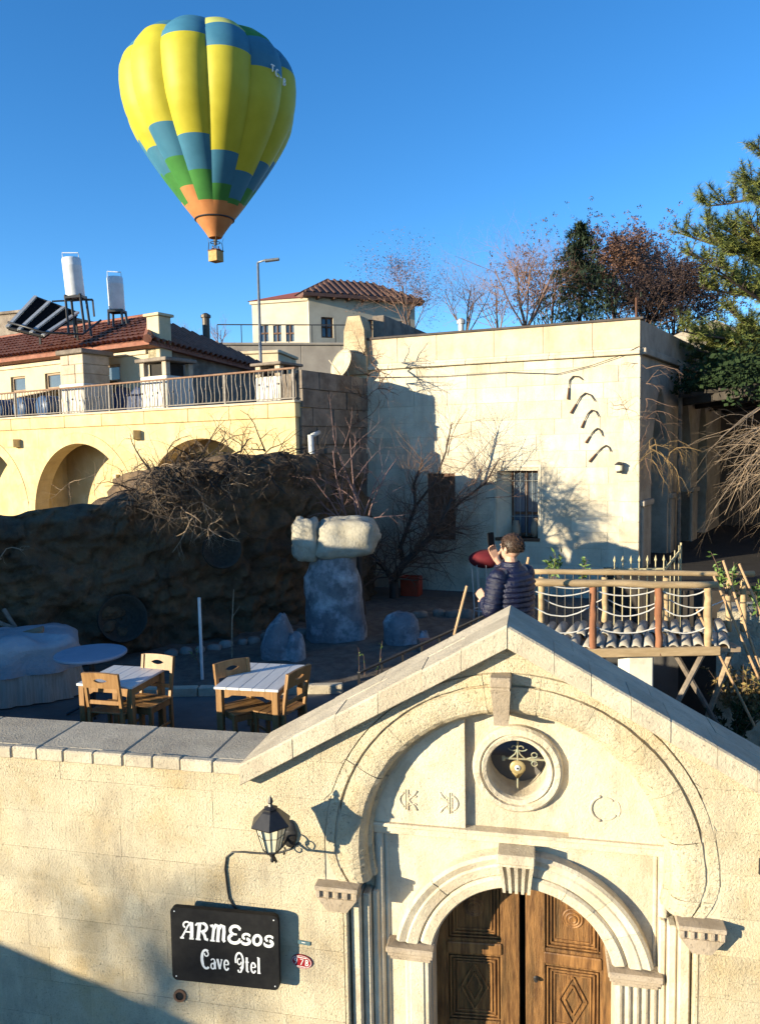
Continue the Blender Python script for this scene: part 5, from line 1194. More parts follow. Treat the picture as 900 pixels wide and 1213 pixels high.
def pxpath(pts, Y0, dy=0.0): return [at(x, y, Y0 + dy * i) for i, (x, y) in enumerate(pts)]
m_bark = mat('dark_bark', (.075, .055, .045), (.045, .034, .028), scale=10, bump=.5, bscale=30, stretch=(2, 2, .4))
m_twig = mat('twig_brown', (.17, .105, .075), (.11, .07, .05), scale=10)
m_twigb = mat('russet_twig', (.24, .145, .105), (.17, .10, .07), scale=10)
m_vine = mat('dark_vine', (.055, .040, .030), (.035, .026, .02), scale=10)
m_twigp = mat('pale_twig', (.34, .25, .165), (.24, .17, .11), scale=10)
m_twigr = mat('reddish_twig', (.27, .17, .15), (.20, .12, .105), scale=10)
# ------------------------------------------------------------------ bare tree in the garden
TB = gz(470, 713, TZ); TB.y = 15.0; tb = at(468, 712, 16.3); tb.z = TZ
GT = empty('bare_garden_tree', tb, 0, label='bare spreading tree before the pale house, dark trunk and twisted limbs', cat='tree')
Rg = random.Random(14); mt, mw = MB(), MB()
limbs = [([(468, 716), (467, 700), (466, 686)], [.13, .105, .095]), ([(466, 686), (478, 668), (496, 650), (512, 634), (526, 612), (536, 590)], [.085, .075, .065, .055, .045, .035]),
         ([(466, 688), (455, 672), (444, 662), (432, 654)], [.07, .055, .045, .03]), ([(478, 668), (474, 648), (484, 622), (492, 600), (490, 575), (500, 545)], [.06, .05, .042, .035, .03, .02]),
         ([(512, 634), (532, 628), (548, 632)], [.035, .028, .02]), ([(496, 650), (520, 655), (540, 650)], [.03, .025, .015]), ([(526, 612), (548, 592), (575, 572), (590, 545)], [.035, .028, .022, .012]), ([(492, 600), (515, 570), (528, 535), (535, 500)], [.03, .025, .018, .01])]
for k, (pp_, rr_) in enumerate(limbs):
    P3 = [p - tb for p in pxpath(pp_, 16.3 - .12 * (k % 3), -.06 * (1 if k % 2 else -1))]
    if k == 0: P3 = [p - tb for p in pxpath(pp_, 16.3, 0)]; P3[0].z -= .3
    mt.tube(P3, rr_, 8, cap=True)
    if k == 0: continue
    for i in range(len(P3) - 1):
        for q in range(11):
            f = Rg.random(); pp2 = P3[i].lerp(P3[i + 1], f); dl = (P3[i + 1] - P3[i]).normalized(); nd = dl * .5 + rvec(Rg) * .9 + Vector((.1, -.15, .15))
            grow([mw], Rg, pp2, nd, Rg.uniform(.55, 1.15), rr_[min(i, len(rr_) - 1)] * .25, 3, (4, 3, 3), .55, .28, .02, (5, 4, 3, 3))
for (a, b) in (((560, 575), (602, 515)), ((530, 540), (545, 478)), ((500, 545), (470, 500)), ((575, 590), (640, 585)), ((545, 560), (585, 505))):
    p0, p1 = at(*a, 16.1) - tb, at(*b, 15.95) - tb; grow([mw], Rg, p0, p1 - p0, (p1 - p0).length, .010, 2, (6, 4), .45, .18, .0, (5, 4, 3), .6)
mt.build('trunk', m_bark, GT, smooth=True); mw.build('crown', m_twig, GT)
# ------------------------------------------------------------------ red twigged shrub on the rock
sb = at(425, 645, 14.3); SH = empty('red_twig_shrub', sb, 0, label='bare reddish twigged shrub growing up against the rough return wall', cat='shrub'); mw = MB()
for (x, y, L) in ((360, 560, 1), (385, 540, 1), (405, 520, 1), (430, 530, 1), (380, 590, 1), (455, 560, 1), (350, 580, 1), (440, 510, 1)):
    p1 = at(x, y, 14.2 + Rg.uniform(-.4, .2)) - sb; grow([mw], Rg, Vector((Rg.uniform(-.1, .1), 0, 0)), p1 + Vector((0, 0, .25)), p1.length * 1.02, .026, 3, (5, 4, 3), .42, .2, -.02, (5, 4, 3, 3), .65)
mw.build('branches', m_twigr, SH)
mt = MB(); mt.tube([Vector((0, 0, 0)), Vector((.0, .05, -.6)), Vector((.05, .1, -1.3)), Vector((.1, .1, -1.95))], [.05, .055, .06, .07], 7); mt.build('stem', m_bark, SH)
# ------------------------------------------------------------------ dry vines over the top of the rock face
def vine_mass(name, roots, R, m, label, L=(.5, 1.3), r=.011, depth=2, n=1, grav=-.10, kids=(4, 3), spread=.8, ratio=.5):
    o = empty(name, roots[0], 0, label=label, cat='vine'); mw = MB()
    for p in roots:
        for k in range(n): grow([mw], R, p - roots[0], rvec(R) * .8 + Vector((.1, -.7, .15)), R.uniform(*L), r * R.uniform(.7, 1.3), depth, kids, ratio, .32, grav, (4, 3, 3), spread)
    mw.build('stems', m, o); return o
Rv = random.Random(33); roots = []
for k in range(60):
    t_ = Rv.uniform(10.8, 15.2); x, y, zt_ = pl(t_); roots.append(Vector((x + Rv.uniform(-.1, .2), y + Rv.uniform(-.4, -.05), zt_ + Rv.uniform(-.35, .12))))
vine_mass('dry_vine', roots, Rv, m_vine, 'thick tangle of dark dry vine over the crest of the rock face', (.4, 1.1), .016, 2, 2)
roots = [at(x, y, Y) for x, y, Y in ((170, 575, 11.75), (185, 590, 11.8), (200, 585, 11.85), (215, 600, 11.95), (232, 610, 12.0), (248, 622, 12.05), (255, 632, 12.1), (205, 565, 12.0), (225, 580, 12.1), (240, 595, 12.15), (262, 575, 12.3), (285, 560, 12.5), (190, 560, 11.9))]
vine_mass('pale_vine', roots, Rv, m_twigp, 'pale sunlit vine stems dangling over the rock face above the basket', (.3, .75), .010, 2, 3, -.08)
roots = [at(x, y, 10.7) for x, y in ((-8, 655), (2, 662), (8, 650), (-4, 672))]
vine_mass('pale_vine_end', roots, Rv, m_twigp, 'small pale vine sprig arching out of the far end of the rock face', (.35, .6), .008, 1, 2, -.12)
roots = [A.P(u_, -.5, z_) for u_, z_ in ((-6.5, 4.9), (-5.6, 4.9), (-5.2, 5.0), (-4.6, 5.1), (-4.2, 5.3), (-3.4, 5.4), (-2.6, 5.5), (-1.8, 5.5))]
vine_mass('arcade_vine', roots, Rv, m_twigp, 'thin pale twigs reaching up in front of the yellow arches', (.4, .9), .008, 2, 3, .03)
roots = [at(x, y, 16.9) for x, y in ((432, 420), (436, 445), (428, 470), (440, 430), (448, 460), (425, 500), (420, 520))]
vine_mass('wall_vine', roots, Rv, m_twig, 'dark dry vine clinging to the corner stones of the pale house', (.5, 1.0), .014, 2, 4, -.05)
roots = [SD.P(.1, -.1, z_) for z_ in (7.1, 6.8, 6.5, 6.1, 5.7, 5.3)]
vine_mass('corner_vine', roots, Rv, m_twig, 'dry vine hanging down the arched corner of the pale house', (.4, .8), .011, 2, 2, -.22)
roots = [at(x, y, 15.2) for x, y in ((775, 520), (780, 535), (785, 528), (772, 545), (790, 545), (768, 530))]
vine_mass('golden_vine', roots, Rv, mat('golden_twig', (.27, .18, .08), (.19, .12, .05)), 'golden dry vine bunch hanging before the loggia arches', (.5, 1.0), .009, 2, 2, -.35)
roots = [at(x, y, 15.25) for x, y in ((738, 480), (742, 485))]
vine_mass('wall_sprig', roots, Rv, m_twigp, 'small pale dry sprig against the pale wall near the sickles', (.4, .7), .007, 2, 4, .02)
# ------------------------------------------------------------------ drooping bare shrub on the right
Rd = random.Random(6); ds0 = at(945, 500, 11.0); DS = empty('drooping_bare_shrub', Vector((ds0.x, 11.0, 3.0)), 0, label='bare shrub with long drooping pale twigs before the dark courtyard', cat='shrub'); mw = MB(); o0 = DS.location.copy()
for k in range(30):
    a = Vector((ds0.x + Rd.uniform(-.35, .25), 11.0 + Rd.uniform(-.5, .5), ds0.z + Rd.uniform(-.7, .35))) - o0
    e = at(Rd.uniform(838, 915), Rd.uniform(500, 620), 11.0 + Rd.uniform(-.8, .5)) - o0; L_ = (e - a).length
    grow([mw], Rd, a, (e - a).normalized() + Vector((-.05, 0, .30)), L_, .011, 2, (5, 3), .42, .14, -.09, (4, 3, 3), .5)
mw.build('branches', m_twigp, DS); mt = MB(); mt.tube([Vector((0, 0, 0)), Vector((.05, 0, 1.2)), Vector((0, 0, ds0.z - o0.z))], [.10, .08, .06], 8); mt.build('stem', m_bark, DS)
# ================================================================== FOOTBRIDGE
m_log = mat('peeled_log', (.44, .32, .18), (.33, .23, .12), scale=6, bump=.4, bscale=25, stretch=(.6, 3, 3), stain=(.24, .16, .09), sscale=2)
m_logr = mat('red_bark_log', (.26, .115, .06), (.19, .08, .04), scale=6, bump=.5, bscale=25, stretch=(3, 3, .6))
m_ctile = mat('old_clay_tile', (.42, .38, .31), (.30, .265, .21), scale=5, bump=.5, bscale=25, rand=.12, stain=(.20, .18, .15), sscale=3)
m_rope = mat('white_rope', (.62, .60, .55), (.52, .50, .45), scale=40)
YN, YF = 8.75, 9.85
BO = at(640, 765, YN); BGo = Vector((BO.x, BO.y, 0)); BD = empty('footbridge', BGo, 0, label='rustic log footbridge with rope railings and a deck edged with clay tiles', cat='bridge')
bp = lambda x, y, Y: at(x, y, Y) - BGo
def logp(name, p0, p1, r, m, seed):
    R = random.Random(seed); mb = MB(); n_ = 9; pts = []; rs = []
    for i in range(n_ + 1): pts.append(p0.lerp(p1, i / n_) + Vector((R.uniform(-1, 1), R.uniform(-1, 1), R.uniform(-1, 1))) * r * .16); rs.append(r * R.uniform(.88, 1.08))
    mb.tube(pts, rs, 9); return mb.build(name, m, BD, smooth=True)
logp('near_rail', bp(618, 690, YN), bp(848, 693, YN), .046, m_log, 1); logp('far_rail', bp(618, 677, YF), bp(892, 680, YF), .038, m_log, 2)
for k, x in enumerate((628, 702, 780, 838)): logp('post', bp(x, 690, YN + .02), bp(x, 775, YN + .02), .045 if k else .04, m_logr if 0 < k < 3 else m_log, 10 + k)
for k, x in enumerate((641, 716, 788, 862, 880)): logp('post', bp(x, 684, YF - .02), bp(x, 748, YF - .02), .04, m_log, 20 + k)
for k, (x0, x1) in enumerate(((628, 702), (702, 780), (780, 838))):
    for q, (y0, sag) in enumerate(((698, 8), (716, 14), (742, 8))):
        mb = MB(); mb.tube([bp(x0 + (x1 - x0) * i / 12, y0 + 4 * sag * (i / 12) * (1 - i / 12) + Rd.uniform(-.3, .3), YN + .02) for i in range(13)], .009, 5); mb.build('rope', m_rope, BD, smooth=True)
for k, (x0, x1) in enumerate(((641, 716), (716, 788), (788, 862))):
    for q, (y0, sag) in enumerate(((690, 7), (708, 12))):
        mb = MB(); mb.tube([bp(x0 + (x1 - x0) * i / 12, y0 + 4 * sag * (i / 12) * (1 - i / 12), YF) for i in range(13)], .009, 5); mb.build('rope', m_rope, BD, smooth=True)
zd = at(740, 768, YN).z
for k in range(4): y = YN + .06 + k * (YF - YN - .05) / 4; MB().box(-.25, at(850, 768, YN).x - BGo.x + .3, y - BGo.y, y - BGo.y + (YF - YN) / 4 - .02, zd - .09, zd - .03, .006).build('deck_plank', m_timber, BD)
MB().box(-.25, at(852, 768, YN).x - BGo.x, -.03, .03, zd - .10, zd + .005, .008).build('fascia_board', m_log, BD)
mk = MB()
for s in range(2):
    for q in range(9): a = PI * q / 8; mk.v.append((.068 * math.cos(a) * (1 - .12 * s), s * .62, .068 * math.sin(a) * (1 - .12 * s))); mk.v.append((.052 * math.cos(a) * (1 - .12 * s), s * .62, .052 * math.sin(a) * (1 - .12 * s)))
for q in range(8): b = 2 * q; mk.f += [(b, b + 2, b + 20, b + 18), (b + 1, b + 19, b + 21, b + 3), (b, b + 1, b + 3, b + 2), (b + 18, b + 20, b + 21, b + 19)]; mk.m += [0] * 4
tme = mk.mesh('deck_tile', m_ctile, True)
x1_ = at(858, 768, YN).x - BGo.x; nt_ = 17
for k in range(nt_):
    o = link_mesh('deck_tile', tme, BD, (-.2 + (x1_ + .2) * k / (nt_ - 1), .03, zd - .03 + Rd.uniform(-.006, .006))); o.rotation_euler = (rad(2), 0, rad(-22 + Rd.uniform(-4, 4)))
    o2 = link_mesh('deck_tile', tme, BD, (-.2 + (x1_ + .2) * k / (nt_ - 1) + .21, .52, zd - .0 + Rd.uniform(-.006, .006))); o2.rotation_euler = (rad(2), 0, rad(-22 + Rd.uniform(-4, 4)))
mb = MB(); p = at(752, 790, 9.3); mb.box(p.x - .16, p.x + .16, 9.1, 9.5, 0, zd - .09, .02); mb.build('bridge_pier', m_whiteb, label='pale square pier standing under the footbridge', cat='pier')
# diagonal poles and trellis below the bridge end
for (a, b, Y, lb) in (((842, 755), (792, 850), 9.0, 'dark diagonal brace pole leaning down left of the bridge end'.replace('left of', 'under')), ((800, 775), (856, 870), 9.2, 'dark brace pole crossing under the bridge end'), ((866, 770), (826, 880), 9.4, 'pale brace pole propped under the bridge end')):
    mb = MB(); mb.tube([at(*a, Y), at(*b, Y)], .035, 7); mb.build('brace_pole', m_timber if 'pale' in lb else m_grey, label=lb, cat='pole', group='brace poles under the bridge')
# sunlit rough wall beside the bridge
q0 = at(848, 800, 10.2); m_rough = mat('rough_plaster', (.50, .45, .34), (.38, .33, .24), scale=4, bump=1.0, bscale=14, bdist=.05, stain=(.27, .23, .16), sscale=2)
mb = MB(); n_ = 20
for j in range(n_ + 1):
    for i in range(n_ + 1):
        x = q0.x + 3.2 * i / n_; zz = 0 + 3.3 * j / n_; y = 10.2 - .55 * i / n_ + .10 * noise.noise(Vector((x * 2, zz * 2, 1))) + .05 * noise.noise(Vector((x * 6, zz * 6, 1))); mb.v.append((x, y, zz - (.06 * abs(noise.noise(Vector((x * 3, 5, 5)))) if j == n_ else 0)))
for i in range(n_ + 1): mb.v.append((q0.x + .45 + 3.2 * i / n_, 11.0, 3.25))
for j in range(n_):
    for i in range(n_): a = j * (n_ + 1) + i; mb.f.append((a, a + 1, a + n_ + 2, a + n_ + 1)); mb.m.append(0)
b = n_ * (n_ + 1)
for i in range(n_): mb.f.append((b + i, b + i + 1, b + n_ + 2 + i, b + n_ + 1 + i)); mb.m.append(0)
b0 = len(mb.v); mb.v += [(q0.x + .45, 11.0, 0)]; mb.f.append(tuple([j * (n_ + 1) for j in range(n_ + 1)] + [b + n_ + 1, b0])); mb.m.append(0)
mb.build('rough_side_wall', m_rough, label='rough sunlit plastered wall carrying the end of the footbridge', cat='wall')
# leaning garden canes
m_cane = mat('bamboo_cane', (.46, .30, .17), (.34, .21, .11), scale=6, stretch=(3, 3, .5))
for (a, b, Y, lb) in (((856, 664), (902, 800), 9.2, 'longest bamboo cane leaning over the bridge end post'), ((845, 682), (902, 812), 9.0, 'bamboo cane leaning in front of the bridge end'), ((825, 722), (893, 860), 8.9, 'lower bamboo cane rising out of the leafy bush'), ((875, 668), (915, 760), 9.6, 'bamboo cane standing behind the bridge end post'), ((553, 694), (538, 752), 7.9, 'short split cane standing beside the man'), ((626, 660), (618, 700), 8.4, 'thin cane tip rising behind the man')):
    mb = MB(); p0, p1 = at(*a, Y), at(*b, Y); mb.tube([p0.lerp(p1, i / 6) for i in range(7)], .016, 7); 
    for i in range(1, 6): mb.lathe([(.017, -.006), (.021, 0), (.017, .006)], 7, p0.lerp(p1, i / 6), p1 - p0, cap=False)
    mb.build('garden_cane', m_cane, label=lb, cat='cane')
# leafy plants
def leafy(name, base, hgt, nst, nl, size, R, m, label, spread=.35):
    o = empty(name, base, 0, label=label, cat='plant'); st, lf = MB(), MB()
    for k in range(nst):
        d = Vector((R.uniform(-1, 1) * spread, R.uniform(-1, 1) * spread, 1)); pts, de = limb(R, Vector((R.uniform(-.05, .05), R.uniform(-.05, .05), 0)), d, hgt * R.uniform(.6, 1.1), 6, .16, .02); st.tube(pts, [.007 - .0008 * i for i in range(7)], 4, cap=False)
        for i in range(nl):
            f = R.uniform(.3, 1) * 6; j = min(int(f), 5); p = pts[j].lerp(pts[j + 1], f - j); dd = (rvec(R) + Vector((0, 0, .1))).normalized(); s = dd.cross(rvec(R)).normalized(); L_ = size * R.uniform(.6, 1.2); n_ = dd.cross(s)
            lf.add([p, p + dd * L_ * .4 + s * L_ * .22 + n_ * L_ * .05, p + dd * L_, p + dd * L_ * .4 - s * L_ * .22 + n_ * L_ * .05], [(0, 1, 2), (0, 2, 3)])
    st.build('stems', m_twig, o); lf.build('leaves', m, o); return o
m_green = mat('fresh_leaf', (.13, .20, .05), (.08, .14, .03), scale=20, rough=.5); m_olive = mat('dry_olive_leaf', (.17, .15, .055), (.22, .13, .05), scale=14, rough=.6); m_dkg = mat('dark_leaf', (.032, .05, .02), (.02, .034, .014), scale=14, rough=.9, spec=.05)
Rp = random.Random(77)
leafy('leafy_bush', Vector((q0.x + .35, 7.9, 1.4)) if False else at(885, 862, 9.6), .95, 46, 30, .085, Rp, m_olive, 'dry leafy bush growing over the rough wall by the bridge', .8)
leafy('broadleaf_plant', at(868, 885, 9.3), .7, 20, 24, .085, Rp, m_dkg, 'dark leafy plant at the foot of the rough wall by the gable', .7)
leafy('climbing_plant', at(862, 705, 9.8), .55, 6, 16, .09, Rp, m_green, 'green leafy climber above the end of the footbridge', .35)
leafy('side_climber', at(897, 730, 9.9), .55, 8, 18, .09, Rp, m_green, 'green leafy climber on top of the rough side wall', .5)
for px, py, lb, hh in ((655, 690, 'green leafy shoots standing by the wall behind the bridge', .55), (690, 700, 'small green seedling beside the spiked fence', .6)):
    b = at(px, py, 11.9); leafy('garden_plant', b, hh, 6 if hh < .58 else 3, 14, .10, Rp, m_green, lb, .22)
for px, py, lb in ((428, 800, 'thin green sprouting stem behind the first handrail post'), (444, 800, 'bare thin sprig beside the handrail'), (235, 790, 'pale green weed beside the white pole')):
    b = gz(px, py, TZ + .05); leafy('garden_weed', b, .5, 2, 7, .05, Rp, m_green, lb, .2)
# spiked iron fence at the courtyard edge
fz = at(760, 690, 12.6); FN = empty('spiked_fence', Vector((at(640, 690, 12.6).x, 12.6, 2.35)), 0, label='iron fence with pale spear tips before the loggia court', cat='fence'); fo = FN.location.copy()
m_tip = mat('cream_iron', (.48, .42, .26), (.38, .32, .18), scale=12)
ztop = at(760, 664, 12.6).z - 2.35
MB().box(0, at(786, 690, 12.6).x - fo.x, -.015, .015, ztop - .16, ztop - .13, .004).build('top_rail', m_tip, FN)
for k in range(16):
    px = 640 + k * 9.7; x = at(px, 690, 12.6).x - fo.x; tip = px > 725; mb = MB(); mb.tube([(x, 0, .0), (x, 0, ztop - (0 if tip else .13))], .011, 5); mb.build('picket', m_iron if not tip else m_tip, FN)
    if tip: mb = MB(); mb.lathe([(.006, -.03), (.024, .01), (.012, .05), (.001, .09)], 6, (x, 0, ztop)); mb.build('spear_tip', m_tip, FN)
g0 = at(786, 676, 12.6) - fo; g1 = at(806, 651, 12.9) - fo
mb = MB(); mb.beam(g0, g1, .03, .03); mb.build('sloping_rail', m_tip, FN)
for k in range(4): p = g0.lerp(g1, (k + .5) / 4); mb = MB(); mb.tube([(p.x, p.y, .3), (p.x, p.y, p.z + .12)], .010, 5); mb.build('picket', m_tip, FN)
mb = MB(); mb.tube([(g1.x, g1.y, 0), (g1.x, g1.y, g1.z + .12)], .016, 6); mb.build('end_post', m_tip, FN)
# ================================================================== HILLSIDE VILLA AND LAMP
V = WF(366, 380, 45, -24)
VR = empty('hillside_villa', V.o, -V.a, label='pale two storey villa with hipped red roof on the hillside', cat='house')
m_vill = mat('villa_stone', (.56, .50, .38), (.48, .42, .31), scale=1.2, bump=.2, bscale=10, stain=(.40, .34, .25), sscale=.4)
W_ = 6.9; z1 = at(366, 348, 45).z; ze = z1
def vwin(x, z_, w_, h_): return rect_op(x, x + w_, z_, z_ + h_)
wv = [vwin(.75, at(380, 399, 45).z, .75, 1.2), vwin(3.3, at(380, 399, 45).z, .75, 1.2), vwin(5.3, at(380, 399, 45).z, .75, 1.2)]
mb = MB(); wall_open(mb, 0, W_, 4, ze, wv, 0, .35); mb.build('front_wall', m_vill, VR)
MB().box(0, .35, .351, 4.0, 4, ze).build('side_wall', m_vill, VR); MB().box(W_ - .35, W_, .351, 4.0, 4, ze).build('side_wall', m_vill, VR); MB().box(.36, W_ - .36, 3.7, 4.0, 4, ze).build('rear_wall', m_vill, VR)
for a, b, lo, hi in wv:
    Wn = empty('window', ((a + b) / 2, .08, lo(0))); Wn.parent = VR; h_ = hi(0) - lo(0); hw = (b - a) / 2
    MB().box(-hw, hw, .1, .12, 0, h_).build('pane', m_glass, Wn)
    for x in (-hw, -.04, hw - .08): MB().box(x, x + .08, 0, .1, 0, h_).build('frame', m_brown, Wn)
    for zq in (0, h_ * .5, h_ - .08): MB().box(-hw, hw, .01, .09, zq, zq + .08).build('frame', m_brown, Wn)
def hip(x0, x1, y0, y1, z0, z1_, ov, parent, m):
    x0 -= ov; x1 += ov; y0 -= ov; y1 += ov; d = (y1 - y0) / 2; d = min(d, (x1 - x0) / 2 - .01)
    mb = MB(); v = [(x0, y0, z0), (x1, y0, z0), (x1, y1, z0), (x0, y1, z0), (x0 + d, y0 + d, z1_), (x1 - d, y0 + d, z1_)]; v += [(a, b, c - .18) for a, b, c in v[:4]]
    mb.add(v, [(0, 1, 5, 4), (1, 2, 5), (2, 3, 4, 5), (3, 0, 4), (0, 6, 7, 1), (1, 7, 8, 2), (2, 8, 9, 3), (3, 9, 6, 0), (9, 8, 7, 6)]); rf = mb.build('roof', m, parent)
    mb = MB(); n_ = int((x1 - x0) / .42)
    for i in range(n_):                                  # raised tile rolls on the front slope
        x = x0 + (x1 - x0) * (i + .5) / n_; t_ = min(1, (x - x0) / d, (x1 - x) / d); mb.tube([(x, y0 + .0, z0 + .03), (x, y0 + d * t_, z0 + (z1_ - z0) * t_ + .03)], .09, 4, cap=False)
    for i in range(int((y1 - y0) / .42)):
        y = y0 + .42 * (i + .5); t_ = min(1, (y - y0) / d, (y1 - y) / d); mb.tube([(x0, y, z0 + .03), (x0 + d * t_, y, z0 + (z1_ - z0) * t_ + .03)], .09, 4, cap=False)
    mb.build('tile_rolls', m, rf, kind='stuff'); return rf
m_tile2 = mat('dark_red_tile', (.145, .08, .062), (.10, .055, .045), scale=5, bump=.3, bscale=10)
hip(0, W_, 0, 4.0, ze, ze + 1.35, .45, VR, m_tile2)
for k in range(9): MB().box(-.5 + k * .95, -.38 + k * .95, -.5, .0, ze - .3, ze - .19).build('eave_bracket', m_brown, VR)
V2 = WF(299, 380, 46, 14); VL = empty('villa_wing', Vector(), 0); VL.parent = None
VL.location = V2.o; VL.rotation_euler.z = -V2.a; tag(VL, 'lower cream wing of the villa with three small windows and red roof', 'house')
w2 = V2.uz(357, 380)[0]; z2 = at(299, 361, 46).z; wv = []
for px in (309, 324, 339): a, z_ = V2.uz(px, 405); wv.append(vwin(a, z_, .52, .95))
mb = MB(); wall_open(mb, 0, w2 + .5, 4, z2, wv, 0, .3); mb.build('front_wall', m_vill, VL); MB().box(0, .3, .301, 5, 4, z2).build('side_wall', m_vill, VL)
for a, b, lo, hi in wv: MB().box(a, b, .1, .13, lo(0), hi(0)).build('pane', m_glass, VL); MB().box(a, b, .02, .1, lo(0) + .45, lo(0) + .53).build('glazing_bar', m_brown, VL); MB().box((a + b) / 2 - .03, (a + b) / 2 + .03, .02, .1, lo(0), hi(0)).build('glazing_bar', m_brown, VL)
MB().box(-.1, w2 + .5, -.12, .2, z2 + .002, z2 + .18, .02).build('cornice', m_vill, VL)
mb = MB(); mb.add([(-.2, -.2, z2 + .18), (w2 + .6, -.2, z2 + .18), (w2 + .6, 3.6, z2 + 1.45), (1.4, 3.6, z2 + 1.3), (-.2, 5, z2 + .18)], [(0, 1, 2, 3), (0, 3, 4)]); mb.build('roof', mat('bright_red_tile', (.30, .085, .06), (.24, .065, .05), scale=5, bump=.3, bscale=10), VL)
# retaining walls and lower houses on the slope
m_cont = mat('grey_render', (.30, .27, .23), (.24, .21, .18), scale=1.5, bump=.3, bscale=10, stain=(.19, .165, .14), sscale=.5)
for (xa, xb, yt, Y, deg, dep, lb, m_) in ((258, 452, 406, 37, -8, 3.0, 'grey retaining wall with railing below the villa', m_cont), (250, 330, 418, 31, 10, 2.5, 'low pale garden wall beyond the red tiled house', m_parap), (-60, 40, 376, 34, 20, 5, 'dark roofed house far behind the solar panels', m_grey)):
    Wq = WF(xa, yt, Y, deg); ub_, zt_ = Wq.uz(xb, yt); zt_ = Wq.uz(xa, yt)[1]; o = empty('hillside_wall' if 'house' not in lb or 'wall' in lb else 'far_house', Wq.o, -Wq.a, label=lb, cat='wall' if 'wall' in lb else 'house')
    n_ = max(2, int(ub_ / 1.6))
    for k in range(n_): MB().box(ub_ * k / n_ + .004, ub_ * (k + 1) / n_ - .004, 0, dep, 3, zt_ - .12, .02).build('wall_panel', m_, o)
    MB().box(-.1, ub_ + .1, -.1, dep, zt_ - .118, zt_, .02).build('coping', m_, o)
    if 'railing' in lb:
        MB().box(0, ub_, .1, .14, zt_ + .85, zt_ + .90).build('railing', m_iron, o)
        for k in range(8): MB().box(ub_ * k / 7 - .02, ub_ * k / 7 + .02, .1, .14, zt_, zt_ + .86).build('railing_post', m_iron, o)
SLp = at(309, 440, 30); LT = at(305.5, 311, 30); LA = at(326, 308, 30); SLm = empty('street_lamp', Vector((SLp.x, 30, 4)), 0, label='tall grey street lamp with single arm before the villa', cat='street lamp'); o = SLm.location.copy(); m_galv = mat('galvanised', (.22, .23, .24), (.17, .18, .19), rough=.5, metal=.4)
mb = MB(); mb.tube([Vector((0, 0, 0)), Vector((0, 0, 2)), LT - o], [.09, .08, .045], 8); mb.build('pole', m_galv, SLm, smooth=True)
mb = MB(); mb.tube([LT - o, (LT - o).lerp(LA - o, .5) + Vector((0, 0, .06)), LA - o], .035, 6); mb.build('arm', m_galv, SLm, smooth=True)
mb = MB(); e = LA - o; mb.obox(e + Vector((-.12, 0, 0)), (.28, 0, .03), (0, .1, 0), (0, 0, .045), .02); mb.build('lamp_head', m_galv, SLm)
# rock outcrop behind the courtyard on the right
mb = MB(); rq = at(870, 425, 25.0)
rock('cliff_outcrop', (rq.x + 1.6, 25.6, rq.z - 3.0), 3.6, 1.4, 4.0, 71, mat('pale_cliff', (.46, .39, .29), (.36, .29, .20), scale=1.2, bump=.8, bscale=5, bdist=.1), 30, .3, label='pale rock outcrop glimpsed behind the pine boughs', cat='rock')
# ================================================================== TREES
def foliage(mb, R, c, n, rad_, size, flat=.6):
    for k in range(n):
        p = c + rvec(R) * rad_ * R.random() ** .5; d = rvec(R); s = d.orthogonal().normalized(); L_ = size * R.uniform(.5, 1.3)
        mb.add([p - d * L_, p + s * L_ * flat, p + d * L_, p - s * L_ * flat], [(0, 1, 2, 3)])
def bare_tree(name, px, pyb, pyt, Y, seed, label, m, L0=.36, depth=4, kids=(4, 5, 4, 3), spread=.6, leaves=None, nleaf=0, grav=.05, r=.16, wob=.14, zbase=None, rise=1.0, group=None):
    R = random.Random(seed); b = at(px, pyb, Y); t = at(px, pyt, Y); h = t.z - b.z; gz_ = gheight(b.x, Y) - .2; base = Vector((b.x, Y, gz_))
    o = empty(name, base, 0, label=label, cat='tree', group=group); mt, mw, mlf = MB(), MB(), MB(); tips = []
    hb = b.z - gz_
    mt.tube([Vector((0, 0, 0)), Vector((.1, 0, hb * .5)), Vector((0, 0, hb))], [r * .8, r * .7, r * .6], 8)
    grow([mt, mw], R, Vector((0, 0, hb)), Vector((R.uniform(-.1, .1), 0, 1)), h * L0 * 1.45, r * .5, depth, kids, .66, wob, grav, (7, 5, 4, 3, 3, 3), spread, 0, .45, tips)
    for k in range(5): grow([mw, mw], R, Vector((0, 0, hb * 1.0)), Vector((R.uniform(-.7, .7), R.uniform(-.5, .5), 1)), h * L0 * 1.6, r * .32, depth - 1, kids, .66, wob, grav, (6, 5, 4, 3, 3), spread, 1, .4, tips)
    mt.build('trunk', m_bark, o, smooth=True); cr = mw.build('crown', m, o)
    if leaves:
        for p, d in tips: foliage(mlf, R, p, nleaf, h * (.026 if nleaf > 3 else .010), h * (.011 if nleaf > 3 else .008))
        mlf.build('leaves', leaves, o)
    return o
bg_ = 'trees on the hillside'
m_brs = mat('sparse_russet_leaf', (.24, .12, .06), (.17, .085, .045), scale=3); m_brl = mat('brown_leaf', (.17, .09, .055), (.115, .06, .04), scale=3, rough=.8); m_brd = mat('dark_brown_leaf', (.06, .035, .028), (.04, .025, .02), scale=3, rough=.8)
bare_tree('bare_tree', 622, 392, 248, 38, 3, 'tall bare tree with open reddish crown rising over the flat roof', m_twigb, .36, 5, (4, 4, 4, 4, 3), .66, group=bg_)
bare_tree('bare_tree', 552, 398, 292, 36, 8, 'slim bare tree standing nearer the villa corner', m_twigb, .36, 5, (4, 4, 4, 3, 3), .72, r=.10, group=bg_)
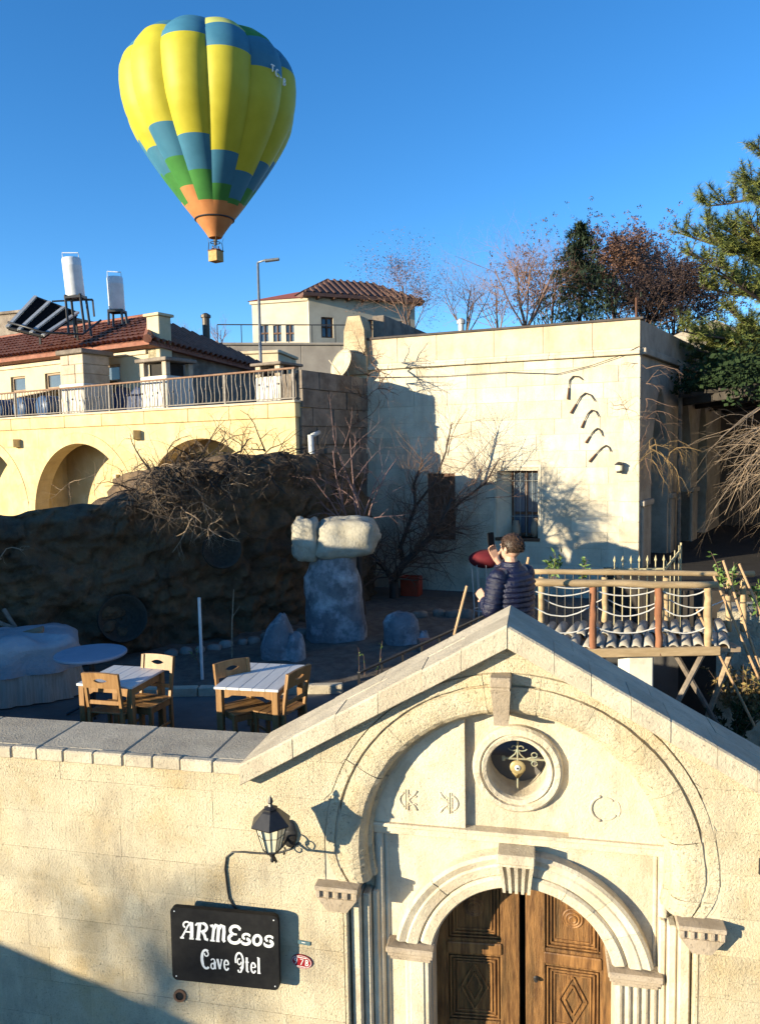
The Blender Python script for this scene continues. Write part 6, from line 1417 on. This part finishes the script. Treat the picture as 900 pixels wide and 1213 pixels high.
bare_tree('bare_tree', 487, 400, 292, 34, 11, 'thin bare tree before the villa with budding golden twigs', m_twigb, .38, 5, (3, 4, 4, 4, 3), .66, m_brs, 1, r=.09, group=bg_)
bare_tree('brown_leaved_tree', 728, 395, 262, 46, 13, 'rounded tree with rusty brown leaves behind the conifer', m_twig, .38, 4, (4, 5, 4, 4), .85, m_brl, 11, r=.18, group=bg_)
bare_tree('brown_leaved_tree', 652, 398, 275, 46, 19, 'thin tree with sparse brown leaves between bare tree and conifer', m_twigr, .36, 4, (4, 5, 4, 3), .7, m_brl, 5, r=.14, group=bg_)
bare_tree('dark_leaved_tree', 798, 410, 285, 42, 23, 'dense dark brown tree above the loggia roof', m_twig, .34, 4, (5, 5, 5, 4), .8, m_brd, 9, r=.18, group=bg_)
bare_tree('dark_leaved_tree', 758, 405, 300, 40, 29, 'low dark brown bush filling between conifer and loggia roof', m_twig, .34, 4, (5, 5, 4, 4), .85, m_brd, 9, r=.12, group=bg_)
bare_tree('bare_sapling', 218, 420, 372, 27, 31, 'thin bare sapling behind the gable of the red tiled house', m_twigr, .36, 3, (4, 4, 3), .6, r=.04, group=bg_)
bare_tree('bare_sapling', 262, 412, 372, 29, 37, 'thin bare sapling beside the street lamp', m_twigr, .36, 3, (4, 4, 3), .6, r=.04, group=bg_)
bare_tree('bare_sapling', 275, 440, 395, 28, 41, 'short bare sapling beyond the terrace corner pillar', m_twigr, .36, 3, (4, 4, 3), .6, r=.04, group=bg_)
bare_tree('brown_leaved_tree', 768, 395, 270, 50, 43, 'tall brown leaved tree behind the low dark bush', m_twig, .38, 4, (4, 5, 4, 4), .8, m_brl, 9, r=.16, group=bg_)
bare_tree('bare_tree', 590, 400, 295, 44, 47, 'slender bare tree between villa and tallest bare tree', m_twigb, .38, 5, (4, 4, 4, 3, 3), .72, r=.10, group=bg_)
# conifer
def conifer(px, pyb, pyt, Y, wpx, seed, label):
    R = random.Random(seed); b = at(px, pyb, Y); t = at(px, pyt, Y); g_ = gheight(b.x, Y) - .2; o = empty('conifer', (b.x, Y, g_), 0, label=label, cat='tree'); H_ = t.z - g_; hb = b.z - g_; mt, mf = MB(), MB(); W2 = wpx * Y / F / 2 * 1.55
    mt.tube([(0, 0, 0), (0, 0, H_ * .5), (0, 0, H_)], [.22, .14, .02], 8); mt.build('trunk', m_bark, o)
    n_ = 26
    for k in range(n_):
        f = k / n_; zz = hb - .6 + (H_ - hb + .6) * f; rr = W2 * (1 - f) ** .9 * (.75 + .5 * R.random()) + .04
        for q in range(8):
            a = R.uniform(0, 2 * PI); L_ = rr * R.uniform(.55, 1.2); d = Vector((math.cos(a), math.sin(a), 0)); 
            for s in range(11):
                ff = ((s + R.random()) / 11) ** .75; p = Vector((0, 0, zz)) + d * L_ * ff + Vector((0, 0, -.35 * L_ * ff + .15 * L_ * ff * ff)); 
                for w__ in range(5):
                    dd = (d * .5 + rvec(R) * .8 + Vector((0, 0, -.35))).normalized(); sd_ = dd.cross(Vector((0, 0, 1))).normalized(); l_ = R.uniform(.2, .42)
                    mf.add([p, p + dd * l_ * .5 + sd_ * .035, p + dd * l_, p + dd * l_ * .5 - sd_ * .035], [(0, 1, 2, 3)])
    mf.build('crown', mat('conifer_needles', (.042, .065, .036), (.028, .045, .026), scale=2, rough=.6), o)
conifer(686, 392, 262, 40, 130, 5, 'dark green pointed conifer among the bare trees')
# pine boughs on the right
PT = at(960, 420, 19.0); PN = empty('pine_tree', (PT.x, 19.0, 3.0), 0, label='green long needled pine reaching over the loggia court', cat='tree'); po = PN.location.copy(); mt, mbh, mf = MB(), MB(), MB(); Rn = random.Random(15)
mt.tube([Vector((0, 0, 0)), Vector((.1, 0, 4)), Vector((-.1, 0, 8)), Vector((0, 0, 13))], [.28, .24, .17, .04], 10)
ends = [(836, 244, 1.25), (804, 276, 1), (867, 272, 1.1), (881, 216, 1.1), (896, 176, 1.1), (817, 300, 1), (847, 318, 1.2), (874, 333, 1.1), (890, 300, 1.2), (856, 298, 1.1), (885, 262, 1.0), (862, 366, 1), (806, 392, 1), (826, 402, 1.1), (842, 398, 1.1), (880, 385, 1), (829, 424, 1.1), (862, 432, 1.2), (845, 415, 1.2), (890, 410, 1.0), (895, 350, 1.2), (830, 340, .7), (895, 235, 1.1), (815, 412, 1.0), (872, 405, .9), (835, 275, 1.0), (836, 262, 1.1), (852, 285, .9), (893, 440, 1.1), (840, 440, 1.1), (870, 450, 1.0), (820, 432, 1.0)]
def tuft(p, d, n, L_):
    for k in range(n):
        dd = (d * .55 + rvec(Rn) * .8).normalized(); s = dd.orthogonal().normalized() * .010; l_ = L_ * Rn.uniform(.7, 1.15); q = p + d * Rn.uniform(-.10, .06)
        mf.add([q - s, q + s, q + dd * l_], [(0, 1, 2)])
for x, y, sc_ in ends:
    e = at(x, y, 19.0 + Rn.uniform(-1.6, 1.0)) - po; st = Vector((0, 0, max(2.0, e.z - Rn.uniform(-.4, 1.4))))
    mid = st.lerp(e, .55) + Vector((0, 0, -.25)); pts = []
    for i in range(9): f = i / 8; pts.append(st.lerp(mid, f).lerp(mid.lerp(e, f), f))
    mbh.tube(pts, [.06 - .0055 * i for i in range(9)], 5, cap=False)
    for i in range(3, 9):
        for q in range(6):
            dl = (pts[min(i, 8)] - pts[i - 1]).normalized(); d = (dl * .5 + rvec(Rn) * .6 + Vector((0, 0, .55))).normalized(); p0 = pts[i - 1].lerp(pts[i], Rn.random()); L_ = Rn.uniform(.2, .55) * sc_; p1 = p0 + d * L_
            mbh.tube([p0, p1], [.014, .008], 3, cap=False)
            for w__ in range(3): tuft(p0.lerp(p1, .5 + .25 * w__), d, 26, .16 * sc_)
mt.build('trunk', m_bark, PN, smooth=True); mbh.build('branches', m_bark, PN); mf.build('needles', mat('pine_needles', (.19, .20, .05), (.11, .14, .04), scale=2.5, rough=.7, spec=.15), PN)

# ivy covered pergola roof over the court
Ri = random.Random(51); IV = empty('ivy_pergola', (7.0, 17.0, 3.02), 0, label='pergola roof buried under dark ivy over the shaded court', cat='pergola'); io = IV.location.copy()
for k in range(7): MB().box(.2 + k * 1.1, .34 + k * 1.1, -2.0, 6.3, 3.45, 3.62, .01).build('roof_beam', m_courtshade, IV)
for k in range(12): MB().box(0, 8, -2.0 + k * .7, -1.92 + k * .7, 3.622, 3.70).build('roof_batten', m_courtshade, IV)
for x, y in ((4.0, -1.9), (7.5, -1.9), (7.5, 5.5)): MB().box(x, x + .14, y, y + .14, 0, 3.45, .01).build('post', m_courtshade, IV)
lf = MB()
for k in range(22000):
    x, y = Ri.uniform(-.3, 8.3), -2.3 + 8.6 * Ri.random() ** 1.6; zz = 3.72 + abs(Ri.gauss(0, .28)) * (1 + .8 * math.sin(x * 1.7)) - (.5 * Ri.random() if y < -1.9 else 0); p = Vector((x, y, zz)); d = rvec(Ri); s_ = d.orthogonal().normalized(); L_ = Ri.uniform(.035, .075)
    lf.add([p - d * L_, p + s_ * L_ * .7, p + d * L_, p - s_ * L_ * .7], [(0, 1, 2, 3)])
lf.build('ivy_leaves', m_dkg, IV, kind='stuff')
# ================================================================== ACROSS THE STREET (outside the frame): what shades the lower wall
def sunback(u, z_, t_): return gw(u, 0, z_) + _sd * t_
Pn = [sunback(-9.0, 2.4, 6), sunback(-4.43, 1.16, 6), sunback(-2.85, .74, 6), sunback(-1.2, .15, 6)]
bkv = Vector((-.35, -.94, 0)) * 2.2
mb = MB(); top = [Vector(p) for p in Pn]; bot = [Vector((p.x, p.y, 0)) for p in Pn]; n_ = 4
vs = bot + top + [p + bkv for p in bot] + [p + bkv for p in top]; fs = []
for i in range(3): fs += [(i, i + 1, i + 5, i + 4), (i + 8, i + 12, i + 13, i + 9), (i + 4, i + 5, i + 13, i + 12)]
fs += [(0, 4, 12, 8), (3, 11, 15, 7)]; mb.add(vs, fs); mb.build('street_shed', m_cream, label='low cream shed with sloping roof across the street from the gate', cat='shed')
bc = sunback(-3.3, 2.3, 34); b0 = Vector((bc.x, bc.y, 0)); Rt = random.Random(91); TR = empty('street_tree', b0, 0, label='bare street tree across from the gate wall', cat='tree'); mt, mw = MB(), MB()
mt.tube([Vector((-.6, -.6, 0)), Vector((-.5, -.5, 2.0)), Vector((-.4, -.3, bc.z - 1.6))], [.22, .18, .15], 8)
for k in range(5): grow([mw], Rt, Vector((-.4, -.3, bc.z - 1.6)), Vector((Rt.uniform(-1, 1.2), Rt.uniform(-1, 1), Rt.uniform(.3, 1))), Rt.uniform(1.3, 2.2), .085, 2, (5, 4), .6, .2, .02, (6, 5, 4), .6)
mt.build('trunk', m_bark, TR); mw.build('crown', m_twig, TR)
# ================================================================== HOT AIR BALLOON
YB = 95.0; bc = at(249, 113, YB); dep = (bc - CAM).dot(FW); k_ = dep / F
BL = empty('hot_air_balloon', bc, 0, label='yellow, blue and green striped hot air balloon floating in the sky', cat='balloon')
hpx = lambda y: (100 - y) * k_ * (.80 if y < 100 else .91)
PR = [(15.5, 6), (16.5, 22), (20, 40), (27, 58), (37, 74), (50, 87), (65, 96), (82, 100.5), (100, 101), (118, 99.5), (135, 96), (150, 90), (165, 82.5), (180, 74), (195, 65), (210, 55.5), (225, 45.5), (238, 37), (250, 28.5), (258, 22.5), (266, 17), (274, 11.5), (282, 7)]
def r_at(y):
    for (a, ra), (b, rb) in zip(PR, PR[1:]):
        if a <= y <= b: return ra + (rb - ra) * (y - a) / (b - a)
    return PR[-1][1]
m_by = mat('balloon_yellow', (.50, .44, .035), (.44, .385, .025), scale=.35, rough=.55); m_bb = mat('balloon_blue', (.05, .185, .285), (.04, .155, .245), scale=.35, rough=.55); m_bg = mat('balloon_green', (.06, .23, .05), (.045, .18, .04), scale=.35, rough=.55)
m_bo = mat('balloon_orange', (.56, .24, .09), (.47, .17, .06), scale=.35, rough=.55); m_bp = mat('balloon_pale', (.50, .52, .16), (.42, .45, .12), scale=.35)
for m_ in (m_by, m_bb, m_bg, m_bo, m_bp):              # thin nylon lets some light through
    nt_ = m_.node_tree; b_ = nt_.nodes['Principled BSDF']; tr = nt_.nodes.new('ShaderNodeBsdfTranslucent'); mx = nt_.nodes.new('ShaderNodeMixShader'); mx.inputs[0].default_value = .12
    nt_.links.new(b_.inputs['Base Color'].links[0].from_socket, tr.inputs[0]); nt_.links.new(b_.outputs[0], mx.inputs[1]); nt_.links.new(tr.outputs[0], mx.inputs[2]); nt_.links.new(mx.outputs[0], nt_.nodes['Material Output'].inputs[0])
Y_, B_, G_, O_, P_ = range(5)
BANDS = {-3: [(62, B_), (178, Y_), (208, B_), (243, G_), (300, O_)], -2: [(32, B_), (146, Y_), (186, B_), (220, G_), (300, O_)], -1: [(37, B_), (157, Y_), (200, B_), (236, G_), (300, O_)],
         0: [(28, P_), (55, B_), (178, Y_), (217, B_), (237, G_), (300, O_)], 1: [(48, G_), (84, B_), (204, Y_), (236, B_), (242, G_), (300, O_)], 2: [(55, G_), (90, B_), (196, Y_), (226, B_), (243, G_), (300, O_)]}
view = math.atan2(CAM.y - bc.y, CAM.x - bc.x)            # angle of the camera seen from the balloon
def nominal(y, g):                                       # height on the envelope whose gore centre is seen at photo row y
    lo_, hi_ = 15.6, 281.9
    for _ in range(40):
        md = (lo_ + hi_) / 2; th = view + (g + .5) * PI / 6 - .03; r = r_at(md) * k_; p = bc + Vector((r * math.cos(th), r * math.sin(th), hpx(md))) - CAM
        if CY - F * p.dot(UP) / p.dot(FW) < y: lo_ = md
        else: hi_ = md
    return lo_
for g in range(-6, 6):
    bands = BANDS.get(g, BANDS[(g + 12) % 6 - 3]); bands = [(nominal(e, g) if -4 < g < 3 and e < 290 else e, m_) for e, m_ in bands]; mb = MB(); K = 10
    # rows follow the band edges exactly
    ys_ = sorted(set([15.5 + i * 4.35 for i in range(62)] + [b[0] for b in bands if b[0] < 282])); ys_ = [y for y in ys_ if y <= 282]
    for y in ys_:
        bulge = .085 * math.sin(PI * min(1, max(0, (y - 10) / 240.0))) ** .7
        for k in range(K + 1):
            s = k / K; th = view + (g + s) * PI / 6 - .03; lob = 1 + bulge * (math.sin(PI * s) ** .75 - .78)
            r = r_at(y) * k_ * lob; hh = hpx(y) + .35 * bulge / .085 * (math.sin(PI * s) - .7) * (1 if y < 60 else 0)
            mb.v.append((r * math.cos(th), r * math.sin(th), hh))
    for j in range(len(ys_) - 1):
        ym = (ys_[j] + ys_[j + 1]) / 2; mi = next(m_ for e, m_ in bands if ym < e)
        for k in range(K): a = j * (K + 1) + k; mb.f.append((a, a + 1, a + K + 2, a + K + 1)); mb.m.append(mi)
    mb.build('gore', [m_by, m_bb, m_bg, m_bo, m_bp], BL, smooth=True)
mb = MB(); mb.tube([(r_at(258) * k_ * 1.01 * math.cos(a * PI / 24), r_at(258) * k_ * 1.01 * math.sin(a * PI / 24), hpx(258)) for a in range(49)], .10, 5, cap=False); mb.build('scoop_band', m_iron, BL)
mb = MB(); mb.lathe([(8.5 * k_, 0), (4 * k_, .5), (0, .6)], 24, (0, 0, hpx(15.5) - .1)); mb.build('crown_cap', m_bb, BL)
# registration letters on the blue band
def on_gore(phi, y, off=.06): th = view + phi; r = r_at(y) * k_ * 1.03 + off; return Vector((r * math.cos(th), r * math.sin(th), hpx(y)))
REG = {'T': [[(0, 1), (1, 1)], [(.5, 1), (.5, 0)]], 'C': [ca(.55, .5, .5, .5, 50, 310, 10)], '-': [[(.1, .5), (.7, .5)]], 'B': [[(.1, 0), (.1, 1)], ca(.1, .75, .6, .25, 90, -90, 6), ca(.1, .25, .7, .25, 90, -90, 6)]}
ph = .69
mb = MB()
for ch in 'TC-B':
    for st in REG[ch]: mb.tube([on_gore(ph + .045 * x, nominal(88 + 40 * (ph - .69), 1) - 7.5 * z_, .12) for x, z_ in st], .085, 4)
    ph += .066
mb.build('registration_letters', m_signw, BL)
# burner frame, basket and two passengers
bz = hpx(311.5); bt = hpx(297.5); hw = 8.2 * k_
m_wick = mat('basket_wicker', (.46, .27, .10), (.36, .19, .06), scale=2.5, bump=.5, bscale=10, rough=.7)
BK = empty('basket', (0, 0, 0)); BK.parent = BL; BK.rotation_euler.z = view + rad(50)
mb = MB(); h_ = hw * .78
for x0, x1, y0, y1 in ((-h_, h_, -h_, -h_ + .1), (-h_, h_, h_ - .1, h_), (-h_, -h_ + .1, -h_ + .1, h_ - .1), (h_ - .1, h_, -h_ + .1, h_ - .1)): mb.box(x0, x1, y0, y1, bz, bt, .03)
mb.box(-h_ + .1, h_ - .1, -h_ + .1, h_ - .1, bz, bz + .08); mb.build('basket_wall', m_wick, BK)
for s in (-1, 1): mb = MB(); mb.tube([(s * h_, -h_, bt), (s * h_, h_, bt)], .08, 6); mb.build('leather_rim', m_brown, BK); mb = MB(); mb.tube([(-h_, s * h_, bt), (h_, s * h_, bt)], .08, 6); mb.build('leather_rim', m_brown, BK)
bt2 = hpx(287)
for sx_ in (-1, 1):
    for sy in (-1, 1): mb = MB(); mb.tube([(sx_ * h_ * .95, sy * h_ * .95, bt), (sx_ * .55, sy * .55, bt2)], .05, 5); mb.build('upright', m_iron, BK); mb = MB(); mb.tube([(sx_ * .55, sy * .55, bt2), (sx_ * .7, sy * .7, hpx(281))], .02, 4); mb.build('cable', m_iron, BK)
mb = MB(); mb.tube([(.6 * math.cos(a * PI / 8), .6 * math.sin(a * PI / 8), bt2) for a in range(17)], .05, 5, cap=False); mb.build('burner_ring', m_iron, BK)
mb = MB(); mb.lathe([(.12, -.3), (.2, -.25), (.2, .15), (.25, .35)], 10, (0, 0, bt2)); mb.build('burner', m_steel, BK)
m_skin = mat('skin', (.50, .30, .21), (.44, .25, .17), scale=14, rough=.5)
def small_person(loc, m, label, rz):
    o = empty('person', loc, rz, label=label, cat='person', group='passengers in the balloon basket'); mb = MB()
    mb.tube([(0, 0, 0), (0, 0, .8), (0, 0, 1.0), (0, 0, 1.35), (0, 0, 1.46), (0, 0, 1.5)], [.14, .17, .18, .21, .15, .06], 10)
    for s in (-1, 1): mb.tube([(s * .2, 0, 1.42), (s * .27, .06, 1.15), (s * .2, .25, 1.08)], [.07, .055, .045], 7)
    mb.build('clothing', m, o, smooth=True); mb = MB(); mb.tube([(0, 0, 1.44), (0, 0, 1.55)], .055, 8); mb.ell((0, .01, 1.64), .08, .095, .115, 12, 8); mb.ell((0, .105, 1.62), .015, .02, .025, 6, 5); mb.build('head', m_skin, o, smooth=True)
    mb = MB(); mb.ell((0, -.015, 1.665), .088, .10, .105, 12, 8); mb.build('hair', m_iron, o, smooth=True)
bw = BL.location + Vector((0, 0, bz + .08)); vv = Vector((math.cos(view), math.sin(view), 0)); sv = Vector((-vv.y, vv.x, 0))
small_person(bw + vv * .3 - sv * .3, mat('dark_coat', (.02, .02, .03)), 'passenger in a dark coat standing in the balloon basket', view)
small_person(bw + vv * .1 + sv * .35, mat('maroon_coat', (.10, .02, .03)), 'passenger in a maroon coat standing in the balloon basket', view + 1)
# ================================================================== THE MAN TAKING A PHOTOGRAPH
fwd = Vector((-.64, .77, 0)).normalized(); rz_m = math.atan2(-fwd.x, fwd.y); mf_ = at(606, 690, 6.55); MN = empty('person', (mf_.x, 6.55, 3.085), rz_m, label='man in a shiny navy puffer jacket raising a phone to photograph', cat='person')
def caps(mb, pts, rs, seg=10):
    mb.tube(pts, rs, seg)
    for p, r in zip(pts, rs): mb.ell(p, r, r, r, seg, 6)
body = MB()
caps(body, [(0, 0, .95), (0, .0, 1.10), (0, 0, 1.32)], [.145, .13, .15], 14); caps(body, [(-.15, 0, 1.40), (.15, 0, 1.40)], [.065, .065])
for s in (-1, 1):
    caps(body, [(s * .09, 0, .92), (s * .10, .01, .50), (s * .10, -.01, .09)], [.085, .058, .042]); caps(body, [(s * .10, -.03, .045), (s * .11, .15, .03)], [.04, .03])
caps(body, [(0, -.005, 1.42), (0, .01, 1.53)], [.060, .056])
# head: skull, jaw, nose, brow, ears
body.ell((0, .005, 1.640), .076, .096, .100, 18, 12); body.ell((0, .045, 1.585), .056, .058, .066, 14, 10); caps(body, [(0, .098, 1.635), (0, .118, 1.600)], [.010, .014], 8); body.ell((0, .085, 1.655), .055, .018, .014, 10, 6); body.ell((0, .096, 1.568), .022, .010, .007, 8, 5)
for s in (-1, 1): body.ell((s * .080, .0, 1.618), .012, .022, .034, 10, 8)
Lsh, Lel, Lw = Vector((-.195, 0, 1.40)), Vector((-.265, .01, 1.115)), Vector((-.135, .185, 1.155)); Rsh, Rel, Rw = Vector((.195, 0, 1.40)), Vector((.255, .16, 1.24)), Vector((.125, .285, 1.49))
for a, b, c in ((Lsh, Lel, Lw), (Rsh, Rel, Rw)): caps(body, [a, b, c], [.055, .044, .030])
def hand(w_, fdir, pdir, thumb, curl, m=None):
    """palm from wrist along fdir; pdir = palm normal; four unequal fingers curl towards pdir"""
    fdir = fdir.normalized(); pdir = (pdir - fdir * pdir.dot(fdir)).normalized(); sd = fdir.cross(pdir)
    for k in range(4): q = (k - 1.5) * .019; caps(body, [w_ + sd * q * .6, w_ + fdir * .085 + sd * q], [.016, .013], 8)
    for k, L_ in enumerate((.070, .080, .075, .058)):
        q = (k - 1.5) * .0205; p = w_ + fdir * .088 + sd * q; d = fdir.copy(); pts = [p]; 
        for j in range(3):
            a = curl * (.6 + .3 * j); d = (d * math.cos(a) + pdir * math.sin(a)).normalized(); p = p + d * L_ * (.45, .32, .26)[j]; pts.append(p); pd = pdir
            pdir2 = (pdir - d * pdir.dot(d)); pdir_ = pdir2.normalized() if pdir2.length > .05 else -fdir; pdir = pdir_
        caps(body, pts, [.0095, .009, .0085, .0075], 8); pdir = (pd * 0 + P0 - fdir * P0.dot(fdir)).normalized() if False else pdir0(fdir)
    p = w_ + fdir * .03 + sd * thumb * .032; caps(body, [w_ + fdir * .012 + sd * thumb * .02, p, p + (sd * thumb * .6 + fdir * .6 + pdir * .5).normalized() * .035, p + (sd * thumb * .35 + fdir * .7 + pdir * .8).normalized() * .062], [.015, .013, .0105, .0085], 8)
P0 = Vector((.3, .6, .2))
pdir0 = lambda f: (P0 - f * P0.dot(f)).normalized()
P0 = Vector((.75, .3, -.35)); hand(Lw, Vector((.05, .75, .62)), P0, 1, .55)
# right hand behind the phone, fingers round its far edge
P0 = Vector((-.45, -.75, .1)); hand(Rw, Vector((-.42, .12, .9)), P0, 1, .42)
bo = body.build('body', m_skin, MN, smooth=True)
rm = bo.modifiers.new('remesh', 'REMESH'); rm.mode = 'VOXEL'; rm.voxel_size = .0055; rm.use_smooth_shade = True
sm_ = bo.modifiers.new('smooth', 'SMOOTH'); sm_.iterations = 3; sm_.factor = .4
for s in (-1, 1):
    mb = MB(); mb.ell((s * .031, .082, 1.638), .012, .010, .010, 10, 8); mb.build('eye', m_whitep, MN, smooth=True)
# hair: short, dark brown, tousled
hair = MB(); Rh = random.Random(3); seg, rings = 40, 22
for i in range(rings + 1):
    t_ = PI * .64 * i / rings
    for k in range(seg):
        a = 2 * PI * k / seg; fr = math.sin(a); lim = 1.0 if fr < .25 else max(.42, 1 - (fr - .25) * .85)
        tt = t_ * lim; v = Vector((math.sin(tt) * math.cos(a), math.sin(tt) * math.sin(a), math.cos(tt))); n_ = 1 + .045 * noise.noise(v * 5) + .035 * noise.noise(v * 13) + .012 * Rh.uniform(-1, 1)
        hair.v.append((v.x * .087 * n_, .0 + v.y * .107 * n_ - .004, 1.645 + v.z * .112 * n_))
for i in range(rings):
    for k in range(seg): a = i * seg + k; b = i * seg + (k + 1) % seg; hair.f.append((a, a + seg, b + seg, b)); hair.m.append(0)
for k in range(1400):
    a = Rh.uniform(0, 2 * PI); t_ = math.acos(1 - Rh.random() * 1.35); fr = math.sin(a)
    if fr > .25 and t_ > PI * .64 * max(.42, 1 - (fr - .25) * .85): continue
    if t_ > PI * .66: continue
    v = Vector((math.sin(t_) * math.cos(a), math.sin(t_) * math.sin(a), math.cos(t_))); p = Vector((v.x * .086, v.y * .106 - .004, 1.645 + v.z * .111)); d = (v * .5 + Vector((0, -.35, -.6)) + rvec(Rh) * .45).normalized(); s = d.orthogonal().normalized() * .003
    hair.add([p - s, p + s, p + d * Rh.uniform(.015, .03)], [(0, 1, 2)])
hair.build('hair', mat('brown_hair', (.045, .026, .016), (.075, .045, .028), scale=60, rough=.45), MN, smooth=True)
# puffer jacket
m_puff = mat('navy_puffer', (.008, .010, .036), (.006, .007, .027), scale=8, rough=.33, spec=.5, bump=.9, bscale=22, bdist=.02)
jk = MB()
def loft(mb, rings_, seg=36):
    b = len(mb.v)
    for (c, rx, ry) in rings_:
        for k in range(seg):
            a = 2 * PI * k / seg; q = 1 + .05 * noise.noise(Vector((math.cos(a) * 3, math.sin(a) * 3, c[2] * 16))) + .03 * noise.noise(Vector((math.cos(a) * 7, math.sin(a) * 7, c[2] * 30))); mb.v.append((c[0] + rx * q * math.cos(a), c[1] + ry * q * math.sin(a), c[2]))
    n_ = len(rings_)
    for i in range(n_ - 1):
        for k in range(seg): p, q = b + i * seg + k, b + i * seg + (k + 1) % seg; mb.f.append((p, q, q + seg, p + seg)); mb.m.append(0)
    mb.f.append(tuple(b + k for k in range(seg))[::-1]); mb.m.append(0); mb.f.append(tuple(b + (n_ - 1) * seg + k for k in range(seg))); mb.m.append(0)
R_ = []; zs = .80
while zs <= 1.475:
    f = (zs - .80) / .675; rx = .185 + .03 * math.sin(f * 2.2) if f < .82 else (.213 - (f - .82) / .18 * .125); ry = .135 + .02 * math.sin(f * 2.4) if f < .82 else (.152 - (f - .82) / .18 * .07)
    pf = .016 * abs(math.sin(PI * (zs - .80) / .046)) ** .6 if f < .93 else .004; R_.append(((0, -.005, zs), rx + pf, ry + pf)); zs += .0066
loft(jk, R_)
loft(jk, [((0, .0, 1.455), .088, .088), ((0, .004, 1.475), .090, .090), ((0, .006, 1.50), .080, .083), ((0, .008, 1.515), .073, .077), ((0, .008, 1.50), .064, .068)], 24)
def sleeve(pts):
    P = []
    for i in range(len(pts) - 1):
        n_ = 34
        for k in range(n_): P.append(pts[i].lerp(pts[i + 1], k / n_))
    P.append(pts[-1]); P2 = [P[0]] + [(P[i - 1] + P[i] * 2 + P[i + 1]) / 4 for i in range(1, len(P) - 1)] + [P[-1]]
    for _ in range(8): P2 = [P2[0]] + [(P2[i - 1] + P2[i] * 2 + P2[i + 1]) / 4 for i in range(1, len(P2) - 1)] + [P2[-1]]
    L_ = 0; rs = []; tot = sum((b - a).length for a, b in zip(P2, P2[1:]))
    for i, p in enumerate(P2):
        if i: L_ += (P2[i] - P2[i - 1]).length
        rs.append(.082 - .030 * L_ / tot + .013 * abs(math.sin(PI * L_ / .045)) ** .6)
    jk.tube(P2, rs, 18); 
    jk.ell(P2[0], .082, .082, .085, 16, 10)
sleeve([Lsh + Vector((.01, 0, -.015)), Lel, Lel.lerp(Lw, .86)]); sleeve([Rsh + Vector((-.01, 0, -.015)), Rel, Rel.lerp(Rw, .86)])
jk.build('jacket', m_puff, MN, smooth=True)
# trousers and shoes
tr_ = MB()
for s in (-1, 1): tr_.tube([(s * .09, 0, .90), (s * .10, .01, .52), (s * .10, -.005, .07)], [.105, .078, .068], 14)
tr_.tube([(0, 0, .80), (0, 0, .98)], [.165, .16], 18); tr_.build('trousers', mat('dark_denim', (.025, .03, .045), (.02, .024, .036), scale=30, rough=.85), MN, smooth=True)
for s in (-1, 1): mb = MB(); mb.ell((s * .105, .055, .042), .05, .135, .045, 14, 8); mb.box(s * .105 - .05, s * .105 + .05, -.075, .185, .0, .02, .008); mb.build('shoe', m_iron, MN, smooth=True)
# phone
pc = Vector((.085, .315, 1.655)); PHN = empty('phone', MN.matrix_basis @ pc, rz_m, label='dark smartphone held up in front of the man', cat='phone'); PHN.rotation_euler = (rad(-6), 0, rz_m)
mb = MB(); mb.prism(rrect(.039, .080, .010)[::-1], -.0045, .0045); mb.build('phone_case', mat('phone_black', (.008, .008, .009), rough=.7, spec=.1), PHN)
mb = MB(); mb.prism(rrect(.035, .075, .007)[::-1], -.0062, -.0047); mb.build('screen', mat('phone_screen', (.006, .006, .008), (.008, .008, .010), rough=.6, spec=.08), PHN)
mb = MB(); mb.lathe([(.006, 0), (.006, .002), (.004, .0025)], 12, (.022, .0045, .058), (0, 1, 0)); mb.build('camera_lens', m_glass, PHN)
